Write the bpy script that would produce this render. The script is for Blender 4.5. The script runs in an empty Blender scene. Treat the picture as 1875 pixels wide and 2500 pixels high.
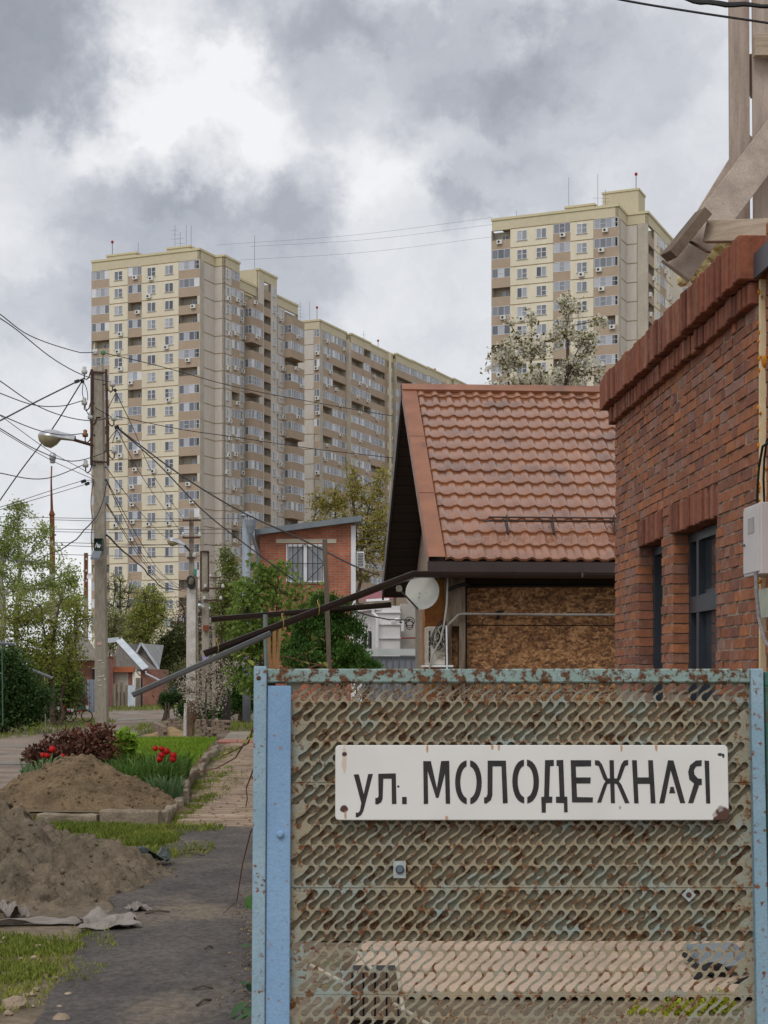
import bpy, bmesh, math, random
import numpy as np
from mathutils import Vector, Matrix, noise

# ------------------------------------------------------------------ camera, sky, sun, exposure
F = 3900.0; CX = 937.5; HY = 1650.0; CH = 1.45          # photograph: focal length and horizon in its own pixels
sc = bpy.context.scene
col = sc.collection
cam_d = bpy.data.cameras.new('camera'); cam = bpy.data.objects.new('camera', cam_d); col.objects.link(cam)
cam_d.sensor_fit = 'HORIZONTAL'; cam_d.sensor_width = 36.0; cam_d.lens = 36.0 * F / 1875.0
cam_d.shift_y = (HY - 1250.0) / 1875.0
cam_d.clip_start = 0.1; cam_d.clip_end = 6000.0
cam.location = (0, 0, CH); cam.rotation_euler = (math.radians(90), 0, 0)
sc.camera = cam
sc.view_settings.view_transform = 'Standard'; sc.view_settings.look = 'None'
sc.view_settings.exposure = EXPO = 0.0; sc.view_settings.gamma = 1.0; sc.view_settings.use_curve_mapping = False

SUN_EL = 50.0; SUN_AZ = 200.0                            # degrees, azimuth clockwise from +Y
world = bpy.data.worlds.new('World'); sc.world = world; world.use_nodes = True
def sky_nodes():
    nt = world.node_tree; N = nt.nodes; L = nt.links
    for n in list(N): N.remove(n)
    out = N.new('ShaderNodeOutputWorld'); bg = N.new('ShaderNodeBackground'); L.new(bg.outputs[0], out.inputs[0])
    bg.inputs[1].default_value = 0.1
    sky = N.new('ShaderNodeTexSky'); sky.sky_type = 'NISHITA'; sky.sun_disc = False
    sky.sun_elevation = math.radians(SUN_EL); sky.sun_rotation = math.radians(SUN_AZ)
    tc = N.new('ShaderNodeTexCoord')
    def vm(op, a, b=None):
        n = N.new('ShaderNodeVectorMath'); n.operation = op
        for i, v in enumerate((a, b)):
            if v is None: continue
            if isinstance(v, (tuple, list)): n.inputs[i].default_value = v
            else: L.new(v, n.inputs[i])
        return n.outputs['Value'] if op in ('LENGTH', 'DOT_PRODUCT') else n.outputs[0]
    def mt(op, a, b=0.0, clamp=False):
        n = N.new('ShaderNodeMath'); n.operation = op; n.use_clamp = clamp
        for i, v in enumerate((a, b)):
            if isinstance(v, (int, float)): n.inputs[i].default_value = v
            else: L.new(v, n.inputs[i])
        return n.outputs[0]
    def fbm(vec, scale, detail, rough, off=(0, 0, 0)):
        n = N.new('ShaderNodeTexNoise'); n.inputs['Scale'].default_value = scale
        n.inputs['Detail'].default_value = detail; n.inputs['Roughness'].default_value = rough
        L.new(vm('ADD', vec, off), n.inputs['Vector']); return n
    d = tc.outputs['Generated']
    w1 = fbm(d, 9.0, 7, 0.60)
    warp = vm('MULTIPLY', vm('SUBTRACT', w1.outputs['Color'], (0.5, 0.5, 0.5)), (0.14, 0.05, 0.14))
    w2 = fbm(d, 34.0, 6, 0.62, (3, 1, 7))
    warp = vm('ADD', warp, vm('MULTIPLY', vm('SUBTRACT', w2.outputs['Color'], (0.5, 0.5, 0.5)), (0.045, 0.02, 0.045)))
    dw = vm('ADD', d, warp)
    # the clouds in view: direction (photo pixels), half sizes, brightness change
    val = mt('ADD', 0.80, 0.0)
    blobs = [(10, 90, 290, 200, -0.42), (460, 310, 300, 150, 0.13), (520, 180, 150, 120, .06), (470, 600, 440, 210, -0.25), (390, 430, 190, 100, -.11), (730, 450, 150, 110, -.12), (620, 760, 240, 90, -.10),
             (980, 140, 480, 190, -0.23), (690, 40, 240, 130, -.14), (900, 400, 150, 200, 0.14), (1260, 460, 250, 120, -0.18),
             (1450, 220, 380, 190, -0.18), (880, 700, 170, 160, 0.06), (1130, 520, 100, 110, -0.12), (100, 790, 300, 120, -0.15), (60, 480, 220, 160, -.06),
             (20, 560, 130, 150, .02), (170, 1380, 190, 120, 0.12), (60, 1020, 190, 80, 0.02), (1700, 500, 260, 240, -.10)]
    for (px, py, rx, ry, a) in blobs:
        v = Vector(((px - CX) / F, 1.0, (HY - py) / F)).normalized()
        s = vm('MULTIPLY', vm('SUBTRACT', dw, tuple(v)), (F / rx, F / max(rx, ry) * .5, F / ry))
        mr = N.new('ShaderNodeMapRange'); mr.interpolation_type = 'SMOOTHERSTEP'
        mr.inputs['From Min'].default_value = 0.35; mr.inputs['From Max'].default_value = 1.2
        mr.inputs['To Min'].default_value = a; mr.inputs['To Max'].default_value = 0.0
        L.new(vm('LENGTH', s), mr.inputs['Value'])
        val = mt('ADD', val, mr.outputs[0])
    sq = vm('MULTIPLY', dw, (1.0, 1.0, 1.7))
    n1 = fbm(sq, 7.0, 9, 0.60, (1.3, 4.1, 0.2))
    n2 = fbm(sq, 22.0, 8, 0.62, (5.3, 2.1, 8.2))
    val = mt('ADD', val, mt('MULTIPLY', mt('SUBTRACT', n1.outputs['Fac'], 0.5), 0.40))
    val = mt('ADD', val, mt('MULTIPLY', mt('SUBTRACT', n2.outputs['Fac'], 0.5), 0.16))
    val = mt('MAXIMUM', mt('MINIMUM', val, 0.98), 0.14)
    ramp = N.new('ShaderNodeValToRGB'); L.new(val, ramp.inputs[0])
    e = ramp.color_ramp.elements
    e[0].position = 0.1; e[0].color = (0.15, 0.165, 0.20, 1); e[1].position = 0.95; e[1].color = (0.93, 0.94, 0.955, 1)
    m = ramp.color_ramp.elements.new(0.5); m.color = (0.46, 0.485, 0.545, 1)
    cl = vm('MULTIPLY', ramp.outputs[0], (10.0, 10.0, 10.0))
    mix = N.new('ShaderNodeMixRGB'); mix.inputs[0].default_value = 0.95
    L.new(sky.outputs[0], mix.inputs[1]); L.new(cl, mix.inputs[2]); L.new(mix.outputs[0], bg.inputs[0])
sky_nodes()
sun_d = bpy.data.lights.new('sun', 'SUN'); sun_d.energy = 1.1; sun_d.angle = math.radians(24); sun_d.color = (1.0, 0.965, 0.91)
sun = bpy.data.objects.new('sun', sun_d); col.objects.link(sun)
_a, _e = math.radians(SUN_AZ), math.radians(SUN_EL)
_sv = Vector((math.sin(_a) * math.cos(_e), math.cos(_a) * math.cos(_e), math.sin(_e)))
sun.rotation_euler = (-_sv).to_track_quat('-Z', 'Y').to_euler()

# ------------------------------------------------------------------ helpers
R = random.Random(7)
def at(px, py, d):                                       # the point that lies d metres ahead in that direction
    return Vector(((px - CX) * d / F, d, CH - (py - HY) * d / F))
def ss(a, b, x):
    t = min(1, max(0, (x - a) / (b - a))); return t * t * (3 - 2 * t)
def gz(x, y):                                            # height of the ground
    z = -0.45 * ss(45, 105, y)
    return z + 0.012 * math.sin(x * 1.3 + y * .4) * ss(5, 9, y)
def gat(px, py):                                         # where that direction meets the ground
    d = 6.0
    for i in range(60): d += ((CH - gz((px - CX) * d / F, d)) * F / max(py - HY, 8) - d) * .5
    return Vector(((px - CX) * d / F, d, gz((px - CX) * d / F, d)))
def S(r, g, b):                                          # display colour -> linear
    f = lambda c: (c / 255 / 12.92) if c <= 10 else ((c / 255 + .055) / 1.055) ** 2.4
    return (f(r), f(g), f(b), 1.0)

MATS = {}
def mat(name, c1, c2=None, scale=6.0, rough=0.85, c3=None, bump=0.0, bscale=60.0, metal=0.0, island=0.0, spec=0.3,
        detail=6, contrast=(0.35, 0.65), trans=0.0, stretch=(1, 1, 1), fine=0.0, coat=0.0, local=False, objr=0.0, spots=None, c3t=(.56, .64)):
    """noise-mottled surface: c1..c2 by noise, c3 in blotches, brightness varied per mesh island or object"""
    if name in MATS: return MATS[name]
    m = bpy.data.materials.new(name); MATS[name] = m; m.use_nodes = True
    nt = m.node_tree; N = nt.nodes; L = nt.links
    b = N['Principled BSDF']; out = N['Material Output']
    b.inputs['Roughness'].default_value = rough; b.inputs['Metallic'].default_value = metal
    b.inputs['Specular IOR Level'].default_value = spec; b.inputs['Coat Weight'].default_value = coat
    if local:
        g = N.new('ShaderNodeTexCoord'); pos = g.outputs['Object']
    else:
        g = N.new('ShaderNodeNewGeometry'); pos = g.outputs['Position']
    mp = N.new('ShaderNodeMapping'); mp.inputs['Scale'].default_value = stretch; L.new(pos, mp.inputs['Vector'])
    def nz(s, det, off):
        n = N.new('ShaderNodeTexNoise'); n.inputs['Scale'].default_value = s; n.inputs['Detail'].default_value = det
        n.inputs['Roughness'].default_value = 0.62
        a = N.new('ShaderNodeVectorMath'); a.inputs[1].default_value = (off, off * 2.3, off * .7); L.new(mp.outputs[0], a.inputs[0])
        L.new(a.outputs[0], n.inputs['Vector']); return n.outputs['Fac']
    def rng(v, a, c):
        r = N.new('ShaderNodeMapRange'); r.inputs['From Min'].default_value = a; r.inputs['From Max'].default_value = c; L.new(v, r.inputs['Value']); return r.outputs[0]
    def mix(f, a, c):
        x = N.new('ShaderNodeMixRGB')
        if isinstance(f, float): x.inputs[0].default_value = f
        else: L.new(f, x.inputs[0])
        for i, v in ((1, a), (2, c)):
            if isinstance(v, tuple): x.inputs[i].default_value = v
            else: L.new(v, x.inputs[i])
        return x.outputs[0]
    c2 = c2 or tuple(x * .75 for x in c1[:3]) + (1,)
    color = mix(rng(nz(scale, detail, 0.0), *contrast), c1, c2)
    if c3: color = mix(rng(nz(scale * .45, detail, 9.1), *c3t), color, c3)
    if spots: color = mix(rng(nz(spots[1], 5, 21.0), spots[2], spots[2] + .06), color, spots[0])
    if fine:
        f = N.new('ShaderNodeMixRGB'); f.blend_type = 'MULTIPLY'; f.inputs[0].default_value = 1.0
        r = rng(nz(scale * 14, 3, 4.4), .3, .7); v = N.new('ShaderNodeMapRange'); L.new(r, v.inputs['Value'])
        v.inputs['To Min'].default_value = 1 - fine; v.inputs['To Max'].default_value = 1 + fine * .6
        L.new(color, f.inputs[1]); L.new(v.outputs[0], f.inputs[2]); color = f.outputs[0]
    if island or objr:
        ad = N.new('ShaderNodeMath'); ad.operation = 'ADD'
        if island:
            gi = N.new('ShaderNodeNewGeometry'); L.new(gi.outputs['Random Per Island'], ad.inputs[0])
        else: ad.inputs[0].default_value = 0
        oi = N.new('ShaderNodeObjectInfo'); L.new(oi.outputs['Random'], ad.inputs[1])
        fr = N.new('ShaderNodeMath'); fr.operation = 'FRACT'; L.new(ad.outputs[0], fr.inputs[0])
        k = island or objr
        v = N.new('ShaderNodeMapRange'); L.new(fr.outputs[0], v.inputs['Value']); v.inputs['To Min'].default_value = 1 - k; v.inputs['To Max'].default_value = 1 + k
        f = N.new('ShaderNodeMixRGB'); f.blend_type = 'MULTIPLY'; f.inputs[0].default_value = 1.0
        L.new(color, f.inputs[1]); L.new(v.outputs[0], f.inputs[2]); color = f.outputs[0]
    L.new(color, b.inputs['Base Color'])
    if bump:
        bp = N.new('ShaderNodeBump'); bp.inputs['Strength'].default_value = 1.0; bp.inputs['Distance'].default_value = bump
        L.new(nz(bscale, 5, 2.2), bp.inputs['Height']); L.new(bp.outputs[0], b.inputs['Normal'])
    if trans:
        t = N.new('ShaderNodeBsdfTranslucent'); L.new(color, t.inputs[0])
        mx = N.new('ShaderNodeMixShader'); mx.inputs[0].default_value = trans
        L.new(b.outputs[0], mx.inputs[1]); L.new(t.outputs[0], mx.inputs[2]); L.new(mx.outputs[0], out.inputs[0])
    return m

class MB:                                                # collects shapes in world (or local) space
    def __init__(s): s.v = []; s.f = []
    def add(s, vs, fs):
        n = len(s.v); s.v.extend([tuple(v) for v in vs]); s.f.extend([tuple(i + n for i in f) for f in fs]); return s
    def box(s, x0, y0, z0, x1, y1, z1):
        return s.add([(x0, y0, z0), (x1, y0, z0), (x1, y1, z0), (x0, y1, z0), (x0, y0, z1), (x1, y0, z1), (x1, y1, z1), (x0, y1, z1)],
                     [(3, 2, 1, 0), (4, 5, 6, 7), (0, 1, 5, 4), (1, 2, 6, 5), (2, 3, 7, 6), (3, 0, 4, 7)])
    def frame_box(s, o, ex, ey, ez):                     # box from a corner and three edge vectors
        o, ex, ey, ez = map(Vector, (o, ex, ey, ez))
        vs = [o, o + ex, o + ex + ey, o + ey, o + ez, o + ex + ez, o + ex + ey + ez, o + ey + ez]
        return s.add(vs, [(3, 2, 1, 0), (4, 5, 6, 7), (0, 1, 5, 4), (1, 2, 6, 5), (2, 3, 7, 6), (3, 0, 4, 7)])
    def beam(s, p0, p1, w, h, side=None, taper=1.0):     # w along side, h along the third axis
        p0, p1 = Vector(p0), Vector(p1); d = (p1 - p0).normalized()
        side = Vector(side) if side else (Vector((0, 0, 1)).cross(d) if abs(d.z) < .95 else Vector((1, 0, 0)))
        side = (side - d * side.dot(d)).normalized(); up = d.cross(side)
        vs = []
        for p, t in ((p0, 1), (p1, taper)):
            for a, b in ((-1, -1), (1, -1), (1, 1), (-1, 1)): vs.append(p + side * (a * w / 2 * t) + up * (b * h / 2 * t))
        return s.add(vs, [(3, 2, 1, 0), (4, 5, 6, 7), (0, 1, 5, 4), (1, 2, 6, 5), (2, 3, 7, 6), (3, 0, 4, 7)])
    def tube(s, pts, r, n=6, caps=True, r1=None):
        pts = [Vector(p) for p in pts]; k = len(pts); rr = r if isinstance(r, (list, tuple)) else [r + ((r1 if r1 is not None else r) - r) * i / max(1, k - 1) for i in range(k)]
        vs = []; prev = None
        for i, p in enumerate(pts):
            d = (pts[min(i + 1, k - 1)] - pts[max(i - 1, 0)])
            d = d.normalized() if d.length > 1e-9 else Vector((0, 0, 1))
            a = prev if prev is not None else (Vector((1, 0, 0)) if abs(d.x) < .8 else Vector((0, 1, 0)))
            a = (a - d * a.dot(d)); a = a.normalized() if a.length > 1e-6 else d.orthogonal().normalized()
            prev = a; b = d.cross(a)
            for j in range(n):
                t = 2 * math.pi * j / n; vs.append(p + (a * math.cos(t) + b * math.sin(t)) * rr[i])
        fs = [(i * n + j, i * n + (j + 1) % n, (i + 1) * n + (j + 1) % n, (i + 1) * n + j) for i in range(k - 1) for j in range(n)]
        if caps: fs += [tuple(range(n - 1, -1, -1)), tuple(range((k - 1) * n, k * n))]
        return s.add(vs, fs)
    def lathe(s, base, axis, prof, n=16, closed=True):   # prof: (radius, along)
        base, ax = Vector(base), Vector(axis).normalized(); a = ax.orthogonal().normalized(); b = ax.cross(a); vs = []
        for r, h in prof:
            for j in range(n):
                t = 2 * math.pi * j / n; vs.append(base + ax * h + (a * math.cos(t) + b * math.sin(t)) * r)
        fs = [(i * n + j, i * n + (j + 1) % n, (i + 1) * n + (j + 1) % n, (i + 1) * n + j) for i in range(len(prof) - 1) for j in range(n)]
        if closed: fs += [tuple(range(n - 1, -1, -1)), tuple(range((len(prof) - 1) * n, len(prof) * n))]
        return s.add(vs, fs)
    def quad(s, a, b, c, d): return s.add([a, b, c, d], [(0, 1, 2, 3)])
    def prism(s, pts, ext):                              # polygon and an extrusion vector
        e = Vector(ext); n = len(pts); p = [Vector(q) for q in pts]
        return s.add(p + [q + e for q in p], [tuple(range(n - 1, -1, -1)), tuple(range(n, 2 * n))] + [(i, (i + 1) % n, n + (i + 1) % n, n + i) for i in range(n)])

WL = {}                                                  # world location of each parent
def mesh_of(mb, name, m, smooth=False, off=None, bevel=0.0):
    me = bpy.data.meshes.new(name); vs = mb.v
    if off is not None: vs = [(v[0] - off[0], v[1] - off[1], v[2] - off[2]) for v in vs]
    me.from_pydata(vs, [], mb.f)
    if bevel:
        bm = bmesh.new(); bm.from_mesh(me); bmesh.ops.recalc_face_normals(bm, faces=bm.faces)
        bmesh.ops.bevel(bm, geom=list(bm.edges), offset=bevel, segments=1, affect='EDGES', clamp_overlap=True); bm.to_mesh(me); bm.free()
    me.materials.append(m)
    if smooth: me.polygons.foreach_set('use_smooth', [True] * len(me.polygons))
    me.update(); return me
def link(name, me, parent=None, loc=(0, 0, 0), rz=0.0):
    o = bpy.data.objects.new(name, me); col.objects.link(o); o.location = loc
    if rz: o.rotation_euler = (0, 0, rz)
    if parent is not None: o.parent = parent
    return o
def part(name, mb, m, parent, smooth=False, bevel=0.0, label=None, kind=None):
    w = WL.get(parent.name, Vector((0, 0, 0)))
    o = link(name, mesh_of(mb, name, m, smooth, w, bevel), parent); WL[o.name] = w
    if label: o['label'] = label
    if kind: o['kind'] = kind
    return o
def tag(o, label=None, cat=None, group=None, kind=None):
    for k, v in (('label', label), ('category', cat), ('group', group), ('kind', kind)):
        if v: o[k] = v
    return o
def thing(name, label, cat, loc=(0, 0, 0), group=None):
    o = bpy.data.objects.new(name, None); col.objects.link(o); o.location = loc; o.empty_display_size = .2
    WL[o.name] = Vector(loc); return tag(o, label, cat, group)
def single(name, mb, m, label, cat, group=None, smooth=False, bevel=0.0, kind=None):
    xs = [v[0] for v in mb.v]; ys = [v[1] for v in mb.v]; zs = [v[2] for v in mb.v]
    b = Vector(((min(xs) + max(xs)) / 2, (min(ys) + max(ys)) / 2, min(zs)))
    o = link(name, mesh_of(mb, name, m, smooth, b, bevel), None, b); WL[o.name] = b
    return tag(o, label, cat, group, kind)
def np_mesh(name, V, Q, m, smooth=False):                # fast mesh from arrays, Q rows of equal length
    me = bpy.data.meshes.new(name); V = np.asarray(V, dtype=np.float32); Q = np.asarray(Q, dtype=np.int32)
    k = Q.shape[1]; me.vertices.add(len(V)); me.vertices.foreach_set('co', V.ravel())
    me.loops.add(Q.size); me.loops.foreach_set('vertex_index', Q.ravel()); me.polygons.add(len(Q))
    me.polygons.foreach_set('loop_start', np.arange(0, Q.size, k, dtype=np.int32))
    me.update(calc_edges=True); me.materials.append(m)
    if smooth: me.polygons.foreach_set('use_smooth', np.ones(len(Q), dtype=bool))
    me.validate(); return me
def leaves(P, size, seed, ratio=.55, updir=0.0, jit=.45, quad=True):
    """diamond leaves at points P (n,3) facing every way"""
    r = np.random.default_rng(seed); n = len(P)
    a = r.normal(size=(n, 3)); a[:, 2] += updir; a /= np.linalg.norm(a, axis=1)[:, None]
    b = r.normal(size=(n, 3)); b -= a * (a * b).sum(1)[:, None]; b /= np.linalg.norm(b, axis=1)[:, None]
    s = (size * (1 + jit * r.uniform(-1, 1, n)))[:, None]
    c = np.cross(a, b) * s * .12
    V = np.stack([P, P + a * s * .5 + b * s * ratio * .5 + c, P + a * s, P + a * s * .5 - b * s * ratio * .5 + c], 1).reshape(-1, 3)
    return V, np.arange(4 * n).reshape(n, 4)
# ------------------------------------------------------------------ ground, road, paths
def sheet(name, label, m, rows, dz, cat=None, nx=10, kind='structure', jag=0.0, seed=0):
    """a strip following the ground: rows of (y, x_left, x_right)"""
    mb = MB(); rn = random.Random(seed); ys = []
    for i in range(len(rows) - 1):
        a, b = rows[i], rows[i + 1]; n = max(1, int(abs(b[0] - a[0]) / .35))
        for k in range(n): t = k / n; ys.append(tuple(a[j] + (b[j] - a[j]) * t for j in range(3)))
    ys.append(rows[-1])
    for y, x0, x1 in ys:
        x0 += jag * noise.noise((y * 1.7, seed, 0)) + jag * .6 * noise.noise((y * 6, seed, 5)); x1 += jag * noise.noise((y * 1.7, seed, 9))
        for k in range(nx + 1):
            x = x0 + (x1 - x0) * k / nx; mb.v.append((x, y, gz(x, y) + dz))
    for i in range(len(ys) - 1):
        for k in range(nx): a = i * (nx + 1) + k; mb.f.append((a, a + 1, a + nx + 2, a + nx + 1))
    o = link(name, mesh_of(mb, name, m, True)); return tag(o, label, cat, None, kind)
m_soil = mat('soil', S(126, 112, 94), S(94, 84, 68), 1.4, .95, c3=S(88, 96, 52), bump=.03, bscale=9, fine=.35)
m_road = mat('dirt road', S(150, 134, 120), S(110, 97, 86), .9, .9, bump=.03, bscale=7, fine=.25, c3=S(128, 122, 118))
m_asph = mat('old asphalt', S(98, 91, 86), S(74, 69, 67), 2.2, .9, c3=S(138, 124, 104), c3t=(.47, .72), bump=.006, bscale=90, fine=.45, stretch=(1, .7, 1))
m_conc = mat('weathered concrete', S(158, 147, 132), S(126, 117, 104), 3, .9, bump=.006, bscale=45, fine=.3)
xs = sorted(set([-3000, -900, -300, -120, -60, -40] + [x * 1.0 for x in range(-30, 31)] + [40, 60, 120, 300, 900, 3000]))
ysg = [-40, -15, -5, 0] + [i * .6 for i in range(1, 190)] + [125, 150, 200, 300, 500, 900, 1600, 3200]
g = MB()
for y in ysg:
    for x in xs: g.v.append((x, y, gz(x, y) - .002))
n = len(xs)
for i in range(len(ysg) - 1):
    for k in range(n - 1): a = i * n + k; g.f.append((a, a + 1, a + n + 1, a + n))
ground = tag(link('ground', mesh_of(g, 'ground', m_soil, True)), 'trodden earth and patchy grass under the whole street', None, None, 'structure')
road = sheet('road', 'rutted unpaved dirt road running down the street', m_road,
             [(14, -7.0, -4.25), (30, -8.3, -5.35), (45, -9.6, -6.4), (76, -13.6, -8.9), (110, -16.5, -12.2), (150, -20, -15.5)], .012, nx=14, jag=.25, seed=3)
def pothole(px, py, a, b):
    p = gat(px, py); mb = MB(); n = 14
    vs = [(p.x + a * math.cos(t) * (1 + .3 * noise.noise((t, px, 0))), p.y + b * math.sin(t) * (1 + .3 * noise.noise((t, px, 3))), gz(p.x, p.y) + .022) for t in [2 * math.pi * i / n for i in range(n)]]
    mb.add(vs, [tuple(range(n))]); part('puddle', mb, mat('wet mud', S(132, 122, 114), S(112, 102, 94), 4, .3, spec=.5), road)
for a in ((30, 1866, .35, .5), (300, 1757, .8, 1.2), (330, 1742, 1, 1.6)): pothole(*a)
path = sheet('asphalt_path', 'worn dark asphalt footpath dusted with sand', m_asph,
             [(4.5, -1.5, -.45), (6.8, -1.45, -.5), (8.7, -1.62, -.55), (11, -1.75, -.62), (15.35, -2.0, -.85)], .014, nx=12, jag=.09, seed=5)
# paved footpath: courses of small concrete pavers with real joints
m_pav = mat('pinkish concrete paver', S(168, 146, 126), S(140, 122, 106), 2.2, .92, island=.16, bump=.004, bscale=60, c3=S(150, 132, 108))
pave = sheet('paved_path', 'weedy footpath of small worn concrete pavers', mat('joint sand', S(134, 117, 96), S(108, 98, 76), 6, .95), [(15.35, -2.0, -.85), (34, -3.35, -1.95)], .010, nx=6, jag=.03, seed=6)
mb = MB(); rn = random.Random(4); y = 15.4; row = 0
while y < 33.9:
    t = (y - 15.35) / 18.65; x0, x1 = -2.02 - 1.33 * t, -.85 - 1.1 * t; x = x0 - rn.uniform(0, .2); ln = .24
    while x < x1:
        if x > x0 - .05 and rn.random() > .03:
            z = gz(x, y) + .018 + rn.uniform(-.006, .009); k = rn.uniform(-.012, .012); h = .116
            mb.add([(x + .006, y + k, z - .03), (x + ln - .006, y - k, z - .03), (x + ln - .006, y + h, z - .03), (x + .006, y + h, z - .03),
                    (x + .012, y + .006 + k, z), (x + ln - .012, y + .006 - k, z + rn.uniform(-.004, .004)), (x + ln - .012, y + h - .006, z), (x + .012, y + h - .006, z)],
                   [(4, 5, 6, 7), (0, 1, 5, 4), (1, 2, 6, 5), (2, 3, 7, 6), (3, 0, 4, 7)])
        x += ln + rn.uniform(.0, .008)
    y += .124; row += 1
part('paver', mb, m_pav, pave, kind='stuff')
slab = sheet('concrete_path', 'pale concrete slab path beyond the red tile strip', m_conc, [(35.6, -3.6, -2.0), (41, -3.95, -2.3)], .03, nx=4)
mb = MB()
for i in range(5):
    for k in range(4):
        x = -3.55 + k * .42 - i * .025; y = 34.05 + i * .3
        mb.box(x, y, gz(x, y) - .02, x + .405, y + .285, gz(x, y) + .035 + R.uniform(0, .006))
mt_red = mat('red paving tile', S(168, 112, 94), S(148, 100, 86), 3, .9, island=.12)
o = tag(link('red_tile_strip', mesh_of(mb, 'red_tile_strip', mt_red)), 'strip of dull red paving tiles crossing the footpath', None, None, 'structure')
# paved yard seen through the gate
yard = sheet('yard_slab', 'pale dusty concrete slab in the yard behind the gate', mat('dusty yard concrete', S(196, 172, 150), S(172, 152, 134), 2.4, .9, bump=.004, bscale=50, fine=.15),
             [(7.15, -.15, 2.15), (8.7, -.12, 2.1)], .02, nx=6, jag=.02, seed=8)
sheet('yard_soil', 'dark damp soil of the yard', mat('dark yard soil', S(92, 82, 70), S(66, 58, 50), 5, .95, bump=.02, bscale=20, fine=.4), [(8.7, -.35, 2.2), (14, -.5, 1.9)], .008, nx=6)
# raised bed: soil, turf
bed = sheet('flower_bed', 'raised grassy flower bed held by broken kerbstones', mat('bed soil', S(120, 100, 74), S(92, 78, 56), 3, .95, bump=.03, bscale=12, fine=.3),
            [(15.6, -4.2, -2.2), (30, -5.2, -3.2), (34, -5.6, -3.6)], .11, nx=8)

# ------------------------------------------------------------------ apartment towers
m_cream = mat('cream facade', S(226, 217, 194), S(218, 208, 185), .12, .9, fine=.06, spec=.1, c3=S(212, 199, 171), stretch=(1, 1, .35))
m_creamtop = mat('cream parapet', S(206, 196, 168), S(198, 188, 160), .15, .9, fine=.06, spec=.1)
m_trim = mat('cream roof trim', S(208, 198, 164), S(200, 190, 156), .3, .9, spec=.1)
m_grey = mat('grey facade', S(206, 198, 188), S(197, 190, 180), .12, .9, fine=.07, spec=.1, stretch=(1, 1, .35))
m_tan = mat('tan balcony panel', S(180, 161, 141), S(171, 152, 133), .3, .9, fine=.08, spec=.1)
m_joint = mat('panel joint', S(150, 128, 98), None, .5, .9)
m_pvc = mat('white window frame', S(224, 224, 226), S(212, 212, 214), 1, .5)
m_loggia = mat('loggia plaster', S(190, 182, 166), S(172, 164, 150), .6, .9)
m_ac = mat('air conditioner', S(222, 222, 218), S(200, 200, 196), 3, .6)
m_dark = mat('dark opening', S(52, 52, 54), S(40, 40, 42), 2, .7)
def glass_mat(name, dark, light, rough=.12):
    m = bpy.data.materials.new(name); MATS[name] = m; m.use_nodes = True; N = m.node_tree.nodes; L = m.node_tree.links; b = N['Principled BSDF']
    oi = N.new('ShaderNodeObjectInfo'); gi = N.new('ShaderNodeNewGeometry'); ad = N.new('ShaderNodeMath'); L.new(oi.outputs['Random'], ad.inputs[0]); L.new(gi.outputs['Random Per Island'], ad.inputs[1])
    fr = N.new('ShaderNodeMath'); fr.operation = 'FRACT'; L.new(ad.outputs[0], fr.inputs[0])
    r = N.new('ShaderNodeValToRGB'); L.new(fr.outputs[0], r.inputs[0]); e = r.color_ramp.elements; e[0].color = dark; e[1].color = light
    x = e.new(.55); x.color = tuple(a * .65 + c * .35 for a, c in zip(dark, light))
    L.new(r.outputs[0], b.inputs['Base Color']); b.inputs['Roughness'].default_value = rough; b.inputs['Specular IOR Level'].default_value = .6
    return m
m_gl = glass_mat('curtained glass', S(78, 82, 90), S(176, 180, 186))
m_glb = glass_mat('balcony glass', S(92, 96, 104), S(190, 193, 200))
AA = Vector((math.cos(math.radians(-23)), math.sin(math.radians(-23)), 0)); BB = Vector((-AA.y, AA.x, 0)); RA = math.radians(-23); RB = RA + math.pi / 2
FH = 2.8
def win_mesh(w, h, kind):                                # frame sits at local y<0 (outside), origin top centre
    f = MB(); p = MB(); t = .07; y0, y1 = -.06, .03
    f.box(-w / 2, y0, -h, -w / 2 + t, y1, 0); f.box(w / 2 - t, y0, -h, w / 2, y1, 0)
    f.box(-w / 2 + t, y0, -t, w / 2 - t, y1, 0); f.box(-w / 2 - .08, y0 - .1, -h - .05, w / 2 + .08, y1, -h + .002)
    f.box(-.05, y0 - .003, -h, .05, y1, -t)
    if kind == 1: f.box(.06, y0, -h * .55, w / 2 - t, y1, -h * .55 + .07)
    if kind == 2: f.box(-w / 2 + t, y0, -h * .5, -.06, y1, -h * .5 + .07); f.box(.06, y0, -h * .5, w / 2 - t, y1, -h * .5 + .07)
    for a, b in ((-w / 2 + t, -.06), (.06, w / 2 - t)): p.add([(a, -.012, -h), (b, -.012, -h), (b, -.012, -t), (a, -.012, -t)], [(0, 1, 2, 3)])
    return mesh_of(f, 'window', m_pvc), mesh_of(p, 'pane', m_gl)
WIN = [win_mesh(1.55, 1.42, k) for k in range(3)]; WINN = [win_mesh(.95, 1.42, k) for k in (0, 1)]
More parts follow.
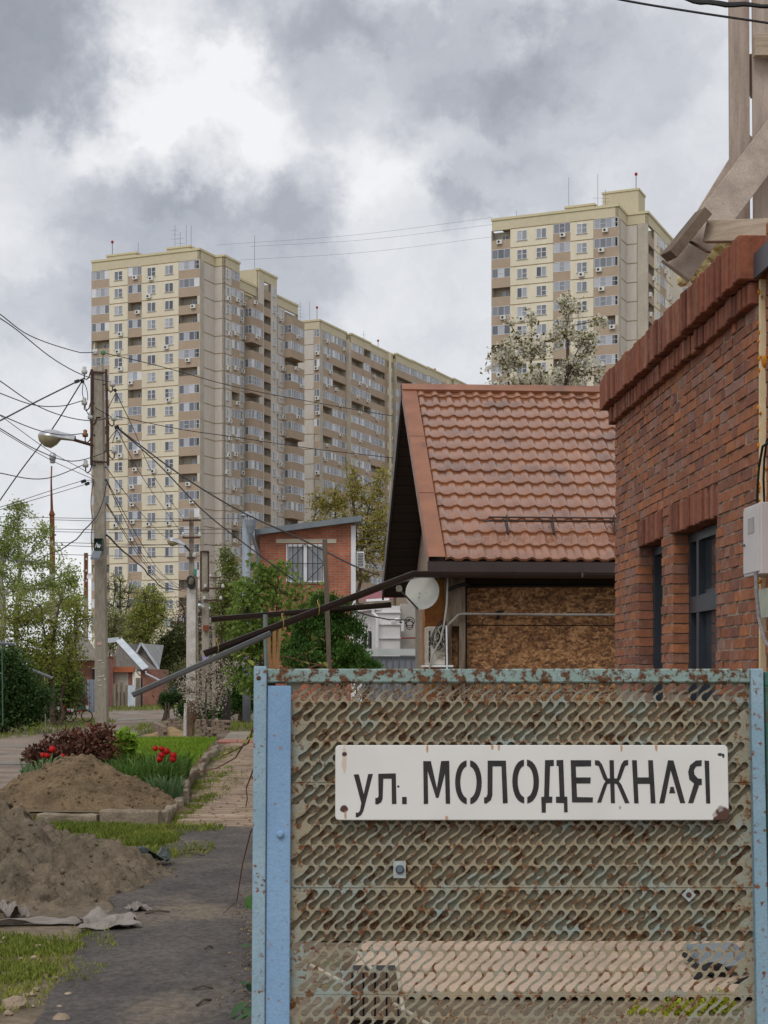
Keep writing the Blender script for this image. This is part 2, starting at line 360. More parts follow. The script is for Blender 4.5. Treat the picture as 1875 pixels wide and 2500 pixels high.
def glaz_mesh(w, h, kind):
    f = MB(); p = MB(); n = max(2, round(w / .85)); t = .055; y0, y1 = -.02, .06
    f.box(0, y0, -h, w, y1, -h + t); f.box(0, y0, -t, w, y1, 0); s = w / n
    for i in range(n + 1): x = min(max(i * s - t / 2, 0), w - t); f.box(x, y0 - .003, -h, x + t, y1, 0)
    for i in range(n):
        q = f if (kind == 1 and i == 0) or (kind == 2 and i == n - 1) else p
        yy = .02 if q is p else -.005
        q.add([(i * s + t / 2, yy, -h + t), ((i + 1) * s - t / 2, yy, -h + t), ((i + 1) * s - t / 2, yy, -t), (i * s + t / 2, yy, -t)], [(0, 1, 2, 3)])
        if kind == 3 and i % 2: f.box(i * s + t, y0, -h * .5, (i + 1) * s - t, y1, -h * .5 + .05)
    return mesh_of(f, 'balcony_window', m_pvc), mesh_of(p, 'pane', m_glb)
def ac_mesh():
    f = MB(); f.box(-.42, -.38, -.6, .42, -.08, 0); f.box(-.36, -.08, -.66, -.3, .02, -.05); f.box(.3, -.08, -.66, .36, .02, -.05)
    q = MB(); q.lathe((-.08, -.385, -.3), (0, -1, 0), [(.19, 0), (.16, .012)], 12)
    return mesh_of(f, 'air_conditioner', m_ac), mesh_of(q, 'fan_grille', m_dark)
ACM = ac_mesh(); GLZ = {}; PAR = {}
def face(root, P, rz, ztop, nfl, cols, wallmat, zbot=-1.0, seed=0, joints=True, attic=1.8, ac=.2, width=None, opn=.2):
    """one elevation. P = world point of its left edge; cols = ('W',u0,u1,[window centres],narrow) or ('B',u0,u1,out,depth,open probability)"""
    rn = random.Random(seed); W = WL[root.name]; M = Matrix.Rotation(rz, 3, 'Z'); P = Vector(P)
    def pt(u, v, z): q = P + M @ Vector((u, v, 0)); return Vector((q.x, q.y, z))
    zc = ztop - attic; wall = MB(); jt = MB(); u_end = width or max(c[2] for c in cols)
    def tb(mb, u0, v0, z0, u1, v1, z1): mb.frame_box(pt(u0, v0, z0), pt(u1, v0, z0) - pt(u0, v0, z0), pt(u0, v1, z0) - pt(u0, v0, z0), (0, 0, z1 - z0))
    zlow = zc - nfl * FH
    tb(wall, 0, 0, zbot, u_end, .4, zlow)
    at_ = MB(); tb(at_, 0, 0, zc, u_end, .4, ztop - .35); part('parapet_band', at_, m_creamtop, root)
    tr = MB(); tb(tr, -.12, -.14, ztop - .35, u_end + .12, .5, ztop); part('roof_trim', tr, m_trim, root)
    for c in cols:
        if c[0] == 'W':
            tb(wall, c[1], 0, zlow, c[2], .4, zc)
            if joints:
                for k in range(nfl + 1): tb(jt, c[1], -.02, zc - k * FH - .07, c[2], .1, zc - k * FH + .05)
            for u in c[3]:
                for k in range(nfl):
                    nar = len(c) > 4 and c[4]; wm = rn.choice(WINN if nar else WIN); p = pt(u, 0, zc - k * FH - .42) - W
                    o = link('window', wm[0], root, p, rz); link('pane', wm[1], o)
                    if rn.random() < ac:
                        q = pt(u + rn.choice((-.45, 0, .45)), 0, zc - k * FH - 1.95) - W
                        o = link('air_conditioner', ACM[0], root, q, rz); link('fan_grille', ACM[1], o)
        else:
            u0, u1, out, dep = c[1:5]; w = u1 - u0; po = c[5] if len(c) > 5 else opn
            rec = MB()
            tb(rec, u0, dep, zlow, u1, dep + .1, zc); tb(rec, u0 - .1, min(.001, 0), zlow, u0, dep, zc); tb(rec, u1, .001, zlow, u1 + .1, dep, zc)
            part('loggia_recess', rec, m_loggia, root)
            kk = (round(w, 2), round(out, 2))
            if kk not in PAR:
                pm = MB(); pm.box(0, -out, -FH + .1, w, -out + .12, -1.45)
                pm.box(0, -out, -FH - .1, w, dep, -FH + .1)
                if out > .05: pm.box(0, -out + .12, -FH + .1, .12, 0, -1.45); pm.box(w - .12, -out + .12, -FH + .1, w, 0, -1.45)
                PAR[kk] = mesh_of(pm, 'balcony_parapet', m_tan)
                GLZ[kk] = [glaz_mesh(w, 1.38, q) for q in range(4)]
            for k in range(nfl):
                p = pt(u0, 0, zc - k * FH) - W; link('balcony_parapet', PAR[kk], root, p, rz)
                if rn.random() < po:
                    q = pt(u0 + w * .6, dep - .03, zc - k * FH - .5) - W; wm = WINN[0]; o = link('balcony_door', wm[0], root, q, rz); link('pane', wm[1], o)
                else:
                    gm = GLZ[kk][rn.choice((0, 0, 0, 1, 2, 3, 3))]; q = pt(u0, -out, zc - k * FH - .07) - W
                    o = link('balcony_window', gm[0], root, q, rz); link('pane', gm[1], o)
                    if out > .5:
                        sd = GLZ.setdefault(('s', round(out, 2)), [glaz_mesh(out, 1.38, q_) for q_ in (0, 3)])
                        for uu in ((u0,) if rz == RB else (u1,)):
                            gm = rn.choice(sd); pp = pt(uu, 0 if rz == RB else -out, zc - k * FH - .07) - W; r2 = rz - math.pi / 2 if rz == RB else rz + math.pi / 2
                            o = link('balcony_window', gm[0], root, pp, r2); link('pane', gm[1], o)
                if rn.random() < ac * 1.2:
                    q = pt(u0 + w * rn.uniform(.2, .8), -out, zc - k * FH - 1.5) - W; o = link('air_conditioner', ACM[0], root, q, rz); link('fan_grille', ACM[1], o)
    part('wall', wall, wallmat, root)
    if jt.v: part('panel_joints', jt, m_joint, root, kind='stuff')
def core(root, P, w, dp, z0, z1, m=None):                # roof block / plain box along AA, BB
    mb = MB(); mb.frame_box(Vector((P[0], P[1], z0)), AA * w, BB * dp, (0, 0, z1 - z0 - .3)); part('roof_block', mb, m or m_creamtop, root)
    mb = MB(); mb.frame_box(Vector((P[0], P[1], z1 - .3)) - AA * .12 - BB * .12, AA * (w + .24), BB * (dp + .24), (0, 0, .3)); part('roof_trim', mb, m_trim, root)
def mast(root, p, h, arms=0, r=.03, m=None):
    mb = MB(); p = Vector(p); mb.tube([p, p + Vector((0, 0, h))], r, 5)
    for i in range(arms): z = h * (.45 + .5 * i / max(1, arms)); mb.tube([p + Vector((-.7 + .1 * i, 0, z)), p + Vector((.7 - .1 * i, 0, z))], r * .6, 4)
    part('roof_aerial', mb, m or mat('aerial metal', S(120, 118, 118), None, 3, .6), root)
m_red = mat('red beacon', S(170, 40, 34), None, 5, .5)
def beacon(root, p, h=2.2):
    mast(root, p, h, 0, .06); mb = MB(); mb.lathe(Vector(p) + Vector((0, 0, h - .1)), (0, 0, 1), [(.05, 0), (.22, .12), (.22, .4), (.05, .52)], 8); part('beacon', mb, m_red, root)
def s_at(P, px):                                         # distance along BB from P to the column of the photograph
    k = (px - CX) / F; return (k * P.y - P.x) / (BB.x - k * BB.y)

# left tower
C1 = at(487, 1650, 252); C1.z = 0
t1 = thing('apartment_tower', 'cream and tan tower block with a blank grey side, standing behind the concrete lamp pole', 'building', (C1.x, C1.y, 0))
Z1 = CH + (1650 - 605) * 252 / F; L1 = C1 - AA * 20
face(t1, L1, RA, Z1, 21, [('B', 0, 3.34, 0, 1.3, .15), ('W', 3.34, 6.9, [5.08]), ('B', 6.9, 9.44, 0, 1.3, .22), ('W', 9.44, 16.3, [11.25, 14.5]), ('B', 16.3, 20, 0.02, 1.3, .2)], m_cream, seed=11, ac=.26)
face(t1, C1, RB, Z1, 21, [('W', 0, 5.0, [])], m_grey, seed=12)
P = C1 + BB * 5.0; face(t1, P + AA * .0, RA, Z1, 21, [('W', 0, 1.7, [])], m_grey, seed=13, width=1.7)
P = C1 + BB * 5.0 + AA * 1.7
face(t1, P, RB, Z1, 21, [('W', 0, 2.5, [1.1], True), ('B', 2.5, 5.2, .0, 1.2, .08)], m_grey, seed=14, ac=.35)
mb = MB(); mb.frame_box(Vector((L1.x, L1.y, Z1 - .8)) + BB * .3 + AA * .3, AA * 19.4, BB * 10, (0, 0, .3)); part('roof', mb, m_joint, t1)
mb = MB(); mb.frame_box(Vector((L1.x, L1.y, -1)) + BB * .41 + AA * .02, AA * .3, BB * 11, (0, 0, Z1 + .2)); part('wall', mb, m_cream, t1)
Q = C1 + BB * 10.2 + AA * .6; s = lambda px: s_at(Q, px)
sA, sB, sC, sD = s(588), s(627), s(671), s(727)
face(t1, Q, RB, 67.0, 21, [('W', 0, s(596), [s(590)], True), ('B', s(598), s(626), 1.3, .9, .28)], m_grey, seed=15, width=sB, ac=.3)
P = Q + BB * sB + AA * .4
face(t1, P, RB, 70.0, 22, [('W', 0, s(640) - sB, []), ('B', s(640) - sB, s(656) - sB, 0, 1.6, 1.0), ('W', s(656) - sB, sC - sB, [s(664) - sB], True)], m_grey, seed=16, ac=0, joints=False)
mb = MB(); mb.frame_box(Vector((P.x, P.y, 62)) - AA * 7 , AA * 6.9, BB * .3, (0, 0, 7.9)); part('wall', mb, m_creamtop, t1)
P = Q + BB * (sC + .02)
face(t1, P, RB, 67.2, 21, [('B', 0, s(678) - sC, .05, .8, .05), ('W', s(678) - sC, s(694) - sC, [s(687) - sC], True), ('B', s(695) - sC, sD - sC, 1.3, .9, .25)], m_grey, seed=17, ac=.3)
core(t1, L1 + AA * .8 + BB * 3.2, 5.6, 4, Z1 - 1, Z1 + 1.6); core(t1, L1 + AA * 12 + BB * 3.5, 4.2, 4, Z1 - 1, Z1 + 1.7)
for (u, v, h, a) in ((13.2, 4, 4.2, 3), (15, 4.5, 4.2, 0), (13.6, 5, 3.2, 2), (6, 4.5, 3.5, 0), (16.2, 4, 5, 0)): mast(t1, L1 + AA * u + BB * v + Vector((0, 0, Z1 + (1.2 if 12 < u < 16 else 0))), h, a)
beacon(t1, L1 + AA * 1.6 + BB * 3.6 + Vector((0, 0, Z1 + 1.4)))
mast(t1, Q + BB * (sB + 3) - AA * 2 + Vector((0, 0, 69)), 7.5, 0, .035)

# long block behind it
C2 = at(780, 1650, 299); C2.z = 0; Z2 = CH + (1650 - 779) * 299 / F
t2 = thing('apartment_block', 'long grey and tan apartment block with stepped balcony bays, beyond the cream tower', 'building', (C2.x, C2.y, 0))
face(t2, C2 - AA * 7, RA, Z2, 19, [('W', 0, 5.9, []), ('B', 5.9, 7, .0, 1.3, .15)], m_grey, seed=21)
s2 = lambda px: s_at(C2, px)
secs = [(781, 846, 0.0, 19, 0, [(781, 812), (812, 846)]), (847, 895, .9, 19, -.2, [(847, 878), (878, 895)]), (896, 956, .3, 19, -.1, [(896, 936), (943, 956)]),
        (958, 997, .9, 14, .2, [(958, 997)]), (998, 1040, .6, 10, .5, [(998, 1040)]), (1041, 1101, .2, 8, .9, [(1041, 1078), (1084, 1101)]), (1102, 1136, .6, 7, 1.0, [(1102, 1136)])]
for i, (p0, p1, off, nf, dz, bs) in enumerate(secs):
    P = C2 + BB * s2(p0) + AA * off; u = lambda px: s2(px) - s2(p0); cols = []
    x = 0
    for (a, b) in bs:
        if u(a) > x + .3: cols.append(('W', x, u(a), []))
        cols.append(('B', u(a), u(b), .0, 1.4, .22)); x = u(b)
    face(t2, P, RB, Z2 + dz, nf, cols, m_tan if i else m_grey, seed=22 + i, ac=.3, joints=False)
    mb = MB(); mb.frame_box(Vector((P.x, P.y, Z2 + dz - 1.2)) - AA * 6.5, AA * 6.2, BB * (u(p1) - .2), (0, 0, .9)); part('roof', mb, m_joint, t2)
    mb = MB(); mb.frame_box(Vector((P.x, P.y, Z2 + dz - 1.79)) - AA * 5, AA * 4.98, BB * .3, (0, 0, 1.7)); part('parapet_band', mb, m_creamtop, t2)
    mb = MB(); mb.frame_box(Vector((P.x, P.y, -1)) - AA * 5, AA * 4.97, BB * .3, (0, 0, Z2 + dz - .8)); part('wall', mb, m_tan, t2)
for px in (939, 1081):
    P = C2 + BB * s2(px) + AA * 1.2; mb = MB(); mb.tube([Vector((P.x, P.y, 20)), Vector((P.x, P.y, Z2 - .6))], .3, 8); part('drain_stack', mb, m_creamtop, t2)
beacon(t2, C2 - AA * .8 + BB * .6 + Vector((0, 0, Z2))); mast(t2, C2 - AA * 5 + BB * 2 + Vector((0, 0, Z2 - 1)), 5, 4); mast(t2, C2 - AA * 3 + BB * 2 + Vector((0, 0, Z2 - 1)), 5, 0)
beacon(t2, C2 + BB * s2(934) - AA + Vector((0, 0, Z2 - .5))); mast(t2, C2 + BB * s2(910) - AA * 2 + Vector((0, 0, Z2 - 1)), 4, 3); beacon(t2, C2 + BB * s2(1072) - AA + Vector((0, 0, Z2 - .7)))

# right tower
C3 = at(1509, 1650, 229); C3.z = 0; Z3 = CH + (1650 - 498) * 229 / F; K3 = .955; L3 = C3 - AA * 20 * K3
t3 = thing('apartment_tower', 'cream and tan tower block rising behind the blossoming tree and the brick parapet', 'building', (C3.x, C3.y, 0))
face(t3, L3, RA, Z3, 13, [(c[0], c[1] * K3, c[2] * K3) + (([q * K3 for q in c[3]],) if c[0] == 'W' else c[3:]) for c in (('B', 0, 3.0, 0, 1.3, .2), ('W', 3.0, 9.95, [4.9, 8.0]), ('B', 9.95, 12.6, 0, 1.3, .2), ('W', 12.6, 16.3, [14.4]), ('B', 16.3, 20, .02, 1.3, .22))], m_cream, seed=31, ac=.36)
face(t3, C3, RB, Z3, 13, [('W', 0, 5.0, [])], m_grey, seed=32)
P = C3 + BB * 5; face(t3, P, RA, Z3, 13, [('W', 0, 3.1, [])], m_grey, seed=33)
P = C3 + BB * 5 + AA * 3.1; s3 = lambda px: s_at(P, px)
face(t3, P, RB, Z3, 13, [('B', 0, s3(1597), 0, 1.5, 1.0), ('W', s3(1597), s3(1611), [s3(1605)], True), ('B', s3(1612), s3(1627), .0, 1.2, .35), ('W', s3(1627), s3(1642), [s3(1635)], True)], m_cream, seed=34, ac=.4)
face(t3, P + BB * s3(1642) + AA * 1.5, RB, Z3 - 3, 12, [('B', 0.3, 8, .8, 1.2, .2), ('W', 8, 16, [10, 13])], m_cream, seed=35)
mb = MB(); mb.frame_box(Vector((P.x, P.y, -1)) + BB * s3(1642) - AA * 1, AA * 2.49, BB * .3, (0, 0, Z3 - 2.5)); part('wall', mb, m_grey, t3)
mb = MB(); mb.frame_box(Vector((L3.x, L3.y, Z3 - .8)) + BB * .3 + AA * .3, AA * 18.4, BB * 20, (0, 0, .3)); part('roof', mb, m_joint, t3)
core(t3, L3 + AA * 10.2 + BB * 3.5, 4.4, 4, Z3 - 1, Z3 + 1.6); core(t3, L3 + AA * 15.1 + BB * 6.3, 5.4, 4.0, Z3 - 1, Z3 + 3.9)
for (u, v, h, a) in ((15, 4, 6.5, 1), (16, 4.6, 4.2, 4), (10.6, 4, 5, 0), (2.5, 4, 2.5, 0)): mast(t3, L3 + AA * u + BB * v + Vector((0, 0, Z3 + (1 if 10 < u < 13 else -.5))), h, a)
beacon(t3, L3 + AA * 20 + BB * 6.9 + Vector((0, 0, Z3 + 3.8)))
# ------------------------------------------------------------------ red brick building on the right
m_brick = None
def brick_mat(name, cols, mortar_dust=S(170, 150, 138)):
    m = bpy.data.materials.new(name); MATS[name] = m; m.use_nodes = True; N = m.node_tree.nodes; L = m.node_tree.links; b = N['Principled BSDF']
    b.inputs['Roughness'].default_value = .88; b.inputs['Specular IOR Level'].default_value = .2
    oi = N.new('ShaderNodeObjectInfo'); gi = N.new('ShaderNodeNewGeometry'); ad = N.new('ShaderNodeMath'); L.new(oi.outputs['Random'], ad.inputs[0]); L.new(gi.outputs['Random Per Island'], ad.inputs[1])
    fr = N.new('ShaderNodeMath'); fr.operation = 'FRACT'; L.new(ad.outputs[0], fr.inputs[0])
    r = N.new('ShaderNodeValToRGB'); L.new(fr.outputs[0], r.inputs[0]); e = r.color_ramp.elements
    while len(e) < len(cols): e.new(.5)
    for i, c in enumerate(cols): e[i].position = i / (len(cols) - 1); e[i].color = c
    def nz(s, d):
        n = N.new('ShaderNodeTexNoise'); n.inputs['Scale'].default_value = s; n.inputs['Detail'].default_value = d; n.inputs['Roughness'].default_value = .65; L.new(gi.outputs['Position'], n.inputs['Vector']); return n.outputs['Fac']
    def mix(bt, f, a, c):
        x = N.new('ShaderNodeMixRGB'); x.blend_type = bt
        if isinstance(f, float): x.inputs[0].default_value = f
        else: L.new(f, x.inputs[0])
        for i, v in ((1, a), (2, c)):
            if isinstance(v, tuple): x.inputs[i].default_value = v
            else: L.new(v, x.inputs[i])
        return x.outputs[0]
    def rng(v, a, c, lo=0, hi=1):
        q = N.new('ShaderNodeMapRange'); q.inputs['From Min'].default_value = a; q.inputs['From Max'].default_value = c; q.inputs['To Min'].default_value = lo; q.inputs['To Max'].default_value = hi; L.new(v, q.inputs['Value']); return q.outputs[0]
    c = mix('MULTIPLY', 1.0, r.outputs[0], rng(nz(16, 6), .3, .7, .74, 1.18))
    c = mix('MIX', rng(nz(7, 7), .58, .74, 0, .55), c, mortar_dust)
    c = mix('MIX', rng(nz(70, 4), .62, .7, 0, .35), c, S(60, 34, 28))
    L.new(c, b.inputs['Base Color'])
    bp = N.new('ShaderNodeBump'); bp.inputs['Distance'].default_value = .006; L.new(nz(60, 6), bp.inputs['Height']); L.new(bp.outputs[0], b.inputs['Normal'])
    return m
m_brick = brick_mat('rustic red brick', [S(130, 90, 74), S(164, 106, 76), S(146, 96, 74), S(174, 114, 80), S(122, 86, 76), S(156, 102, 78), S(148, 114, 102), S(160, 100, 70)])
m_sold = brick_mat('dark red soldier brick', [S(116, 72, 60), S(150, 94, 72), S(124, 76, 62), S(164, 112, 88), S(108, 70, 60), S(140, 86, 68), S(152, 104, 84)])
m_mort = mat('mortar', S(166, 148, 132), S(134, 119, 106), 14, .95, bump=.004, bscale=80)
E0 = Vector((2.077, 14.4, 0)); E1 = Vector((2.272, 9.75, 0)); TL = (E1 - E0).length; TT = (E1 - E0) / TL; NN = Vector((TT.y, -TT.x, 0))   # NN faces the street
WROT = math.atan2(TT.y, TT.x)
bh = thing('brick_building', 'red rustic brick building with soldier-course parapet and dark windows', 'building', (E0.x, E0.y, 0))
def wp(u, o, z): q = E0 + TT * u + NN * o; return Vector((q.x, q.y, z))
def wbox(mb, u0, u1, o0, o1, z0, z1): mb.frame_box(wp(u0, o0, z0), TT * (u1 - u0), NN * (o1 - o0), (0, 0, z1 - z0))
OPN = [(1.05, 1.95), (2.33, 3.65)]; ZT = 2.52; CP = .075
body = MB()
for (a, b, z0, z1) in ((0, 1.05, 0, 3.9), (1.95, 2.33, 0, 3.9), (3.65, TL, 0, 3.9), (1.05, 1.95, ZT + .008, 3.9), (2.33, 3.65, ZT + .008, 3.9)):
    wbox(body, a + .02, b - .02, -.125, -.011, z0, z1)
wbox(body, 0, TL, -.6, -.26, 0, 4.0); wbox(body, .01, 1.03, -.26, -.125, 0, 3.9); wbox(body, 1.97, 2.31, -.26, -.125, 0, 3.9); wbox(body, 3.67, TL - .02, -.26, -.125, 0, 3.9)
part('wall_core', body, m_mort, bh)
def brick_unit(k):                                       # 1 long (x), .13 deep (y 0..-.13 inward), .064 high, irregular front
    mb = MB(); rn = random.Random(k); j = lambda a=.0035: rn.uniform(-a, a); e = .02
    h = .064
    fr = [(.01, -.006, .004), (.5, j(), 0), (.99, -.006, .004)]
    vs = []
    for x, o, c in fr: vs += [(x, o + j(), c + j(.002)), (x, o + j(), h - c + j(.002))]
    vs2 = [(0, -.13, 0), (0, -.13, h), (1, -.13, 0), (1, -.13, h), (.0, -.016, .0), (.0, -.016, h), (1, -.016, 0), (1, -.016, h), (.5, -.012, 0), (.5, -.012, h)]
    mb.add(vs + vs2, [(0, 2, 3, 1), (2, 4, 5, 3), (10, 0, 1, 11), (4, 12, 13, 5), (6, 10, 11, 7), (12, 8, 9, 13), (1, 3, 15, 11), (3, 5, 13, 15), (0, 10, 14, 2), (2, 14, 12, 4), (11, 15, 13, 9, 7), (10, 6, 8, 12, 14)])
    me = mesh_of(mb, 'brick', m_brick); bm = bmesh.new(); bm.from_mesh(me); bmesh.ops.recalc_face_normals(bm, faces=bm.faces); bm.to_mesh(me); bm.free(); return me
BU = [brick_unit(k) for k in range(9)]
rn = random.Random(5); bricks = []
for k in range(-16, 19):
    z = ZT + k * CP
    if z > 3.70 or z < 1.1: continue
    runs = [(0, 1.05), (1.95, 2.33), (3.65, TL)] if k < 0 else ([(0, 1.0), (2.0, 2.27), (3.71, TL)] if k < 3 else [(0, TL)])
    for a, b in runs:
        u = a; first = True
        while u < b - .02:
            ln = rn.choice((.235, .235, .235, .115, .2))
            if first and k % 2: ln = .115
            first = False
            if b - (u + ln) < .07: ln = b - u
            bricks.append((u + .004, min(u + ln - .006, b), z + .005, rn.uniform(-.005, .006), rn.randrange(9), rn.uniform(-.012, .012))); u += ln
bricks.sort(key=lambda q: -(q[1] - q[0]) / (14.4 - q[0]) ** 2)
far = MB(); W = WL[bh.name]
MBR = Matrix.Rotation(WROT, 4, 'Z')
for i, (u0, u1, z, o, k, tl) in enumerate(bricks):
    p = wp(u0, o, z)
    # local x along TT; local -y must point inward (-NN): NN = TT rotated -90deg -> local +y... mirror through scale
    if i < 300:
        ob = link('brick', BU[k], bh, p - W, WROT); ob.scale = (u1 - u0, -1, 1); ob.rotation_euler = (tl * .6, 0, WROT)
    else:
        me = BU[k]; M = Matrix.Translation(p) @ MBR @ Matrix.Diagonal((u1 - u0, -1, 1, 1)); n0 = len(far.v)
        far.v.extend([tuple(M @ v.co) for v in me.vertices]); far.f.extend([tuple(n0 + q for q in reversed(f.vertices)) for f in me.polygons])
part('far_bricks', far, m_brick, bh, kind='stuff')
def soldiers(u0, u1, out, z0, z1, pitch=.072, dep=.13, seed=0, name='soldier_brick'):
    rn = random.Random(seed); n = int((u1 - u0) / pitch); W = WL[bh.name]; mesh = []
    for k in range(4):
        mb = MB(); mb.box(.005, 0, 0, pitch - .005, dep, z1 - z0); mesh.append(mesh_of(mb, name, m_sold, bevel=.007))
    for i in range(n):
        p = wp(u0 + i * (u1 - u0) / n, -dep + out + rn.uniform(-.012, .010), z0 + rn.uniform(-.006, .006)); o = link(name, rn.choice(mesh), bh, p - W)
        o.rotation_euler = (0, rn.uniform(-.01, .01), WROT); o.scale = (1, -1, rn.uniform(.985, 1.01))
soldiers(1.0, 2.0, .004, ZT, ZT + .222, seed=1); soldiers(2.27, 3.71, .004, ZT, ZT + .222, seed=2)
soldiers(-.04, TL + .005, .055, 3.715, 3.852, seed=3, dep=.2, name='cornice_brick'); soldiers(-.1, TL + .03, .125, 3.858, 4.13, seed=4, dep=.25, name='parapet_brick')
m_frame = mat('anthracite window frame', S(54, 60, 68), S(46, 52, 60), 3, .45, spec=.4)
m_wgl = mat('dark window glass', S(62, 70, 76), S(44, 50, 54), 2, .04, spec=.9)
def dark_window(u0, u1, z0, z1, vs, hs):
    f = MB(); a, b = -.21, -.13
    wbox(f, u0, u0 + .06, a, b, z0, z1); wbox(f, u1 - .06, u1, a, b, z0, z1); wbox(f, u0 + .06, u1 - .06, a, b, z1 - .07, z1)
    for v in vs: wbox(f, v - .035, v + .035, a - .002, b + .003, z0, z1 - .07)
    for h in hs: wbox(f, u0 + .06, u1 - .06, a - .001, b + .006, h - .06, h + .06)
    o = part('window_frame', f, m_frame, bh); g = MB(); wbox(g, u0 + .06, u1 - .06, -.19, -.175, z0, z1 - .07); part('pane', g, m_wgl, o)
    return o
dark_window(1.05, 1.95, .4, ZT, [1.5], [])
o = dark_window(2.33, 3.65, .4, ZT, [2.62, 3.2], [1.98])
mb = MB(); wbox(mb, 2.66, 3.16, -.2, -.165, 1.99, 2.08); wbox(mb, 2.66, 3.6, -.2, -.14, 1.93, 2.05); part('transom_panel', mb, m_frame, o)
# adjoining wall with foam seam, conduit and meter box
m_foam = mat('yellow mounting foam', S(206, 136, 30), S(180, 108, 22), 30, .9, bump=.008, bscale=50)
m_board = mat('pale sheathing strip', S(228, 208, 170), S(208, 188, 150), 8, .9)
aw = thing('adjoining_brick_wall', 'sliver of adjoining red brick wall with black metal capping beside the foam seam', 'wall', (2.4, 9.6, 0))
mb = MB()
for k in range(56):
    u = TL + .04; z = k * CP
    off = .0 if k % 2 else .11
    while u < TL + 1.9:
        l = .23 if not (off and u == TL + .04) else .12
        wbox(mb, u + .005, u + l - .006, -.3, -.045 + R.uniform(-.004, .004), z + .005, z + .068); u += l
part('brick', mb, m_brick, aw, kind='stuff')
mb = MB(); wbox(mb, TL + .035, TL + 1.9, -.35, -.06, 0, 4.2); part('wall_core', mb, m_mort, aw)
mb = MB(); wbox(mb, TL + .05, TL + 1.9, -.36, .03, 3.98, 4.01); wbox(mb, TL + .05, TL + 1.9, .014, .03, 3.86, 3.98); part('metal_capping', mb, mat('graphite metal', S(76, 78, 86), S(66, 68, 76), 3, .5, spec=.4), aw)
mb = MB(); wbox(mb, TL + .012, TL + .05, -.06, -.012, 1.2, 3.86); part('sheathing_strip', mb, m_board, aw)
mb = MB(); rn = random.Random(9)
for i in range(46):
    z = rn.uniform(1.9, 3.8); r = rn.uniform(.006, .014) if i else .035
    if i == 0: z = 3.36
    c = wp(TL + .012 + rn.uniform(-.004, .05), (-.004 if i % 3 else -.04) - rn.uniform(0, .012), z)
    mb.lathe(c - Vector((0, 0, r * 1.4)), (rn.uniform(-.2, .2), rn.uniform(-.2, .2), 1), [(r * .3, 0), (r * .9, r * .6), (r, r * 1.4), (r * .7, r * 2.2), (r * .2, r * 2.7)], 7)
part('foam_bead', mb, m_foam, aw, smooth=True, kind='stuff')
m_box = mat('light grey enamel', S(206, 200, 200), S(196, 190, 190), 2, .5)
eb = thing('meter_box', 'light grey metal electric meter box with a small viewing window on the brick wall', 'electric box', wp(TL + .3, 0, 2.0))
mb = MB(); wbox(mb, TL + .15, TL + .52, -.05, .117, 2.04, 2.455); part('case', mb, m_box, eb, bevel=.004)
mb = MB(); wbox(mb, TL + .165, TL + .5, .118, .124, 2.06, 2.435); dr = part('door', mb, m_box, eb)
mb = MB(); wbox(mb, TL + .27, TL + .4, .125, .127, 2.29, 2.38); part('window', mb, mat('meter window', S(150, 144, 132), None, 9, .2), dr)
mb = MB(); mb.tube([wp(TL + .2, .12, 2.23), wp(TL + .2, .145, 2.23)], .008, 8); part('lock', mb, mat('chrome', S(120, 120, 124), None, 9, .3, metal=1), dr)
mb = MB(); mb.tube([at(1845, 1395, 9.3), at(1847, 1450, 9.3), at(1853, 1510, 9.3), at(1868, 1565, 9.25), at(1895, 1600, 9.2)], .012, 8); single('flexible_conduit', mb, mat('grey conduit', S(150, 146, 148), S(120, 118, 120), 40, .6), 'grey corrugated conduit curving down under the meter box', 'conduit')
mb = MB(); wbox(mb, TL + .3, TL + .5, -.05, .07, 1.79, 1.96); single('junction_box', mb, mat('pale green plastic', S(182, 188, 170), None, 5, .6), 'small pale green junction box under the meter box', 'junction box')
m_blk = mat('black cable', S(34, 33, 34), S(26, 26, 27), 20, .6)
for i, (pts, r) in enumerate([([(1.9, .01, 2.9), (1.88, .02, 2.7), (1.86, .02, 2.5), (1.9, .02, 2.37)], .008), ([(1.2, -.02, 2.96), (.5, .0, 2.83), (.45, 0, 2.6), (.7, 0, 2.37)], .007)]):
    mb = MB(); mb.tube([at(*q_) for q_ in ([(1880, 1078, 9.2), (1862, 1090, 9.3), (1853, 1140, 9.35), (1850, 1180, 9.35), (1849, 1226, 9.4)] if i == 0 else [(1884, 1060, 9.2), (1872, 1075, 9.3), (1866, 1120, 9.35), (1864, 1170, 9.35), (1866, 1226, 9.4)])], r, 6); single('cable', mb, m_blk, ('thick' if i else 'thin') + ' black cable dropping into the top of the meter box', 'cable')

# ------------------------------------------------------------------ raw timber roof framing above the brick wall
def wood(name, a, b, stretch, s=3.0): return mat(name, a, b, s, .85, bump=.002, bscale=14, stretch=stretch, fine=.2, spots=(S(92, 80, 70), 9, .7))
m_wv = wood('grey pine, upright', S(190, 173, 160), S(164, 148, 137), (9, 9, .8)); m_wd = wood('grey pine, sloping', S(192, 176, 162), S(166, 151, 139), (2.2, 9, 2.2)); m_wh = wood('grey pine, level', S(188, 170, 150), S(160, 142, 124), (1, 1, 12))
m_wdk = wood('dark weathered plank', S(126, 108, 92), S(98, 84, 72), (3, 9, 3))
def plank(name, label, p0, p1, w, t, m, face=(0, 1, 0)):
    mb = MB(); p0, p1 = Vector(p0), Vector(p1); d = (p1 - p0).normalized(); f = Vector(face); f = (f - d * f.dot(d)).normalized(); mb.beam(p0, p1, w, t, side=d.cross(f))
    return single(name, mb, m, label, 'timber', 'roof timbers above the brick wall', bevel=.004)
plank('timber_post', 'tall upright grey board left of the pair above the brick parapet', at(1806, 600, 11.4), at(1803, -90, 11.4), .142, .045, m_wv)
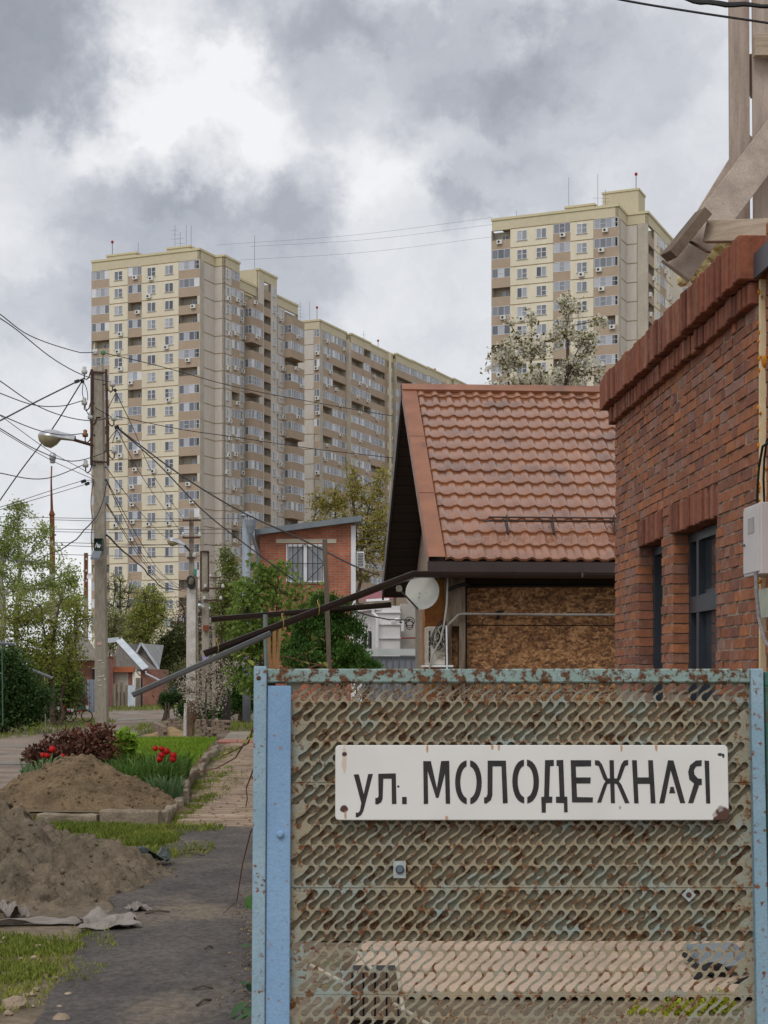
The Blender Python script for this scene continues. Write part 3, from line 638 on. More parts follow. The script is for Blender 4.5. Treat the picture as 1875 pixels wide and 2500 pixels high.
plank('timber_post', 'tall upright grey board with a nailed block, right of the pair', at(1868, 600, 11.3), at(1864, -90, 11.3), .165, .045, m_wv)
plank('timber_block', 'short square timber block nailed across the right upright board', at(1840, 112, 11.2), at(1950, 112, 11.2), .155, .06, m_wh)
plank('timber_cleat', 'short offcut board spanning the gap between the upright boards', at(1826, 135, 11.5), at(1850, 235, 11.5), .1, .045, m_wdk)
plank('rafter', 'long sloping rafter board crossing the upright boards', at(1990, 208, 11.2), at(1648, 662, 11.0), .235, .05, m_wd)
plank('rafter', 'second sloping rafter seen behind the crossing rafter', at(1840, 340, 11.75), at(1650, 650, 11.6), .16, .05, m_wd)
plank('eaves_plank', 'short thick plank nailed along the rafter foot', at(1718, 520, 10.85), at(1632, 626, 10.8), .07, .16, m_wdk, (-.6, .3, -.6))
plank('tie_beam', 'level grey beam with a chamfered end resting on the parapet', at(1724, 566, 10.9), at(1990, 560, 10.4), .15, .05, m_wh)
mb = MB(); mb.beam(at(1686, 590, 10.9), at(1730, 616, 10.7), .03, .012); single('steel_bracket', mb, mat('rusty steel', S(96, 66, 50), S(70, 50, 42), 20, .8), 'small rusty steel bracket on the rafter foot', 'bracket')
rn = random.Random(3); mb = MB()
for i in range(26):
    t = rn.random(); c = at(1688 + 110 * t + rn.uniform(-12, 12), 690 - 118 * t + rn.uniform(-25, 12), 11.3); r = rn.uniform(.025, .06)
    mb.lathe(c, (rn.uniform(-1, 1), rn.uniform(-1, 1), rn.uniform(-.3, .6)), [(r * .5, 0), (r, r * .5), (r * .9, r), (r * .4, r * 1.3)], 6)
single('foam_filling', mb, mat('pale foam', S(216, 200, 150), S(196, 178, 124), 14, .9, bump=.01, bscale=30), 'lumpy pale yellow foam squeezed between the timbers and the parapet', 'foam')

# ------------------------------------------------------------------ tiled house
E = at(1050, 1368, 17.7); e1 = Vector((.9973, .0738, 0)); e2 = Vector((-.0738, .9973, 0)); RUN, RISE = 3.51, 2.54; SL = math.hypot(RUN, RISE)
up_s = (e2 * RUN + Vector((0, 0, RISE))) / SL; nrm = e1.cross(up_s); HROT = math.atan2(e1.y, e1.x); PITCH = math.atan2(RISE, RUN)
h1 = thing('tiled_house', 'small house with a glossy terracotta pressed-tile roof and boarded front', 'house', (E.x, E.y, 0))
def hp(u, v, z): q = E + e1 * u + e2 * v; return Vector((q.x, q.y, z))
def rp(u, s, n=0.0): return E + e1 * u + up_s * s + nrm * n
def tile_mat():
    m = mat('terracotta tile', S(150, 99, 70), S(130, 84, 59), 4, .2, c3=S(114, 76, 57), spec=.6, coat=.35, fine=.08, bump=.002, bscale=9, island=.05)
    return m
m_tile = tile_mat(); m_dkbr = mat('dark brown metal', S(66, 54, 50), S(56, 46, 43), 2, .45, spec=.4); m_flash = mat('terracotta flashing', S(150, 100, 74), S(132, 86, 63), 3, .5, c3=S(118, 80, 62), spec=.4)
TW = .183; RH = SL / 15
def tile_mesh():
    mb = MB(); nx = 10; prof = lambda x: .029 * max(math.sin(math.pi * min(1, (x / TW) / .62)) ** 1.1, .0)
    rows = [(-.003, -.004), (0, .022), (.02, .025), (RH * .5, .013), (RH + .004, .0)]
    for y, z in rows:
        for i in range(nx + 1):
            x = TW * i / nx; p = prof(x); mb.v.append((x, y - .012 * (1 - p / .026) * (y < .1) * 0, z + p))
    for r in range(len(rows) - 1):
        for i in range(nx): a = r * (nx + 1) + i; mb.f.append((a, a + 1, a + nx + 2, a + nx + 1))
    return mesh_of(mb, 'roof_tile', m_tile, smooth=False)
TM = tile_mesh()
for p in TM.polygons: p.use_smooth = p.index >= 10
W = WL[h1.name]; far = MB(); MT = Matrix((e1, up_s, nrm)).transposed().to_4x4()
rf = MB()
rf.add([rp(-.0, 0, -.012), rp(6.2, 0, -.012), rp(6.2, SL, -.012), rp(0, SL, -.012), rp(0, 0, -.1), rp(6.2, 0, -.1), rp(6.2, SL, -.1), rp(0, SL, -.1)],
       [(0, 1, 2, 3), (7, 6, 5, 4), (0, 4, 5, 1), (0, 3, 7, 4), (1, 5, 6, 2)])
roof = part('roof', rf, m_dkbr, h1)
for r in range(15):
    for c in range(24):
        p = rp(.165 + c * TW, r * RH)
        if c < 15:
            o = link('roof_tile', TM, roof, p - W); o.rotation_euler = MT.to_euler()
        else:
            n0 = len(far.v); far.v.extend([tuple(p + (MT.to_3x3() @ v.co)) for v in TM.vertices]); far.f.extend([tuple(n0 + q for q in f.vertices) for f in TM.polygons])
o = part('roof_tile', far, m_tile, roof, kind='stuff')
mb = MB()
for i in range(3):
    s0, s1 = SL * i / 3 - .01, SL * (i + 1) / 3 - .02
    mb.add([rp(-.02, s0, .055 - .004 * i), rp(.168, s0, .055 - .004 * i), rp(.168, s1, .05 - .004 * i), rp(-.02, s1, .05 - .004 * i), rp(-.02, s0, -.11), rp(-.02, s1, -.11)], [(0, 1, 2, 3), (0, 3, 5, 4)])
part('verge_flashing', mb, m_flash, roof)
top = rp(0, SL); mb = MB()
for i in range(4):
    a = rp(-.02 + i * 1.55, SL, 0); b = e1 * 1.56
    dn = up_s * -.16; dn2 = Vector((up_s.x, up_s.y, -up_s.z)) * .16 ; zz = Vector((0, 0, .06 + .003 * (i % 2)))
    mb.add([a + zz, a + b + zz, a + b + dn + nrm * .062, a + dn + nrm * .062, a + b + dn2 + Vector((0, 0, .06)), a + dn2 + Vector((0, 0, .06)), a + dn + nrm * .02, a + b + dn + nrm * .02], [(3, 2, 1, 0), (0, 1, 4, 5), (6, 7, 2, 3)])
part('ridge_cap', mb, m_flash, roof)
sn = MB()
for s_, n_ in ((.70, .10), (.70, .15)): sn.tube([rp(.66 + (n_ - .1) * 1.2, s_, n_), rp(6, s_, n_)], .011, 6)
sg_ = part('snow_guard', sn, m_dkbr, roof)
for px_ in (.93, 1.46, 2.17, 2.9): q = MB(); q.beam(rp(px_, .5, .05), rp(px_, .72, .17), .008, .05, side=e1); q.beam(rp(px_, .52, .04), rp(px_, .86, .05), .02, .012, side=e1); part('guard_bracket', q, m_dkbr, sg_)
# far slope with boarded soffit
up_f = (-e2 * RUN + Vector((0, 0, RISE))) / SL; E2 = E + e2 * (2 * RUN)
nf = up_f.cross(e1)
def fp(u, s, n=0.0): return E2 + e1 * u + up_f * s + nf * n
mb = MB(); mb.add([fp(0, 0, .05), fp(6.2, 0, .05), fp(6.2, SL, .05), fp(0, SL, .05), fp(0, 0, -.08), fp(6.2, 0, -.08), fp(6.2, SL, -.08), fp(0, SL, -.08)], [(3, 2, 1, 0), (4, 5, 6, 7), (1, 5, 4, 0), (4, 7, 3, 0), (2, 6, 5, 1)])
part('roof', mb, m_flash, h1)
m_sof = mat('dark brown soffit', S(50, 40, 38), S(42, 34, 32), 3, .5)
sb = MB(); sb.box(0, 0, 0, .46, .185, .02); sbm = mesh_of(sb, 'soffit_board', m_sof); MTF = Matrix((e1, up_f, -nf)).transposed()
for i in range(22):
    o = link('soffit_board', sbm, h1, fp(.01, .02 + i * .195, -.085) - W); o.rotation_euler = MTF.to_euler()
mb = MB(); mb.frame_box(fp(-.03, 0, -.14), e1 * .03, up_f * SL, nf * .2); part('barge_board', mb, m_dkbr, h1)
mb = MB(); mb.frame_box(rp(.0, .02, -.125), e1 * .45, up_s * SL * .98, nrm * .02); part('soffit', mb, m_sof, h1)
# gable wall of pale blocks
m_blkw = mat('pale aerated block', S(196, 192, 184), S(180, 176, 168), 6, .95, bump=.004, bscale=50)
mb = MB(); g0, g1 = .45, 6.57; zt = lambda v: E.z + min(v, 2 * RUN - v) / RUN * RISE - .22
mb.prism([hp(.452, g0, 0), hp(.452, g1, 0), hp(.452, g1, zt(g1)), hp(.452, RUN, zt(RUN)), hp(.452, g0, zt(g0))], e1 * .3); part('gable_wall', mb, m_mort, h1)
for k in range(15):
    z = 1.6 + k * .25; v = g0 + (.0 if k % 2 else -.3)
    while v < 3.4:
        a, b = max(v, g0), min(v + .6, g1)
        if z + .24 < zt(a) and b - a > .1:
            q = MB(); q.frame_box(hp(.44, a + .005, z), e1 * .2, e2 * (b - a - .01), (0, 0, .24)); part('wall_block', q, m_blkw, h1)
        v += .6
# front: fascia, gutter, boards, post
mb = MB(); mb.frame_box(hp(-.03, -.03, E.z - .155), e1 * 6, e2 * .03, (0, 0, .14)); part('fascia', mb, m_dkbr, h1)
mb = MB(); mb.frame_box(hp(-.03, -.034, E.z - .15), e1 * .62, e2 * .004, (0, 0, .12)); part('fascia_splice', mb, m_dkbr, h1)
mb = MB(); mb.frame_box(hp(.05, .0, E.z - .18), e1 * 6, e2 * .47, (0, 0, .02)); part('soffit', mb, m_sof, h1)
def gutter(mb, p0, p1, r=.062, n=8):
    p0, p1 = Vector(p0), Vector(p1); d = (p1 - p0).normalized(); s = Vector((-d.y, d.x, 0)).normalized(); u = d.cross(s); u = u if u.z > 0 else -u
    for rr, fl in ((r, 0), (r - .004, 1)):
        vs = []
        for p in (p0, p1):
            for i in range(n + 1): t = math.pi * i / n; vs.append(p + s * math.cos(t) * rr - u * math.sin(t) * rr * 1.05)
        mb.add(vs, [(i, i + 1, n + 2 + i, n + 1 + i) if fl else (n + 1 + i, n + 2 + i, i + 1, i) for i in range(n)])
    for sg in (1, -1): mb.tube([p0 + s * sg * r, p1 + s * sg * r], .008, 5)
m_gut = mat('brown gutter', S(58, 44, 40), S(48, 37, 34), 2, .35, spec=.5)
g0p = at(1006, 1396, 17.62); mb = MB(); gutter(mb, g0p, hp(6, -.1, g0p.z)); gt = part('gutter', mb, m_gut, h1)
for px in (1078, 1258, 1422): q = at(px, 1396, 17.62); mb = MB(); gutter(mb, q, q + e1 * .03, .067); part('gutter_bracket', mb, m_dkbr, gt)
gx = thing('gutter_extension', 'long dark brown gutter sloping from the tiled roof down over the footpath with grey end', 'gutter', g0p)
a, b = at(1008, 1396, 17.62), at(497, 1590, 17.62); mb = MB(); gutter(mb, a, b, .066); part('brown_run', mb, m_gut, gx)
a, b = at(660, 1541, 17.6), at(322, 1692, 17.6); mb = MB(); gutter(mb, a, b, .052); part('grey_run', mb, mat('galvanised grey', S(128, 132, 136), S(112, 116, 120), 3, .5, spec=.4), gx)
for t in (.45, .62, .93):
    q = at(1008 + (497 - 1008) * t, 1396 + 194 * t, 17.62); mb = MB(); n = 14; mb.tube([q + Vector((.012 * math.sin(i), .078 * math.cos(2 * math.pi * i / n), .085 * math.sin(2 * math.pi * i / n))) for i in range(n + 1)], .005, 4); part('tie_wire', mb, mat('tie wire', S(176, 150, 84), None, 9, .6), gx)
a, b = at(955, 1471, 24.8), at(516, 1507, 24.8); mb = MB(); gutter(mb, a, b, .075)
o = single('gutter_extension', mb, m_gut, 'upper dark brown gutter reaching level out behind the sloping one', 'gutter')
def osb_mat():
    m = bpy.data.materials.new('strand board'); MATS['strand board'] = m; m.use_nodes = True; N = m.node_tree.nodes; L = m.node_tree.links; b = N['Principled BSDF']; b.inputs['Roughness'].default_value = .8
    g = N.new('ShaderNodeNewGeometry'); nz = N.new('ShaderNodeTexNoise'); nz.inputs['Scale'].default_value = 7; nz.inputs['Detail'].default_value = 3; L.new(g.outputs['Position'], nz.inputs['Vector'])
    mx = N.new('ShaderNodeMixRGB'); mx.inputs[0].default_value = .05; L.new(g.outputs['Position'], mx.inputs[1]); L.new(nz.outputs['Color'], mx.inputs[2])
    cs = []
    for st, sc_ in (((1, 1, 2.6), 14), ((1.6, 1, 1.8), 24)):
        mp = N.new('ShaderNodeMapping'); mp.inputs['Scale'].default_value = st; mp.inputs['Rotation'].default_value = (0, .5 * (sc_ - 22) / 8, 0); L.new(mx.outputs[0], mp.inputs[0])
        v = N.new('ShaderNodeTexVoronoi'); v.inputs['Scale'].default_value = sc_; L.new(mp.outputs[0], v.inputs['Vector']); cs.append(v)
    s = N.new('ShaderNodeSeparateColor'); L.new(cs[0].outputs['Color'], s.inputs[0]); s2 = N.new('ShaderNodeSeparateColor'); L.new(cs[1].outputs['Color'], s2.inputs[0])
    a = N.new('ShaderNodeMath'); a.operation = 'ADD'; L.new(s.outputs[0], a.inputs[0]); L.new(s2.outputs[1], a.inputs[1]); h = N.new('ShaderNodeMath'); h.operation = 'MULTIPLY'; h.inputs[1].default_value = .5; L.new(a.outputs[0], h.inputs[0])
    r = N.new('ShaderNodeValToRGB'); L.new(h.outputs[0], r.inputs[0]); e = r.color_ramp.elements; e[0].position = .15; e[0].color = S(82, 54, 32); e[1].position = .9; e[1].color = S(186, 142, 98); q = e.new(.5); q.color = S(134, 92, 56)
    L.new(r.outputs[0], b.inputs['Base Color']); bp = N.new('ShaderNodeBump'); bp.inputs['Distance'].default_value = .004; L.new(h.outputs[0], bp.inputs['Height']); L.new(bp.outputs[0], b.inputs['Normal']); return m
m_osb = osb_mat()
def fx(px, d=18.15): return (px - CX) * d / F - E.x + .005
def fz(py, d=18.15): return CH - (py - HY) * d / F
for nm, z0, z1 in (('strand_board', fz(1526) + .004, fz(1432)), ('strand_board', fz(1690), fz(1527) - .004), ('strand_board', .1, fz(1690) - .02)):
    mb = MB(); mb.frame_box(hp(fx(1146), .42 + (.006 if z1 > 2 else 0), z0), e1 * 4.6, e2 * .012, (0, 0, z1 - z0)); part(nm, mb, m_osb, h1)
mb = MB(); mb.frame_box(hp(fx(1137), .44, 0), e1 * 5, e2 * .2, (0, 0, 2.75)); part('front_wall', mb, mat('dark brown timber', S(70, 54, 42), S(54, 42, 34), 4, .9), h1)  # wall behind the boards, mottled dark brown timber colour
m_rub = mat('black seal', S(30, 28, 28), None, 5, .7)
mb = MB(); mb.tube([hp(fx(1140), .4, .4), hp(fx(1140), .4, fz(1445)), hp(fx(1146), .4, fz(1431)), hp(fx(1300), .4, fz(1429)), hp(fx(1520), .4, fz(1428)), hp(fx(1700), .4, fz(1428))], .022, 6); part('black_seal', mb, m_rub, h1)
m_old = wood('old grey oak', S(132, 116, 100), S(88, 76, 64), (10, 10, 1), 3)
ps = thing('timber_post', 'thick weathered grey timber post with a slot cut in it, beside the boarded front', 'post', hp(fx(1112), .3, 0))
mb = MB()
x0, xa, xb, x1 = fx(1090), fx(1103), fx(1121), fx(1136)
mb.frame_box(hp(x0, .2, .1), e1 * (xa - x0), e2 * .2, (0, 0, fz(1530) - .1)); mb.frame_box(hp(xb, .2, .1), e1 * (x1 - xb), e2 * .2, (0, 0, fz(1530) - .1)); mb.frame_box(hp(x0, .2, fz(1530)), e1 * (x1 - x0), e2 * .2, (0, 0, fz(1410) - fz(1530)))
part('shaft', mb, m_old, ps)
mb = MB(); mb.frame_box(hp(xa, .33, .1), e1 * (xb - xa), e2 * .02, (0, 0, fz(1530) - .1)); part('slot_board', mb, m_osb, ps)
m_pipe = mat('galvanised pipe', S(150, 146, 140), S(120, 114, 108), 9, .5, spec=.4)
mb = MB(); mb.tube([hp(fx(1087), .12, fz(1534)), hp(fx(1118), .14, fz(1503)), hp(fx(1132), .15, fz(1501)), hp(fx(1330), .15, fz(1502)), hp(fx(1700), .15, fz(1502))], .014, 8); single('wall_pipe', mb, m_pipe, 'thin grey metal pipe running level across the boarded house front', 'pipe')
mb = MB(); mb.box(0, 0, 0, .078, .04, .02); mb.box(0.005, 0, -.08, .03, .04, 0); mb.v = [tuple(hp(fx(1217), .37, fz(1496)) + Vector(v)) for v in mb.v]; part('board_hook', mb, m_rub, h1)
# corner left of the post: foam, brick, air conditioner, dish, cables
mb = MB(); mb.frame_box(hp(fx(1043), .46, .1), e1 * (fx(1092) - fx(1043)), e2 * .3, (0, 0, 2.5)); part('corner_pier', mb, mat('orange brick pier', S(150, 88, 56), S(170, 120, 60), 7, .9, c3=S(190, 150, 70), bump=.01, bscale=20), h1)
ac = thing('air_conditioner', 'dented white air conditioner with tangled black hoses at the house corner', 'air conditioner', hp(fx(1060), .3, fz(1640)))
mb = MB(); mb.frame_box(hp(fx(1042), .1, fz(1624)), e1 * .2, e2 * .34, (0, 0, fz(1532) - fz(1624))); part('case', mb, mat('dirty white enamel', S(196, 192, 182), S(160, 152, 138), 8, .6, c3=S(104, 84, 66)), ac, bevel=.008)
mb = MB(); mb.frame_box(hp(fx(1034), .05, fz(1629)), e1 * .32, e2 * .4, (0, 0, .022)); part('shelf', mb, m_pvc, ac)
mb = MB()
for i in range(6): mb.frame_box(hp(fx(1045), .092, fz(1618 - 13 * i)), e1 * .018, e2 * .01, (0, 0, .05))
part('grille', mb, m_dark, ac)
rn = random.Random(12)
for i in range(9):
    c = hp(fx(1070 + rn.uniform(-10, 10)), .06, fz(1555 + rn.uniform(-10, 14))); rx, rz_ = rn.uniform(.03, .06), rn.uniform(.08, .16); tl = rn.uniform(-.3, .5); mb = MB()
    pts = []
    for k in range(17):
        t = 2 * math.pi * k / 16; dx, dz = rx * math.cos(t), rz_ * math.sin(t); pts.append(c + Vector((dx * math.cos(tl) + dz * math.sin(tl), .012 * rn.uniform(-1, 1), dz * math.cos(tl) - dx * math.sin(tl))))
    mb.tube(pts, .006, 5); part('hose', mb, m_blk if i % 3 else mat('grey hose', S(170, 164, 154), None, 9, .6), ac)
mb = MB(); mb.tube([hp(fx(1090), .05, fz(1400)), hp(fx(1087), .04, fz(1480)), hp(fx(1080), .03, fz(1530)), hp(fx(1072), .03, fz(1565)), hp(fx(1052), .03, fz(1600)), hp(fx(1042), .03, fz(1650))], [.008, .012, .012, .01, .012, .012], 7); part('hose', mb, mat('grey hose', S(170, 164, 154), None, 9, .6), ac)
mb = MB(); mb.tube([hp(fx(1086), .03, fz(1530)), hp(fx(1088), .04, fz(1640))], .01, 6); part('hose', mb, m_pvc, ac)
mb = MB(); mb.tube([hp(fx(1088), .12, fz(1446)), hp(fx(1110), .12, fz(1436)), hp(fx(1135), .16, fz(1429)), hp(fx(1150), .36, fz(1428))], .02, 7); single('cable', mb, m_blk, 'fat black cable bent across the head of the weathered timber post', 'cable')
# dishes
def dish(name, label, c, r, axis, m, logo=False, arm=True):
    t = thing(name, label, 'satellite dish', c); ax = Vector(axis).normalized(); c = Vector(c); mb = MB()
    prof = [(r * k / 10, .22 * r * (k / 10) ** 2) for k in range(0, 11)]; prof[0] = (.002, 0)
    mb.lathe(c - ax * .22 * r, ax, prof, 32, False); mb.lathe(c - ax * .23 * r, ax, prof + [(r * 1.015, .23 * r), (r * 1.015, .2 * r)], 32, False)
    part('reflector', mb, m, t, smooth=True)
    if arm:
        dn = Vector((-.35, -.25, -.9)); a0 = c + (dn - ax * dn.dot(ax)).normalized() * r * .98; f = c + ax * r * .95 + Vector((-r * .95, 0, -.02 * r))
        mb = MB(); mb.tube([a0, f], .012, 6); part('feed_arm', mb, mat('dish arm', S(96, 92, 90), None, 9, .5), t)
        mb = MB(); mb.lathe(f, Vector((-.1, .1, 1)), [(.02, -.03), (.035, -.02), (.035, .02), (.02, .04)], 10); part('feed_horn', mb, mat('feed horn', S(204, 198, 184), None, 9, .6), t)
        mb = MB(); mb.tube([f + Vector((-.06, 0, .06)), c + Vector((r * .3, -.06, r * .95))], .012, 6); part('stay_rod', mb, m_pvc, t)
        mb = MB()
        for dx, dz in ((-.25, -.28), (.12, -.3), (-.2, -.05), (.2, -.04)): q = c + Vector((dx * r, 0, dz * r)) - ax * .18 * r; mb.lathe(q, ax, [(.006, 0), (.006, .01)], 6)
        part('bolt', mb, m_dark, t)
    mb = MB(); mb.tube([c - ax * .25 * r, c - ax * .5 * r + Vector((.25 * r, .3, -.3 * r))], .02, 6); part('bracket', mb, m_pipe, t)
    return t
m_dish = mat('dish enamel', S(206, 206, 198), S(192, 192, 184), 3, .5, c3=S(186, 182, 166))
dish('satellite_dish', 'pale round satellite dish under the eaves corner of the tiled house', at(1031, 1445, 17.9), .2, (-.38, -.92, .14), m_dish)
# ------------------------------------------------------------------ the rusty gate and the street sign (1 photo pixel = 1 mm on its plane)
GD = 3.9; TILT = math.atan2(-.07, .865); GO = Vector((0, GD, CH - (1635 - HY) * .001))
def rust_mat(name, base, base2, rust, amt, sc_=26, sheen=.5, teal=None):
    m = bpy.data.materials.new(name); MATS[name] = m; m.use_nodes = True; N = m.node_tree.nodes; L = m.node_tree.links; b = N['Principled BSDF']; b.inputs['Roughness'].default_value = .6
    g = N.new('ShaderNodeNewGeometry')
    def nz(s, d, o, r=.65):
        n = N.new('ShaderNodeTexNoise'); n.inputs['Scale'].default_value = s; n.inputs['Detail'].default_value = d; n.inputs['Roughness'].default_value = r
        v = N.new('ShaderNodeVectorMath'); v.inputs[1].default_value = (o, o, o); L.new(g.outputs['Position'], v.inputs[0]); L.new(v.outputs[0], n.inputs['Vector']); return n.outputs['Fac']
    def rng(v, a, c, lo=0., hi=1.):
        q = N.new('ShaderNodeMapRange'); q.inputs['From Min'].default_value = a; q.inputs['From Max'].default_value = c; q.inputs['To Min'].default_value = lo; q.inputs['To Max'].default_value = hi; L.new(v, q.inputs['Value']); return q.outputs[0]
    def mix(f, a, c):
        x = N.new('ShaderNodeMixRGB'); L.new(f, x.inputs[0])
        for i, v in ((1, a), (2, c)):
            if isinstance(v, tuple): x.inputs[i].default_value = v
            else: L.new(v, x.inputs[i])
        return x.outputs[0]
    c = mix(rng(nz(3.2, 5, 3), .4, .6), base, base2)
    if teal: c = mix(rng(nz(9, 5, 8), .51, .66), c, teal)
    c = mix(rng(nz(150, 3, 1), .52, .7, 0, .5), c, tuple(x * .6 for x in base[:3]) + (1,))
    k = .72 - amt * .3
    rm = rng(nz(sc_, 8, 0), k - .05, k + .03); c2 = mix(rng(nz(sc_ * 3.2, 4, 5), .4, .6), rust, tuple(x * .45 for x in rust[:3]) + (1,)); c = mix(rm, c, c2)
    L.new(c, b.inputs['Base Color']); L.new(rng(rm, 0, 1, .5, .9), b.inputs['Roughness'])
    bp = N.new('ShaderNodeBump'); bp.inputs['Distance'].default_value = .0015; L.new(nz(120, 6, 2), bp.inputs['Height']); L.new(bp.outputs[0], b.inputs['Normal']); return m
RUST = S(136, 84, 44)
m_stile = rust_mat('pale blue flaking paint', S(146, 172, 186), S(128, 158, 176), RUST, .34, 60)
m_bar = rust_mat('blue gate paint', S(134, 168, 202), S(120, 154, 190), S(168, 112, 66), .2, 60)
m_rail = rust_mat('teal flaking paint', S(134, 156, 150), S(118, 140, 132), S(108, 70, 44), .66, 42, teal=S(146, 168, 168))
m_mesh = rust_mat('rusty pressed sheet', S(157, 143, 115), S(146, 140, 120), S(128, 84, 50), .52, 46, teal=S(144, 156, 150))
m_back = rust_mat('dull olive backing sheet', S(136, 120, 93), S(122, 113, 89), S(106, 72, 46), .48, 24, teal=S(120, 122, 102))
m_green = rust_mat('green gate paint', S(60, 104, 90), S(50, 88, 78), S(104, 62, 40), .45, 12)
gate = thing('garden_gate', 'rusty pale blue metal gate with pressed lattice panels', 'gate', GO); gate.rotation_euler = (TILT, 0, 0); WL[gate.name] = Vector((0, 0, 0))
def gp(px, py, y=0.0): return ((px - CX) * .001, y, -(py - 1635) * .001)
def gbox(mb, x0, y0, x1, y1, a, b): p, q = gp(x0, y1), gp(x1, y0); mb.box(p[0], a, p[2], q[0], b, q[2])
GB = 2960
mb = MB(); gbox(mb, 622, 1629, 653, GB, -.03, .012); part('hinge_stile', mb, m_stile, gate, bevel=.002, label='narrow pale blue edge post of the gate')
mb = MB(); gbox(mb, 655, 1676, 712, GB, -.022, -.006); part('flat_bar', mb, m_bar, gate, bevel=.0015, label='wide smooth blue flat bar along the gate edge')
mb = MB(); gbox(mb, 653, 1634, 1828, 1668, -.018, .02); part('top_rail', mb, m_rail, gate, bevel=.003, label='rust-blotched teal top rail')
mb = MB(); gbox(mb, 1828, 1634, 1859, GB, -.02, .014); part('lock_stile', mb, m_stile, gate, bevel=.002)
mb = MB(); gbox(mb, 653, GB - 40, 1828, GB, -.018, .02); part('bottom_rail', mb, m_rail, gate, bevel=.002)
mb = MB(); gbox(mb, 655, 1668, 672, 1700, -.004, .01); part('corner_tab', mb, mat('brown rust', S(96, 64, 48), S(74, 50, 40), 40, .9), gate)
mb = MB(); gbox(mb, 690, 1712, 1832, 2292, .015, .018); part('backing_sheet', mb, m_back, gate, label='dull olive rusty sheet behind the lattice')
def hole(cx, cy):                                        # slanted dog-bone slot, in photo pixels
    ax, ay, r, nk = 17.0, 15.2, 9.2, 4.9; L_ = math.hypot(ax, ay); dx, dy = ax / L_, -ay / L_; nx_, ny_ = -dy, dx; out = []
    for sgn, base in ((1, 0.0), (-1, math.pi)):
        c = (cx + sgn * ax, cy - sgn * ay)
        for k in range(7):
            t = math.radians(-125 + 250 * k / 6); ex = math.cos(t) * sgn; ey = math.sin(t) * sgn
            out.append((c[0] + r * (dx * ex + nx_ * ey), c[1] + r * (dy * ex + ny_ * ey)))
        # neck, slightly skewed so the webs read as waves
        m_ = (cx, cy); out.append((m_[0] + nk * nx_ * sgn + dx * 2.5 * sgn, m_[1] + nk * ny_ * sgn + dy * 2.5 * sgn))
    return out
def lattice(y0, y1, rows, ph0, x0=700, x1=1836):
    cu = bpy.data.curves.new('lattice', 'CURVE'); cu.dimensions = '2D'; cu.fill_mode = 'BOTH'; cu.extrude = .0035; cu.resolution_u = 1
    def poly(ps):
        s = cu.splines.new('POLY'); s.points.add(len(ps) - 1); s.use_cyclic_u = True
        for i, (a, b) in enumerate(ps): s.points[i].co = ((a - CX) * .001, -(b - 1635) * .001, 0, 1)
    poly([(x0, y0), (x1, y0), (x1, y1), (x0, y1)])
    for r, cy in enumerate(rows):
        ph = ph0 + r * 8.0
        x = x0 + 30 + ph % 28
        while x < x1 - 30: poly(hole(x, cy)); x += 28
    o = bpy.data.objects.new('tmp', cu); col.objects.link(o); dg = bpy.context.evaluated_depsgraph_get(); me = bpy.data.meshes.new_from_object(o.evaluated_get(dg)); bpy.data.objects.remove(o); bpy.data.curves.remove(cu)
    for v in me.vertices: v.co = (v.co.x, -v.co.z, v.co.y)
    me.name = 'lattice_panel'; me.materials.clear(); me.materials.append(m_mesh); me.update(); return me
for i, (sm, sb_) in enumerate(((1640, 1909), (1910.5, 2163), (2164.5, 2418), (2419.5, 2672), (2673.5, 2925))):
    rows = [sb_ - 25 - 49 * k for k in range(4, -1, -1)] if i == 0 else [sm + 28 + 49 * k for k in range(5)]
    o = link('lattice_panel', lattice(sm, sb_, rows, i * 11.0), gate, (0, .007, 0))
mb = MB(); gbox(mb, 960, 2099, 990, 2140, -.006, .002); pl = part('bolt_plate', mb, mat('pale zinc', S(176, 182, 180), S(150, 158, 158), 60, .5, spec=.4), gate)
mb = MB(); mb.lathe(gp(976, 2119, -.006), (0, -1, 0), [(.011, 0), (.011, .004), (.007, .009)], 10); part('bolt', mb, mat('bolt steel', S(120, 132, 146), None, 30, .4, metal=.6), gate)
mb = MB(); c = gp(1672, 2180, 0); s_ = .017; mb.prism([(c[0] - s_, -.004, c[2]), (c[0], -.004, c[2] - s_), (c[0] + s_, -.004, c[2]), (c[0], -.004, c[2] + s_)], (0, -.004, 0)); part('bolt_plate', mb, pl.data.materials[0], gate)
mb = MB(); mb.lathe((c[0], -.008, c[2]), (0, -1, 0), [(.007, 0), (.005, .004)], 8); part('bolt', mb, mat('brown rust', S(96, 64, 48), S(74, 50, 40), 40, .9), gate)
mb = MB(); mb.lathe(gp(688, 2035, -.022), (0, -1, 0), [(.009, 0), (.009, .006), (.005, .01)], 10); part('bolt', mb, m_bar, gate)
mb = MB(); mb.lathe(gp(634, 1658, -.03), (0, -1, 0), [(.006, 0), (.004, .003)], 8); part('bolt', mb, mat('brown rust', S(96, 64, 48), S(74, 50, 40), 40, .9), gate)
gg = thing('green_gate', 'dark green rusty metal gate leaf next to the blue gate', 'gate', GO); gg.rotation_euler = (TILT, 0, 0); WL[gg.name] = Vector((0, 0, 0))
mb = MB(); gbox(mb, 1864, 1640, 2300, 1676, -.01, .03); part('top_rail', mb, m_green, gg, bevel=.002)
mb = MB(); gbox(mb, 1864, 1676, 1890, GB, -.01, .03); part('stile', mb, m_green, gg, bevel=.002)
mb = MB(); gbox(mb, 1890, 1676, 2300, GB, .005, .009); part('sheet', mb, m_green, gg)
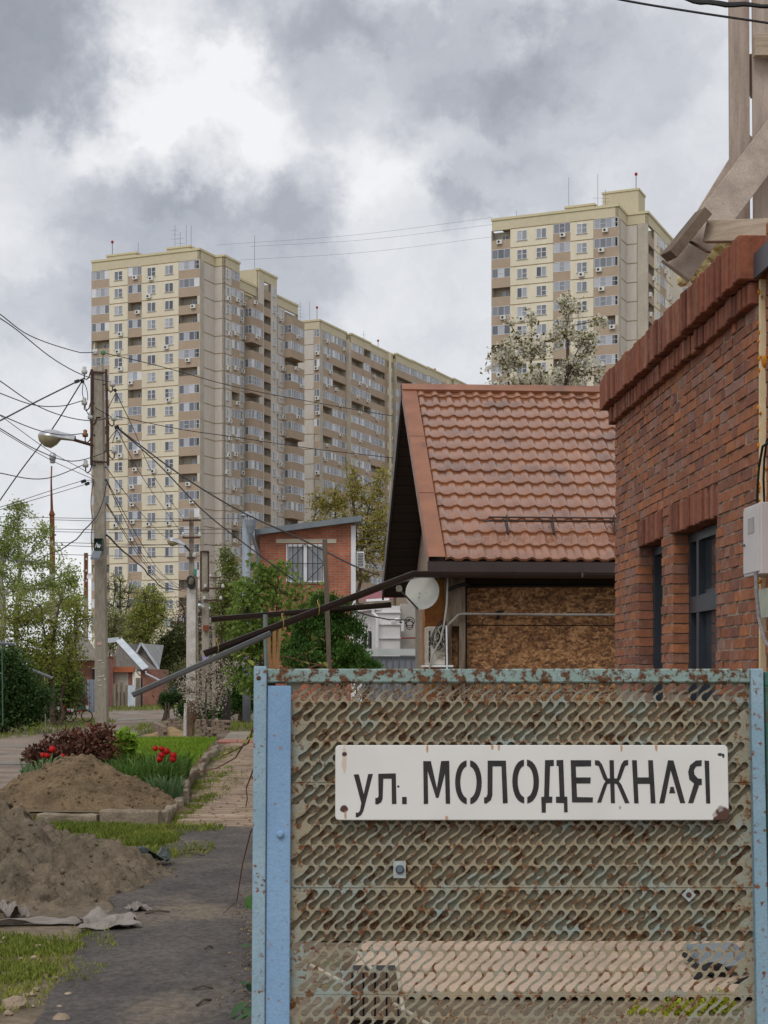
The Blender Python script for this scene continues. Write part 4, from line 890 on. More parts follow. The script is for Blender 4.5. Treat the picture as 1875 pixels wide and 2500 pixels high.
# sign
def sign_mat():
    m = bpy.data.materials.new('white enamel sign'); m.use_nodes = True; N = m.node_tree.nodes; L = m.node_tree.links; b = N['Principled BSDF']; b.inputs['Roughness'].default_value = .32
    tc = N.new('ShaderNodeTexCoord'); base = S(222, 220, 216)
    nz = N.new('ShaderNodeTexNoise'); nz.inputs['Scale'].default_value = 40; nz.inputs['Detail'].default_value = 6; L.new(tc.outputs['Object'], nz.inputs['Vector'])
    cur = None
    def mix(f, a, c):
        x = N.new('ShaderNodeMixRGB'); L.new(f, x.inputs[0])
        for i, v in ((1, a), (2, c)):
            if isinstance(v, tuple): x.inputs[i].default_value = v
            else: L.new(v, x.inputs[i])
        return x.outputs[0]
    def rng(v, a, c, lo, hi):
        q = N.new('ShaderNodeMapRange'); q.inputs['From Min'].default_value = a; q.inputs['From Max'].default_value = c; q.inputs['To Min'].default_value = lo; q.inputs['To Max'].default_value = hi; L.new(v, q.inputs['Value']); return q.outputs[0]
    n2 = N.new('ShaderNodeTexNoise'); n2.inputs['Scale'].default_value = 7; n2.inputs['Detail'].default_value = 6; L.new(tc.outputs['Object'], n2.inputs['Vector'])
    cur = mix(rng(n2.outputs['Fac'], .45, .75, 0, .35), base, S(196, 192, 184))
    for (px, py, rx, ry, c, k) in ((842, 1855, 6, 34, S(190, 150, 104), .5), (842, 1842, 6, 6, S(70, 38, 26), 1), (841, 1974, 9, 9, S(72, 40, 28), 1), (845, 1990, 4, 12, S(170, 120, 70), .7),
                             (1754, 1992, 20, 22, S(80, 46, 32), 1), (1740, 2000, 10, 8, S(80, 46, 32), 1), (1042, 1826, 3, 12, S(176, 120, 60), .8), (1199, 1824, 3, 7, S(176, 120, 60), .8), (1215, 1826, 3, 9, S(176, 120, 60), .7), (1511, 1827, 3, 10, S(176, 120, 60), .8),
                             (1595, 1826, 3, 9, S(176, 120, 60), .8), (1088, 1996, 4, 6, S(176, 120, 60), .7), (1748, 1843, 6, 4, S(44, 40, 40), 1), (1757, 1846, 3, 5, S(44, 40, 40), 1), (972, 1920, 2.5, 2.5, S(40, 38, 38), 1), (1506, 1971, 3, 5, S(140, 132, 122), .8)):
        p = gp(px, py); v = N.new('ShaderNodeVectorMath'); v.operation = 'SUBTRACT'; v.inputs[1].default_value = (p[0], 0, p[2]); L.new(tc.outputs['Object'], v.inputs[0])
        s = N.new('ShaderNodeVectorMath'); s.operation = 'MULTIPLY'; s.inputs[1].default_value = (1000 / rx, 0, 1000 / ry); L.new(v.outputs[0], s.inputs[0])
        l = N.new('ShaderNodeVectorMath'); l.operation = 'LENGTH'; L.new(s.outputs[0], l.inputs[0]); a = N.new('ShaderNodeMath'); L.new(l.outputs['Value'], a.inputs[0]); L.new(rng(nz.outputs['Fac'], .2, .8, -.5, .5), a.inputs[1])
        cur = mix(rng(a.outputs[0], .8, 1.1, k, 0), cur, c)
    L.new(cur, b.inputs['Base Color']); return m
sg = thing('street_sign', 'white enamel street name sign with black stencilled Cyrillic lettering on the gate', 'sign', GO); sg.rotation_euler = (TILT, 0, 0); WL[sg.name] = Vector((0, 0, 0))
mb = MB(); x0, x1, y0, y1 = 820, 1768, 1820, 2001; rr = 9; ps = []
for cx_, cy_, a0 in ((x1 - rr, y0 + rr, 0), (x0 + rr, y0 + rr, 90), (x0 + rr, y1 - rr, 180), (x1 - rr, y1 - rr, 270)):
    for k in range(5): t = math.radians(a0 + 90 * k / 4); ps.append(gp(cx_ + rr * math.cos(t), cy_ - rr * math.sin(t), -.026))
mb.prism(ps, (0, .02, 0)); part('plate', mb, sign_mat(), sg, bevel=.003)
def c7(l): return [(600 + x * .3918, 1600 + y * .3918) for x, y in l]
def c8(l): return [(1200 + x * .4069, 1600 + y * .4069) for x, y in l]
def half_o(cx_, cy_, rx, ry, w, gap, sgn):
    o = [(cx_ + sgn * max(gap, rx * abs(math.sin(t)) ** .85), cy_ - ry * math.cos(t)) for t in [math.pi * (.02 + .96 * k / 14) for k in range(15)]]
    i = [(cx_ + sgn * max(gap, (rx - w) * abs(math.sin(t)) ** .85), cy_ - (ry - w * 1.15) * math.cos(t)) for t in [math.pi * (.98 - .96 * k / 14) for k in range(15)]]
    return o + i
letters = [('у', [c7([(675, 742), (706, 741), (737, 862), (764, 740), (793, 738), (735, 965), (722, 990), (700, 1005), (688, 1003), (688, 976), (705, 976), (714, 962), (722, 918)])]),
 ('л', [c7([(826, 738), (934, 735), (938, 922), (910, 924), (908, 768), (857, 768), (853, 890), (845, 912), (822, 926), (808, 924), (808, 886), (822, 886), (828, 875)])]),
 ('.', [c7([(973, 880), (1001, 880), (1001, 924), (973, 924)])]),
 ('М', [c7([(1103, 660), (1150, 660), (1187, 828), (1213, 660), (1263, 658), (1268, 922), (1241, 922), (1237, 735), (1197, 885), (1181, 885), (1130, 720), (1133, 922), (1106, 924)])]),
 ('О', [c7(half_o(1381, 790, 82, 135, 32, 11, -1)), c7(half_o(1381, 790, 82, 135, 32, 11, 1))]),
 ('Л', [c7([(1500, 657), (1612, 657), (1622, 918), (1592, 920), (1585, 692), (1530, 692), (1528, 870), (1518, 900), (1490, 922), (1477, 918), (1477, 884), (1492, 880), (1498, 862)])]),
 ('О', [c8(half_o(194, 756, 79, 130, 32, 9, -1)), c8(half_o(194, 756, 79, 130, 32, 9, 1))]),
 ('Д', [c8([(310, 630), (362, 628), (362, 664), (340, 666), (332, 845), (352, 846), (350, 882), (313, 883), (312, 940), (288, 940), (286, 848), (303, 846)]), c8([(378, 630), (418, 628), (424, 845), (440, 846), (442, 938), (420, 938), (420, 884), (373, 882), (373, 846), (395, 846), (390, 664), (378, 664)])]),
 ('Е', [c8([(462, 630), (583, 630), (583, 666), (492, 668), (494, 732), (580, 732), (578, 768), (495, 768), (498, 848), (592, 850), (590, 880), (468, 880)])]),
 ('Ж', [c8([(606, 630), (630, 632), (648, 655), (680, 738), (694, 738), (692, 630), (718, 630), (719, 738), (735, 738), (762, 655), (778, 632), (803, 628), (803, 658), (785, 665), (757, 740), (746, 755), (762, 775), (808, 884), (782, 885), (735, 772), (720, 768), (722, 884), (698, 884), (695, 768), (678, 772), (640, 880), (616, 882), (655, 775), (668, 755), (655, 740), (628, 665), (606, 658)])]),
 ('Н', [c8([(826, 630), (854, 630), (858, 732), (924, 732), (922, 630), (950, 630), (962, 885), (934, 885), (930, 770), (858, 770), (862, 885), (836, 885)])]),
 ('А', [c8([(1040, 630), (1072, 632), (1138, 884), (1108, 884), (1055, 690), (1014, 884), (984, 886)]), c8([(1052, 788), (1070, 788), (1080, 826), (1044, 826)])]),
 ('Я', [c8([(1256, 632), (1283, 634), (1286, 886), (1262, 886)]), c8([(1240, 630), (1205, 632), (1170, 660), (1158, 700), (1165, 745), (1192, 768), (1155, 884), (1185, 884), (1222, 778), (1238, 776), (1238, 740), (1215, 738), (1195, 715), (1192, 690), (1205, 668), (1238, 665)])])]
m_ink = mat('black stencil paint', S(40, 38, 38), S(52, 50, 50), 30, .5)
for ch, polys in letters:
    mb = MB()
    for pl_ in polys: mb.prism([gp(x, y, -.0262) for x, y in pl_], (0, -.0008, 0))
    me = mesh_of(mb, 'letter', m_ink); bm = bmesh.new(); bm.from_mesh(me); bmesh.ops.triangulate(bm, faces=[f for f in bm.faces if len(f.verts) > 4], ngon_method='EAR_CLIP'); bmesh.ops.recalc_face_normals(bm, faces=bm.faces); bm.to_mesh(me); bm.free()
    link('letter', me, sg)
# ------------------------------------------------------------------ houses further down the street
def brickwall_mat(name, c1, c2, mortar, scale=1.0, rot=0.0):
    m = bpy.data.materials.new(name); MATS[name] = m; m.use_nodes = True; N = m.node_tree.nodes; L = m.node_tree.links; b = N['Principled BSDF']; b.inputs['Roughness'].default_value = .9
    g = N.new('ShaderNodeNewGeometry'); sx = N.new('ShaderNodeSeparateXYZ'); L.new(g.outputs['Position'], sx.inputs[0]); ad = N.new('ShaderNodeMath'); L.new(sx.outputs[0], ad.inputs[0]); L.new(sx.outputs[1], ad.inputs[1])
    cb = N.new('ShaderNodeCombineXYZ'); L.new(ad.outputs[0], cb.inputs[0]); L.new(sx.outputs[2], cb.inputs[1])
    t = N.new('ShaderNodeTexBrick'); t.inputs['Color1'].default_value = c1; t.inputs['Color2'].default_value = c2; t.inputs['Mortar'].default_value = mortar; t.inputs['Scale'].default_value = scale
    t.inputs['Brick Width'].default_value = .26; t.inputs['Row Height'].default_value = .077; t.inputs['Mortar Size'].default_value = .009; L.new(cb.outputs[0], t.inputs['Vector'])
    nz = N.new('ShaderNodeTexNoise'); nz.inputs['Scale'].default_value = 2.2; nz.inputs['Detail'].default_value = 7; L.new(g.outputs['Position'], nz.inputs['Vector'])
    r = N.new('ShaderNodeMapRange'); r.inputs['From Min'].default_value = .3; r.inputs['From Max'].default_value = .7; r.inputs['To Min'].default_value = .75; r.inputs['To Max'].default_value = 1.2; L.new(nz.outputs['Fac'], r.inputs['Value'])
    mx = N.new('ShaderNodeMixRGB'); mx.blend_type = 'MULTIPLY'; mx.inputs[0].default_value = 1; L.new(t.outputs['Color'], mx.inputs[1]); L.new(r.outputs[0], mx.inputs[2]); L.new(mx.outputs[0], b.inputs['Base Color'])
    bp = N.new('ShaderNodeBump'); bp.inputs['Distance'].default_value = .008; bp.invert = True; L.new(t.outputs['Fac'], bp.inputs['Height']); L.new(bp.outputs[0], b.inputs['Normal']); return m
m_obrick = brickwall_mat('orange brickwork', S(176, 104, 76), S(158, 90, 66), S(152, 132, 116))
m_dbrick = brickwall_mat('dull red brickwork', S(156, 100, 82), S(140, 90, 74), S(140, 122, 110))
m_metal = mat('grey painted metal', S(120, 128, 134), S(104, 112, 118), 2, .5, spec=.4)
m_zinc = mat('zinc pipe', S(146, 154, 164), S(124, 132, 142), 2.5, .45, spec=.4)
D = 48.0
o = at(633, 1650, D); rh = thing('brick_house', 'orange brick upper storey with grey lean-to roof and barred white window', 'house', (o.x, o.y, 0))
def quadwall(px0, px1, yt0, yt1, yb, d, dep): return [at(px0, yb, d), at(px1, yb, d), at(px1, yt1, d), at(px0, yt0, d)]
mb = MB(); mb.prism(quadwall(634, 866, 1302, 1278, 1760, D, 0), e2 * 6); part('wall', mb, m_obrick, rh)
mb = MB(); a, b = at(622, 1306, D - .4), at(882, 1272, D - .4); mb.frame_box(a, b - a, e2 * 7, (0, 0, .17)); rf_ = part('roof', mb, m_metal, rh)
mb = MB(); mb.box(0, 0, 0, .28, .2, .05); mb.v = [tuple(at(840, 1270, D) + Vector(v)) for v in mb.v]; part('skylight', mb, m_dark, rf_)
mb = MB(); a = at(857, 1760, D - .02); mb.frame_box(a, (.14, 0, 0), (0, .1, 0), (0, 0, at(857, 1283, D).z - a.z)); part('corner_trim', mb, m_pvc, rh)
mb = MB(); a = at(674, 1326, D - .03); mb.frame_box(a, (147 * D / F, 0, 0), (0, .1, 0), (0, 0, 10.5 * D / F)); part('lintel', mb, mat('pale lintel', S(206, 196, 176), S(186, 176, 158), 3, .9), rh)
wn = MB(); x0, x1, z0, z1 = [(q - CX) * D / F for q in (699, 792)] + [CH - (q - HY) * D / F for q in (1424, 1329)]
for q in ((x0, z0, x0 + .07, z1), (x1 - .07, z0, x1, z1), (x0 + .07, z0, x1 - .07, z0 + .07), (x0 + .07, z1 - .07, x1 - .07, z1), ((x0 + x1) / 2 - .05, z0 + .07, (x0 + x1) / 2 + .05, z1 - .07)): wn.box(q[0], D - .06, q[1], q[2], D + .05, q[3])
wo = part('window', wn, m_pvc, rh); mb = MB(); mb.box(x0 + .05, D - .02, z0 + .05, x1 - .05, D + .03, z1 - .05); part('pane', mb, mat('lace curtained glass', S(146, 150, 154), S(122, 126, 132), 3, .15, spec=.5), wo)
mb = MB()
for k in range(8): x = x0 + .05 + (x1 - x0 - .1) * k / 7; mb.tube([(x, D - .1, z0), (x, D - .1, z1)], .009, 4)
zc, xc = (z0 + z1) / 2, (x0 + x1) / 2
for p, q in (((x0, zc), (xc, z1)), ((xc, z1), (x1, zc)), ((x1, zc), (xc, z0)), ((xc, z0), (x0, zc)), ((x0, zc), (x1, zc)), ((x0, z0 + .02), (x1, z0 + .02))): mb.tube([(p[0], D - .11, p[1]), (q[0], D - .11, q[1])], .009, 4)
part('window_grille', mb, m_dark, wo)
mb = MB(); c = at(880, 1366, D - .1); mb.box(c.x - .11, D - .1, c.z - .24, c.x + .11, D + .25, c.z + .24); ao = part('air_conditioner', mb, m_pvc, rh)
mb = MB()
for k in range(9): mb.box(c.x - .09, D - .115, c.z - .2 + k * .046, c.x + .09, D - .1, c.z - .18 + k * .046)
part('louvre', mb, m_dark, ao)
mb = MB(); mb.tube([at(602, 1760, D - .5), at(602, 1262, D - .5)], .125, 14); fl = part('flue', mb, m_zinc, rh, smooth=True)
mb = MB(); q = at(602, 1262, D - .5); mb.lathe(q, (0, 0, 1), [(.125, 0), (.2, .03), (.02, .16)], 14); part('flue_cap', mb, m_zinc, fl)
hd = MB(); q = at(613, 1294, D - .75); hd.lathe(q, (0, 0, 1), [(.07, -.1), (.1, 0), (.15, .12), (.19, .3)], 10, False); ho = part('rain_hopper', hd, m_zinc, rh)
mb = MB(); mb.tube([q + Vector((0, 0, -.08)), at(616, 1308, D - .7), at(630, 1350, D - .2), at(629, 1420, D - .15), at(628, 1760, D - .15)], .05, 8); part('downpipe', mb, m_zinc, rh, smooth=True)
mb = MB()
for i in range(7): t = -1.2 + 2.4 * i / 6; mb.add([q + Vector((.19 * math.sin(t) , -.19 * math.cos(t), .3)), q + Vector((.19 * math.sin(t + .3), -.19 * math.cos(t + .3), .3)), q + Vector((.25 * math.sin(t + .15), -.25 * math.cos(t + .15), .46))], [(0, 1, 2)])
part('crown_trim', mb, m_pvc, ho)

# white rendered house and grey metal fence
D = 33.0; o = at(918, 1650, D); wh = thing('white_house', 'white rendered house with grey side wall and small crimson roof', 'house', (o.x, o.y, 0))
m_white = mat('white render', S(224, 222, 222), S(206, 204, 204), 2, .9, bump=.003, bscale=30); m_grend = mat('grey render', S(176, 170, 164), S(162, 156, 150), 2, .9)
def slabw(px0, px1, y0, y1, d, dep, m, name='wall', par=None):
    mb = MB(); a = at(px0, y1, d); mb.frame_box(a, ((px1 - px0) * d / F, 0, 0), (0, dep, 0), (0, 0, (y1 - y0) * d / F)); return part(name, mb, m, par or wh)
slabw(919, 977, 1479, 1760, D, 3, m_white); slabw(977, 1080, 1474, 1760, D + .25, 3, m_grend)
for y in (1495, 1524, 1558): slabw(917, 979, y - 1.5, y + 1.5, D - .04, .05, m_white, 'moulding')
mb = MB(); a, b = at(919, 1760, D + .02), at(872, 1760, D + 5); mb.prism([a, b, b + Vector((0, 0, 275 * (D + 5) / F)), a + Vector((0, 0, 281 * D / F))], (.3, .05, 0)); part('wall', mb, m_white, wh)
for k in range(2):
    t = .22 + .24 * k; a = at(919, 1584, D + .02).lerp(at(872, 1584, D + 5), t); dd = (at(872, 1584, D + 5) - at(919, 1584, D + .02)).normalized(); mb = MB(); mb.frame_box(a + Vector((-.02, -.01, 0)), dd * .35, Vector((-.02, 0, 0)), (0, 0, .38)); part('window', mb, m_dark, wh)
mb = MB(); a, b = at(917, 1481, D - .05), at(868, 1489, D + 5); mb.beam(a, b, .22, .14); part('cornice', mb, m_white, wh)
mb = MB(); mb.tube([at(911, 1482, D - .1), at(911, 1497, D - .1), at(921, 1506, D - .15), at(921, 1580, D - .15)], .035, 8); part('downpipe', mb, m_pvc, wh)
mb = MB(); mb.add([at(884, 1468, D + 2), at(960, 1462, D + 2), at(960, 1420, D + 4.5), at(938, 1432, D + 4.5)], [(0, 1, 2, 3)]); mb.add([at(884, 1468, D + 2), at(938, 1432, D + 4.5), at(880, 1462, D + 6)], [(0, 1, 2)]); part('roof', mb, mat('crimson metal roof', S(136, 56, 66), S(120, 48, 58), 3, .5), wh)
mb = MB(); mb.beam(at(894, 1466, D + 1.9), at(950, 1463, D + 1.9), .06, .05); part('eaves_trim', mb, m_pvc, wh)
mb = MB(); mb.tube([at(977, 1558, D - .02), at(1040, 1557, D + .2)], .018, 6); part('gas_pipe', mb, mat('rust red pipe', S(150, 76, 62), None, 5, .6), wh)
ct = thing('security_camera', 'white security camera on a bracket at the corner of the white house', 'camera', at(978, 1520, D - .3))
mb = MB(); mb.beam(at(959, 1520, D - .5), at(972, 1513, D - .35), .1, .08); part('camera_body', mb, m_pvc, ct, bevel=.01)
mb = MB(); mb.tube([at(972, 1516, D - .35), at(980, 1520, D - .2)], .02, 6); part('arm', mb, m_dark, ct)
mb = MB(); a = at(979, 1541, D - .02); mb.frame_box(a, (.06, 0, 0), (0, .05, 0), (0, 0, 26 * D / F)); part('mount', mb, m_pvc, ct)
mb = MB(); mb.tube([at(868, 1492, 30), at(900, 1503, 30.5), at(950, 1513, 31.5), at(1000, 1514, 32.6)], .014, 5); single('overhead_cable', mb, m_blk, 'black twisted cable sagging to the white house wall', 'cable')
mb = MB(); c = at(1000, 1517, D - .1)
for j in range(3): mb.tube([c + Vector((.1 * math.sin(2 * math.pi * k / 12) * (1 + .4 * j) * math.cos(j), -.02, -.04 * j + .09 * math.cos(2 * math.pi * k / 12))) for k in range(13)], .008, 4)
single('cable_coil', mb, m_blk, 'loose loops of black cable on the grey wall of the white house', 'cable')
D = 29.0; fn = thing('metal_fence', 'grey corrugated metal fence with a pale top band beside the white house', 'fence', at(950, 1760, D))
slabw(877, 1080, 1584, 1600, D - .05, .03, mat('pale fence band', S(196, 202, 200), S(184, 190, 188), 2, .6), 'top_band', fn)
for k in range(13):
    px = 884 + k * 15; mb = MB(); a = at(px, 1770, D); w = 15 * D / F; mb.add([a, a + Vector((w * .15, .03, 0)), a + Vector((w * .85, .03, 0)), a + Vector((w, 0, 0))], []); zt_ = Vector((0, 0, 168 * D / F)); b = [Vector(v) for v in mb.v]; mb.v += [tuple(v + zt_) for v in b]; mb.f += [(0, 1, 5, 4), (1, 2, 6, 5), (2, 3, 7, 6)]
    part('fence_sheet', mb, mat('grey fence sheet', S(138, 142, 150), S(122, 126, 134), 2, .55), fn)
slabw(896, 900, 1590, 1600, D - .09, .02, mat('green tag', S(60, 120, 90), None, 5, .6), 'green_tag', fn)
dish('satellite_dish', 'small satellite dish beside the white house gutter, half behind the conifer', at(870, 1541, 32), .2, (-.3, -.95, .12), m_dish, arm=False)
# sticks standing in the hedge
mb = MB(); mb.beam(at(793, 1317, 20), at(807, 1720, 20), .058, .04); single('wooden_stake', mb, wood('grey stake', S(120, 106, 94), S(92, 82, 74), (9, 9, 1)), 'tall thin grey wooden stake propping the sloping gutter', 'stake')
for i, (a, b, w) in enumerate((((657, 1548), (660, 1640), .045), ((670, 1536), (669, 1640), .05), ((684, 1526), (676, 1640), .045))):
    mb = MB(); mb.beam(at(*a, 22), at(*b, 22), w, .02); single('pine_stick', mb, wood('new pine slat', S(164, 124, 84), S(136, 100, 66), (9, 9, 1)), 'upright new pine stick in the lilac hedge', 'stick', 'pine sticks in the hedge')
mb = MB(); mb.tube([at(648, 1500, 23.5), at(651, 1660, 23.5)], .035, 8); single('support_pole', mb, mat('grey green pipe', S(120, 132, 128), None, 5, .6), 'thin grey-green pipe holding up the level gutter', 'pole')

# far end of the street
DF = 100.0
def far_thing(name, label, cat, px, d=DF): o = at(px, 1650, d); return thing(name, label, cat, (o.x, o.y, gz(o.x, o.y)))
def fbox(px0, px1, y0, y1, d, dep, m, name, par): return slabw(px0, px1, y0, y1, d, dep, m, name, par)
m_slate = mat('weathered slate', S(134, 126, 118), S(108, 102, 96), 2.5, .9, stretch=(4, 1, 1), fine=.2)
fh = far_thing('slate_roofed_house', 'brick house with ribbed grey slate hip roof at the end of the road', 'house', 360)
mb = MB(); mb.prism([at(343, 1740, DF), at(386, 1740, DF), at(386, 1634, DF), at(343, 1634, DF)], (0, 5, 0)); part('wall', mb, m_dbrick, fh)
mb = MB(); A, B_, C_, T = at(268, 1632, DF - .4), at(356, 1635, DF - .4), at(391, 1640, DF + 6), at(291, 1565, DF + 3); T2 = at(300, 1566, DF + 6)
mb.add([A, B_, T], [(0, 1, 2)]); mb.add([B_, C_, T2, T], [(0, 1, 2, 3)]); mb.add([A, T, T2, at(255, 1632, DF + 6)], [(0, 1, 2, 3)]); rf_ = part('roof', mb, m_slate, fh)
rb = MB()
for k in range(26):
    t = (k + .5) / 26; p = A.lerp(B_, t); dirv = (T - A.lerp(B_, .26)); 
    fr_ = min(t / .26, (1 - t) / .74) * .98; rb.tube([p + Vector((0, -.02, .01)), p + dirv * fr_ + Vector((0, -.02, .01))], .035, 4)
part('roof_ribs', rb, m_slate, rf_, kind='stuff')
m_flz = mat('pale zinc flashing', S(196, 202, 208), S(176, 184, 192), 2, .5)
mb = MB(); mb.beam(T + Vector((0, -.1, .08)), B_ + Vector((0, -.1, .06)), .45, .06, side=(1, 0, .2)); mb.beam(T + Vector((0, -.1, .1)), at(240, 1566, DF + 3), .1, .3); part('hip_flashing', mb, m_flz, rf_)
mb = MB(); mb.prism([at(385, 1628, DF + 8), at(346, 1572, DF + 8), at(318, 1628, DF + 8)], (0, .3, 0)); part('rear_gable', mb, m_slate, fh)
mb = MB(); mb.beam(at(345, 1570, DF + 7.8), at(388, 1634, DF + 7.8), .3, .12); mb.beam(at(345, 1570, DF + 7.8), at(330, 1600, DF + 7.8), .3, .12); part('barge_board', mb, m_flz, fh)
mb = MB(); mb.add([at(345, 1571, DF + 8), at(312, 1573, DF + 14), at(335, 1640, DF + 14), at(388, 1636, DF + 8), at(400, 1575, DF + 14)], [(0, 3, 4), (0, 1, 2, 3)]); part('rear_roof', mb, mat('grey slate', S(150, 150, 150), S(130, 130, 132), 2, .9), fh)
mb = MB(); mb.tube([at(356, 1638, DF - .6), at(357, 1645, DF - .6), at(403, 1668, DF - .6)], .06, 6); part('downpipe', mb, m_flz, fh)
gh = far_thing('gatehouse_wall', 'low pale block wall under an orange brick beam by the slate roofed house', 'wall', 300, 96)
fbox(262, 276, 1602, 1740, 95.5, 1, m_dbrick, 'pier', gh); fbox(276, 327, 1628, 1641, 95.6, .5, mat('orange clay beam', S(176, 106, 74), S(160, 94, 64), 3, .9), 'beam', gh); fbox(276, 313, 1641, 1690, 96, .3, mat('pale block infill', S(190, 182, 170), S(172, 164, 152), 3, .9, bump=.02, bscale=5), 'infill', gh); fbox(313, 323, 1641, 1690, 96, .3, m_dbrick, 'infill', gh); fbox(323.5, 328, 1640, 1740, 95.8, .2, m_pvc, 'pipe_post', gh)
mb = MB(); mb.add([at(255, 1580, 94), at(281, 1601, 94), at(281, 1601, 98), at(255, 1580, 98)], [(0, 1, 2, 3)]); mb.beam(at(262, 1584, 94), at(281, 1602, 94), .1, .12); part('roof', mb, m_slate, gh)
m_pl = wood('grey fence plank', S(150, 138, 122), S(116, 106, 94), (4, 4, .6), 2)
pf = far_thing('plank_fence', 'leaning fence of uneven weathered grey planks at the end of the road', 'fence', 290, 92)
rn = random.Random(21)
for k in range(11):
    px = 262 + k * 4.7; t = rn.uniform(-2.5, 2.5); mb = MB(); mb.beam(at(px, 1738, 91.6 + .1 * (k % 2)), at(px + t, 1671 + rn.uniform(-6, 6), 91.6 + .1 * (k % 2)), .095 if k % 4 == 3 else .12, .03, side=(1, 0, 0)); part('plank', mb, m_pl, pf)
gs = far_thing('sheet_gate', 'pale blue-white metal sheet gate between the planks and the brick wall', 'gate', 320, 92)
fbox(312, 330, 1673, 1740, 91.5, .04, mat('pale blue sheet', S(196, 206, 214), S(180, 190, 198), 3, .6), 'sheet', gs); fbox(331, 342, 1655, 1740, 93, .05, m_pl, 'door_board', gs); fbox(343, 347, 1655, 1740, 92.6, .2, m_dark, 'post', gs)
mb = MB(); mb.beam(at(331, 1636, 92), at(342, 1650, 92), .5, .03, side=(0, 1, 0)); part('canopy', mb, m_metal, gs)
kk = far_thing('kiosk', 'small blue and grey kiosk with a white name board at the end of the road', 'kiosk', 405, 112)
fbox(387, 412, 1684, 1730, 112, 3, mat('kiosk glazing', S(130, 142, 142), S(112, 124, 124), 2, .3), 'front', kk); fbox(391, 411, 1678, 1684, 111.9, .1, m_pvc, 'name_board', kk); fbox(409, 416, 1677, 1730, 111.8, .3, mat('kiosk blue', S(60, 140, 190), S(50, 124, 176), 2, .6), 'corner_post', kk); fbox(416, 432, 1674, 1692, 112, 2, MATS['kiosk blue'], 'awning', kk)
for k in range(4): fbox(388 + k * 6, 389 + k * 6, 1684, 1730, 111.95, .04, m_dark, 'mullion', kk)
# left side fence line
lf = far_thing('low_brick_house', 'low brick house with a slate roof behind the hedge and the concrete pole', 'house', 200, 78)
fbox(165, 240, 1607, 1730, 80, 4, m_dbrick, 'wall', lf); fbox(226, 236, 1632, 1660, 79.9, .2, m_dark, 'window', lf); fbox(224, 238, 1630, 1633, 79.85, .2, m_pvc, 'window_trim', lf)
mb = MB(); mb.add([at(205, 1545, 83), at(160, 1545, 83), at(150, 1612, 79), at(250, 1612, 79)], [(0, 1, 2, 3)]); part('roof', mb, m_slate, lf)
gl = far_thing('green_fence', 'tall dark green sheet-metal fence panels behind the yellow-green shrub', 'fence', 200, 68)
m_gf = mat('dark green sheet', S(28, 104, 84), S(22, 88, 72), 2, .5)
for k, (a, b, t) in enumerate(((187, 192, 1637), (192.5, 197.5, 1640), (198, 202.5, 1655), (203, 208, 1670))): fbox(a, b, t, 1736, 68, .05, m_gf, 'fence_sheet', gl)
g2 = far_thing('grey_sheet_fence', 'grey corrugated sheet fence between the green fence and the concrete pole', 'fence', 225, 69)
for k in range(5): fbox(213 + k * 5, 217.4 + k * 5, 1659, 1738, 69 + .03 * (k % 2), .04, mat('grey blue sheet', S(140, 148, 160), S(124, 132, 144), 2, .6), 'fence_sheet', g2)
def t_gutter(label, a, b, post, d, m, mp):
    t = thing('gutter_extension', label, 'gutter', at(post[0], post[2], d)); mb = MB(); gutter(mb, at(*a, d), at(*b, d), .055); part('gutter_run', mb, m, t)
    if post[1]: mb = MB(); mb.tube([at(post[0], post[1], d), at(post[0] + 2, post[2], d)], .016, 6); part('post', mb, mp, t)
t_gutter('level grey gutter on a thin green post in front of the dark hedge', (-40, 1566), (38, 1570), (5, 1572, 1772), 38, m_zinc, mat('green post', S(70, 104, 84), None, 5, .6))
t_gutter('short grey gutter tilted on a thin metal post by the road', (66, 1628), (128, 1653), (109, 1648, 1775), 44, m_zinc, m_pipe)
t_gutter('dark gutter stub tilted in front of the green fence', (186, 1659), (220, 1672), (200, 0, 1740), 66, m_metal, m_pipe)

# ------------------------------------------------------------------ poles, lamps, wires
m_pole = mat('pole concrete', S(164, 156, 142), S(140, 132, 119), 1.6, .92, bump=.004, bscale=40, fine=.22, stretch=(1, 1, .4), c3=S(120, 108, 92))
m_wpole = mat('whitewashed concrete', S(212, 208, 202), S(184, 178, 170), 3, .9, fine=.2)
m_rst = mat('brown rusty steel', S(92, 66, 54), S(70, 52, 46), 9, .85, fine=.2)
m_ins = mat('porcelain', S(200, 200, 196), S(170, 168, 160), 9, .35); m_insb = mat('brown porcelain', S(140, 96, 62), None, 9, .4)
m_alu = mat('lamp aluminium', S(196, 198, 202), S(172, 172, 176), 5, .35, metal=.5); m_lens = mat('clouded lamp lens', S(168, 160, 130), S(146, 138, 110), 8, .25, spec=.5)
def insulator(par, p, side, s=1.0, m=None):
    p = Vector(p); mb = MB(); h = .09 * s; mb.tube([p + Vector((side * .16 * s, 0, .03 * s)), p + Vector((side * .1 * s, 0, .03 * s)), p + Vector((side * .075 * s, 0, -.06 * s)), p + Vector((side * .03 * s, 0, -.1 * s)), p + Vector((0, 0, -.07 * s)), p + Vector((0, 0, 0))], .011 * s, 6)
    o = part('insulator_hook', mb, m_rst, par); mb = MB(); mb.lathe(p, (0, 0, 1), [(.02 * s, -.01 * s), (.045 * s, 0), (.048 * s, .05 * s), (.03 * s, .06 * s), (.034 * s, .1 * s), (.015 * s, .115 * s)], 10); part('insulator', mb, m or m_ins, o, smooth=True)
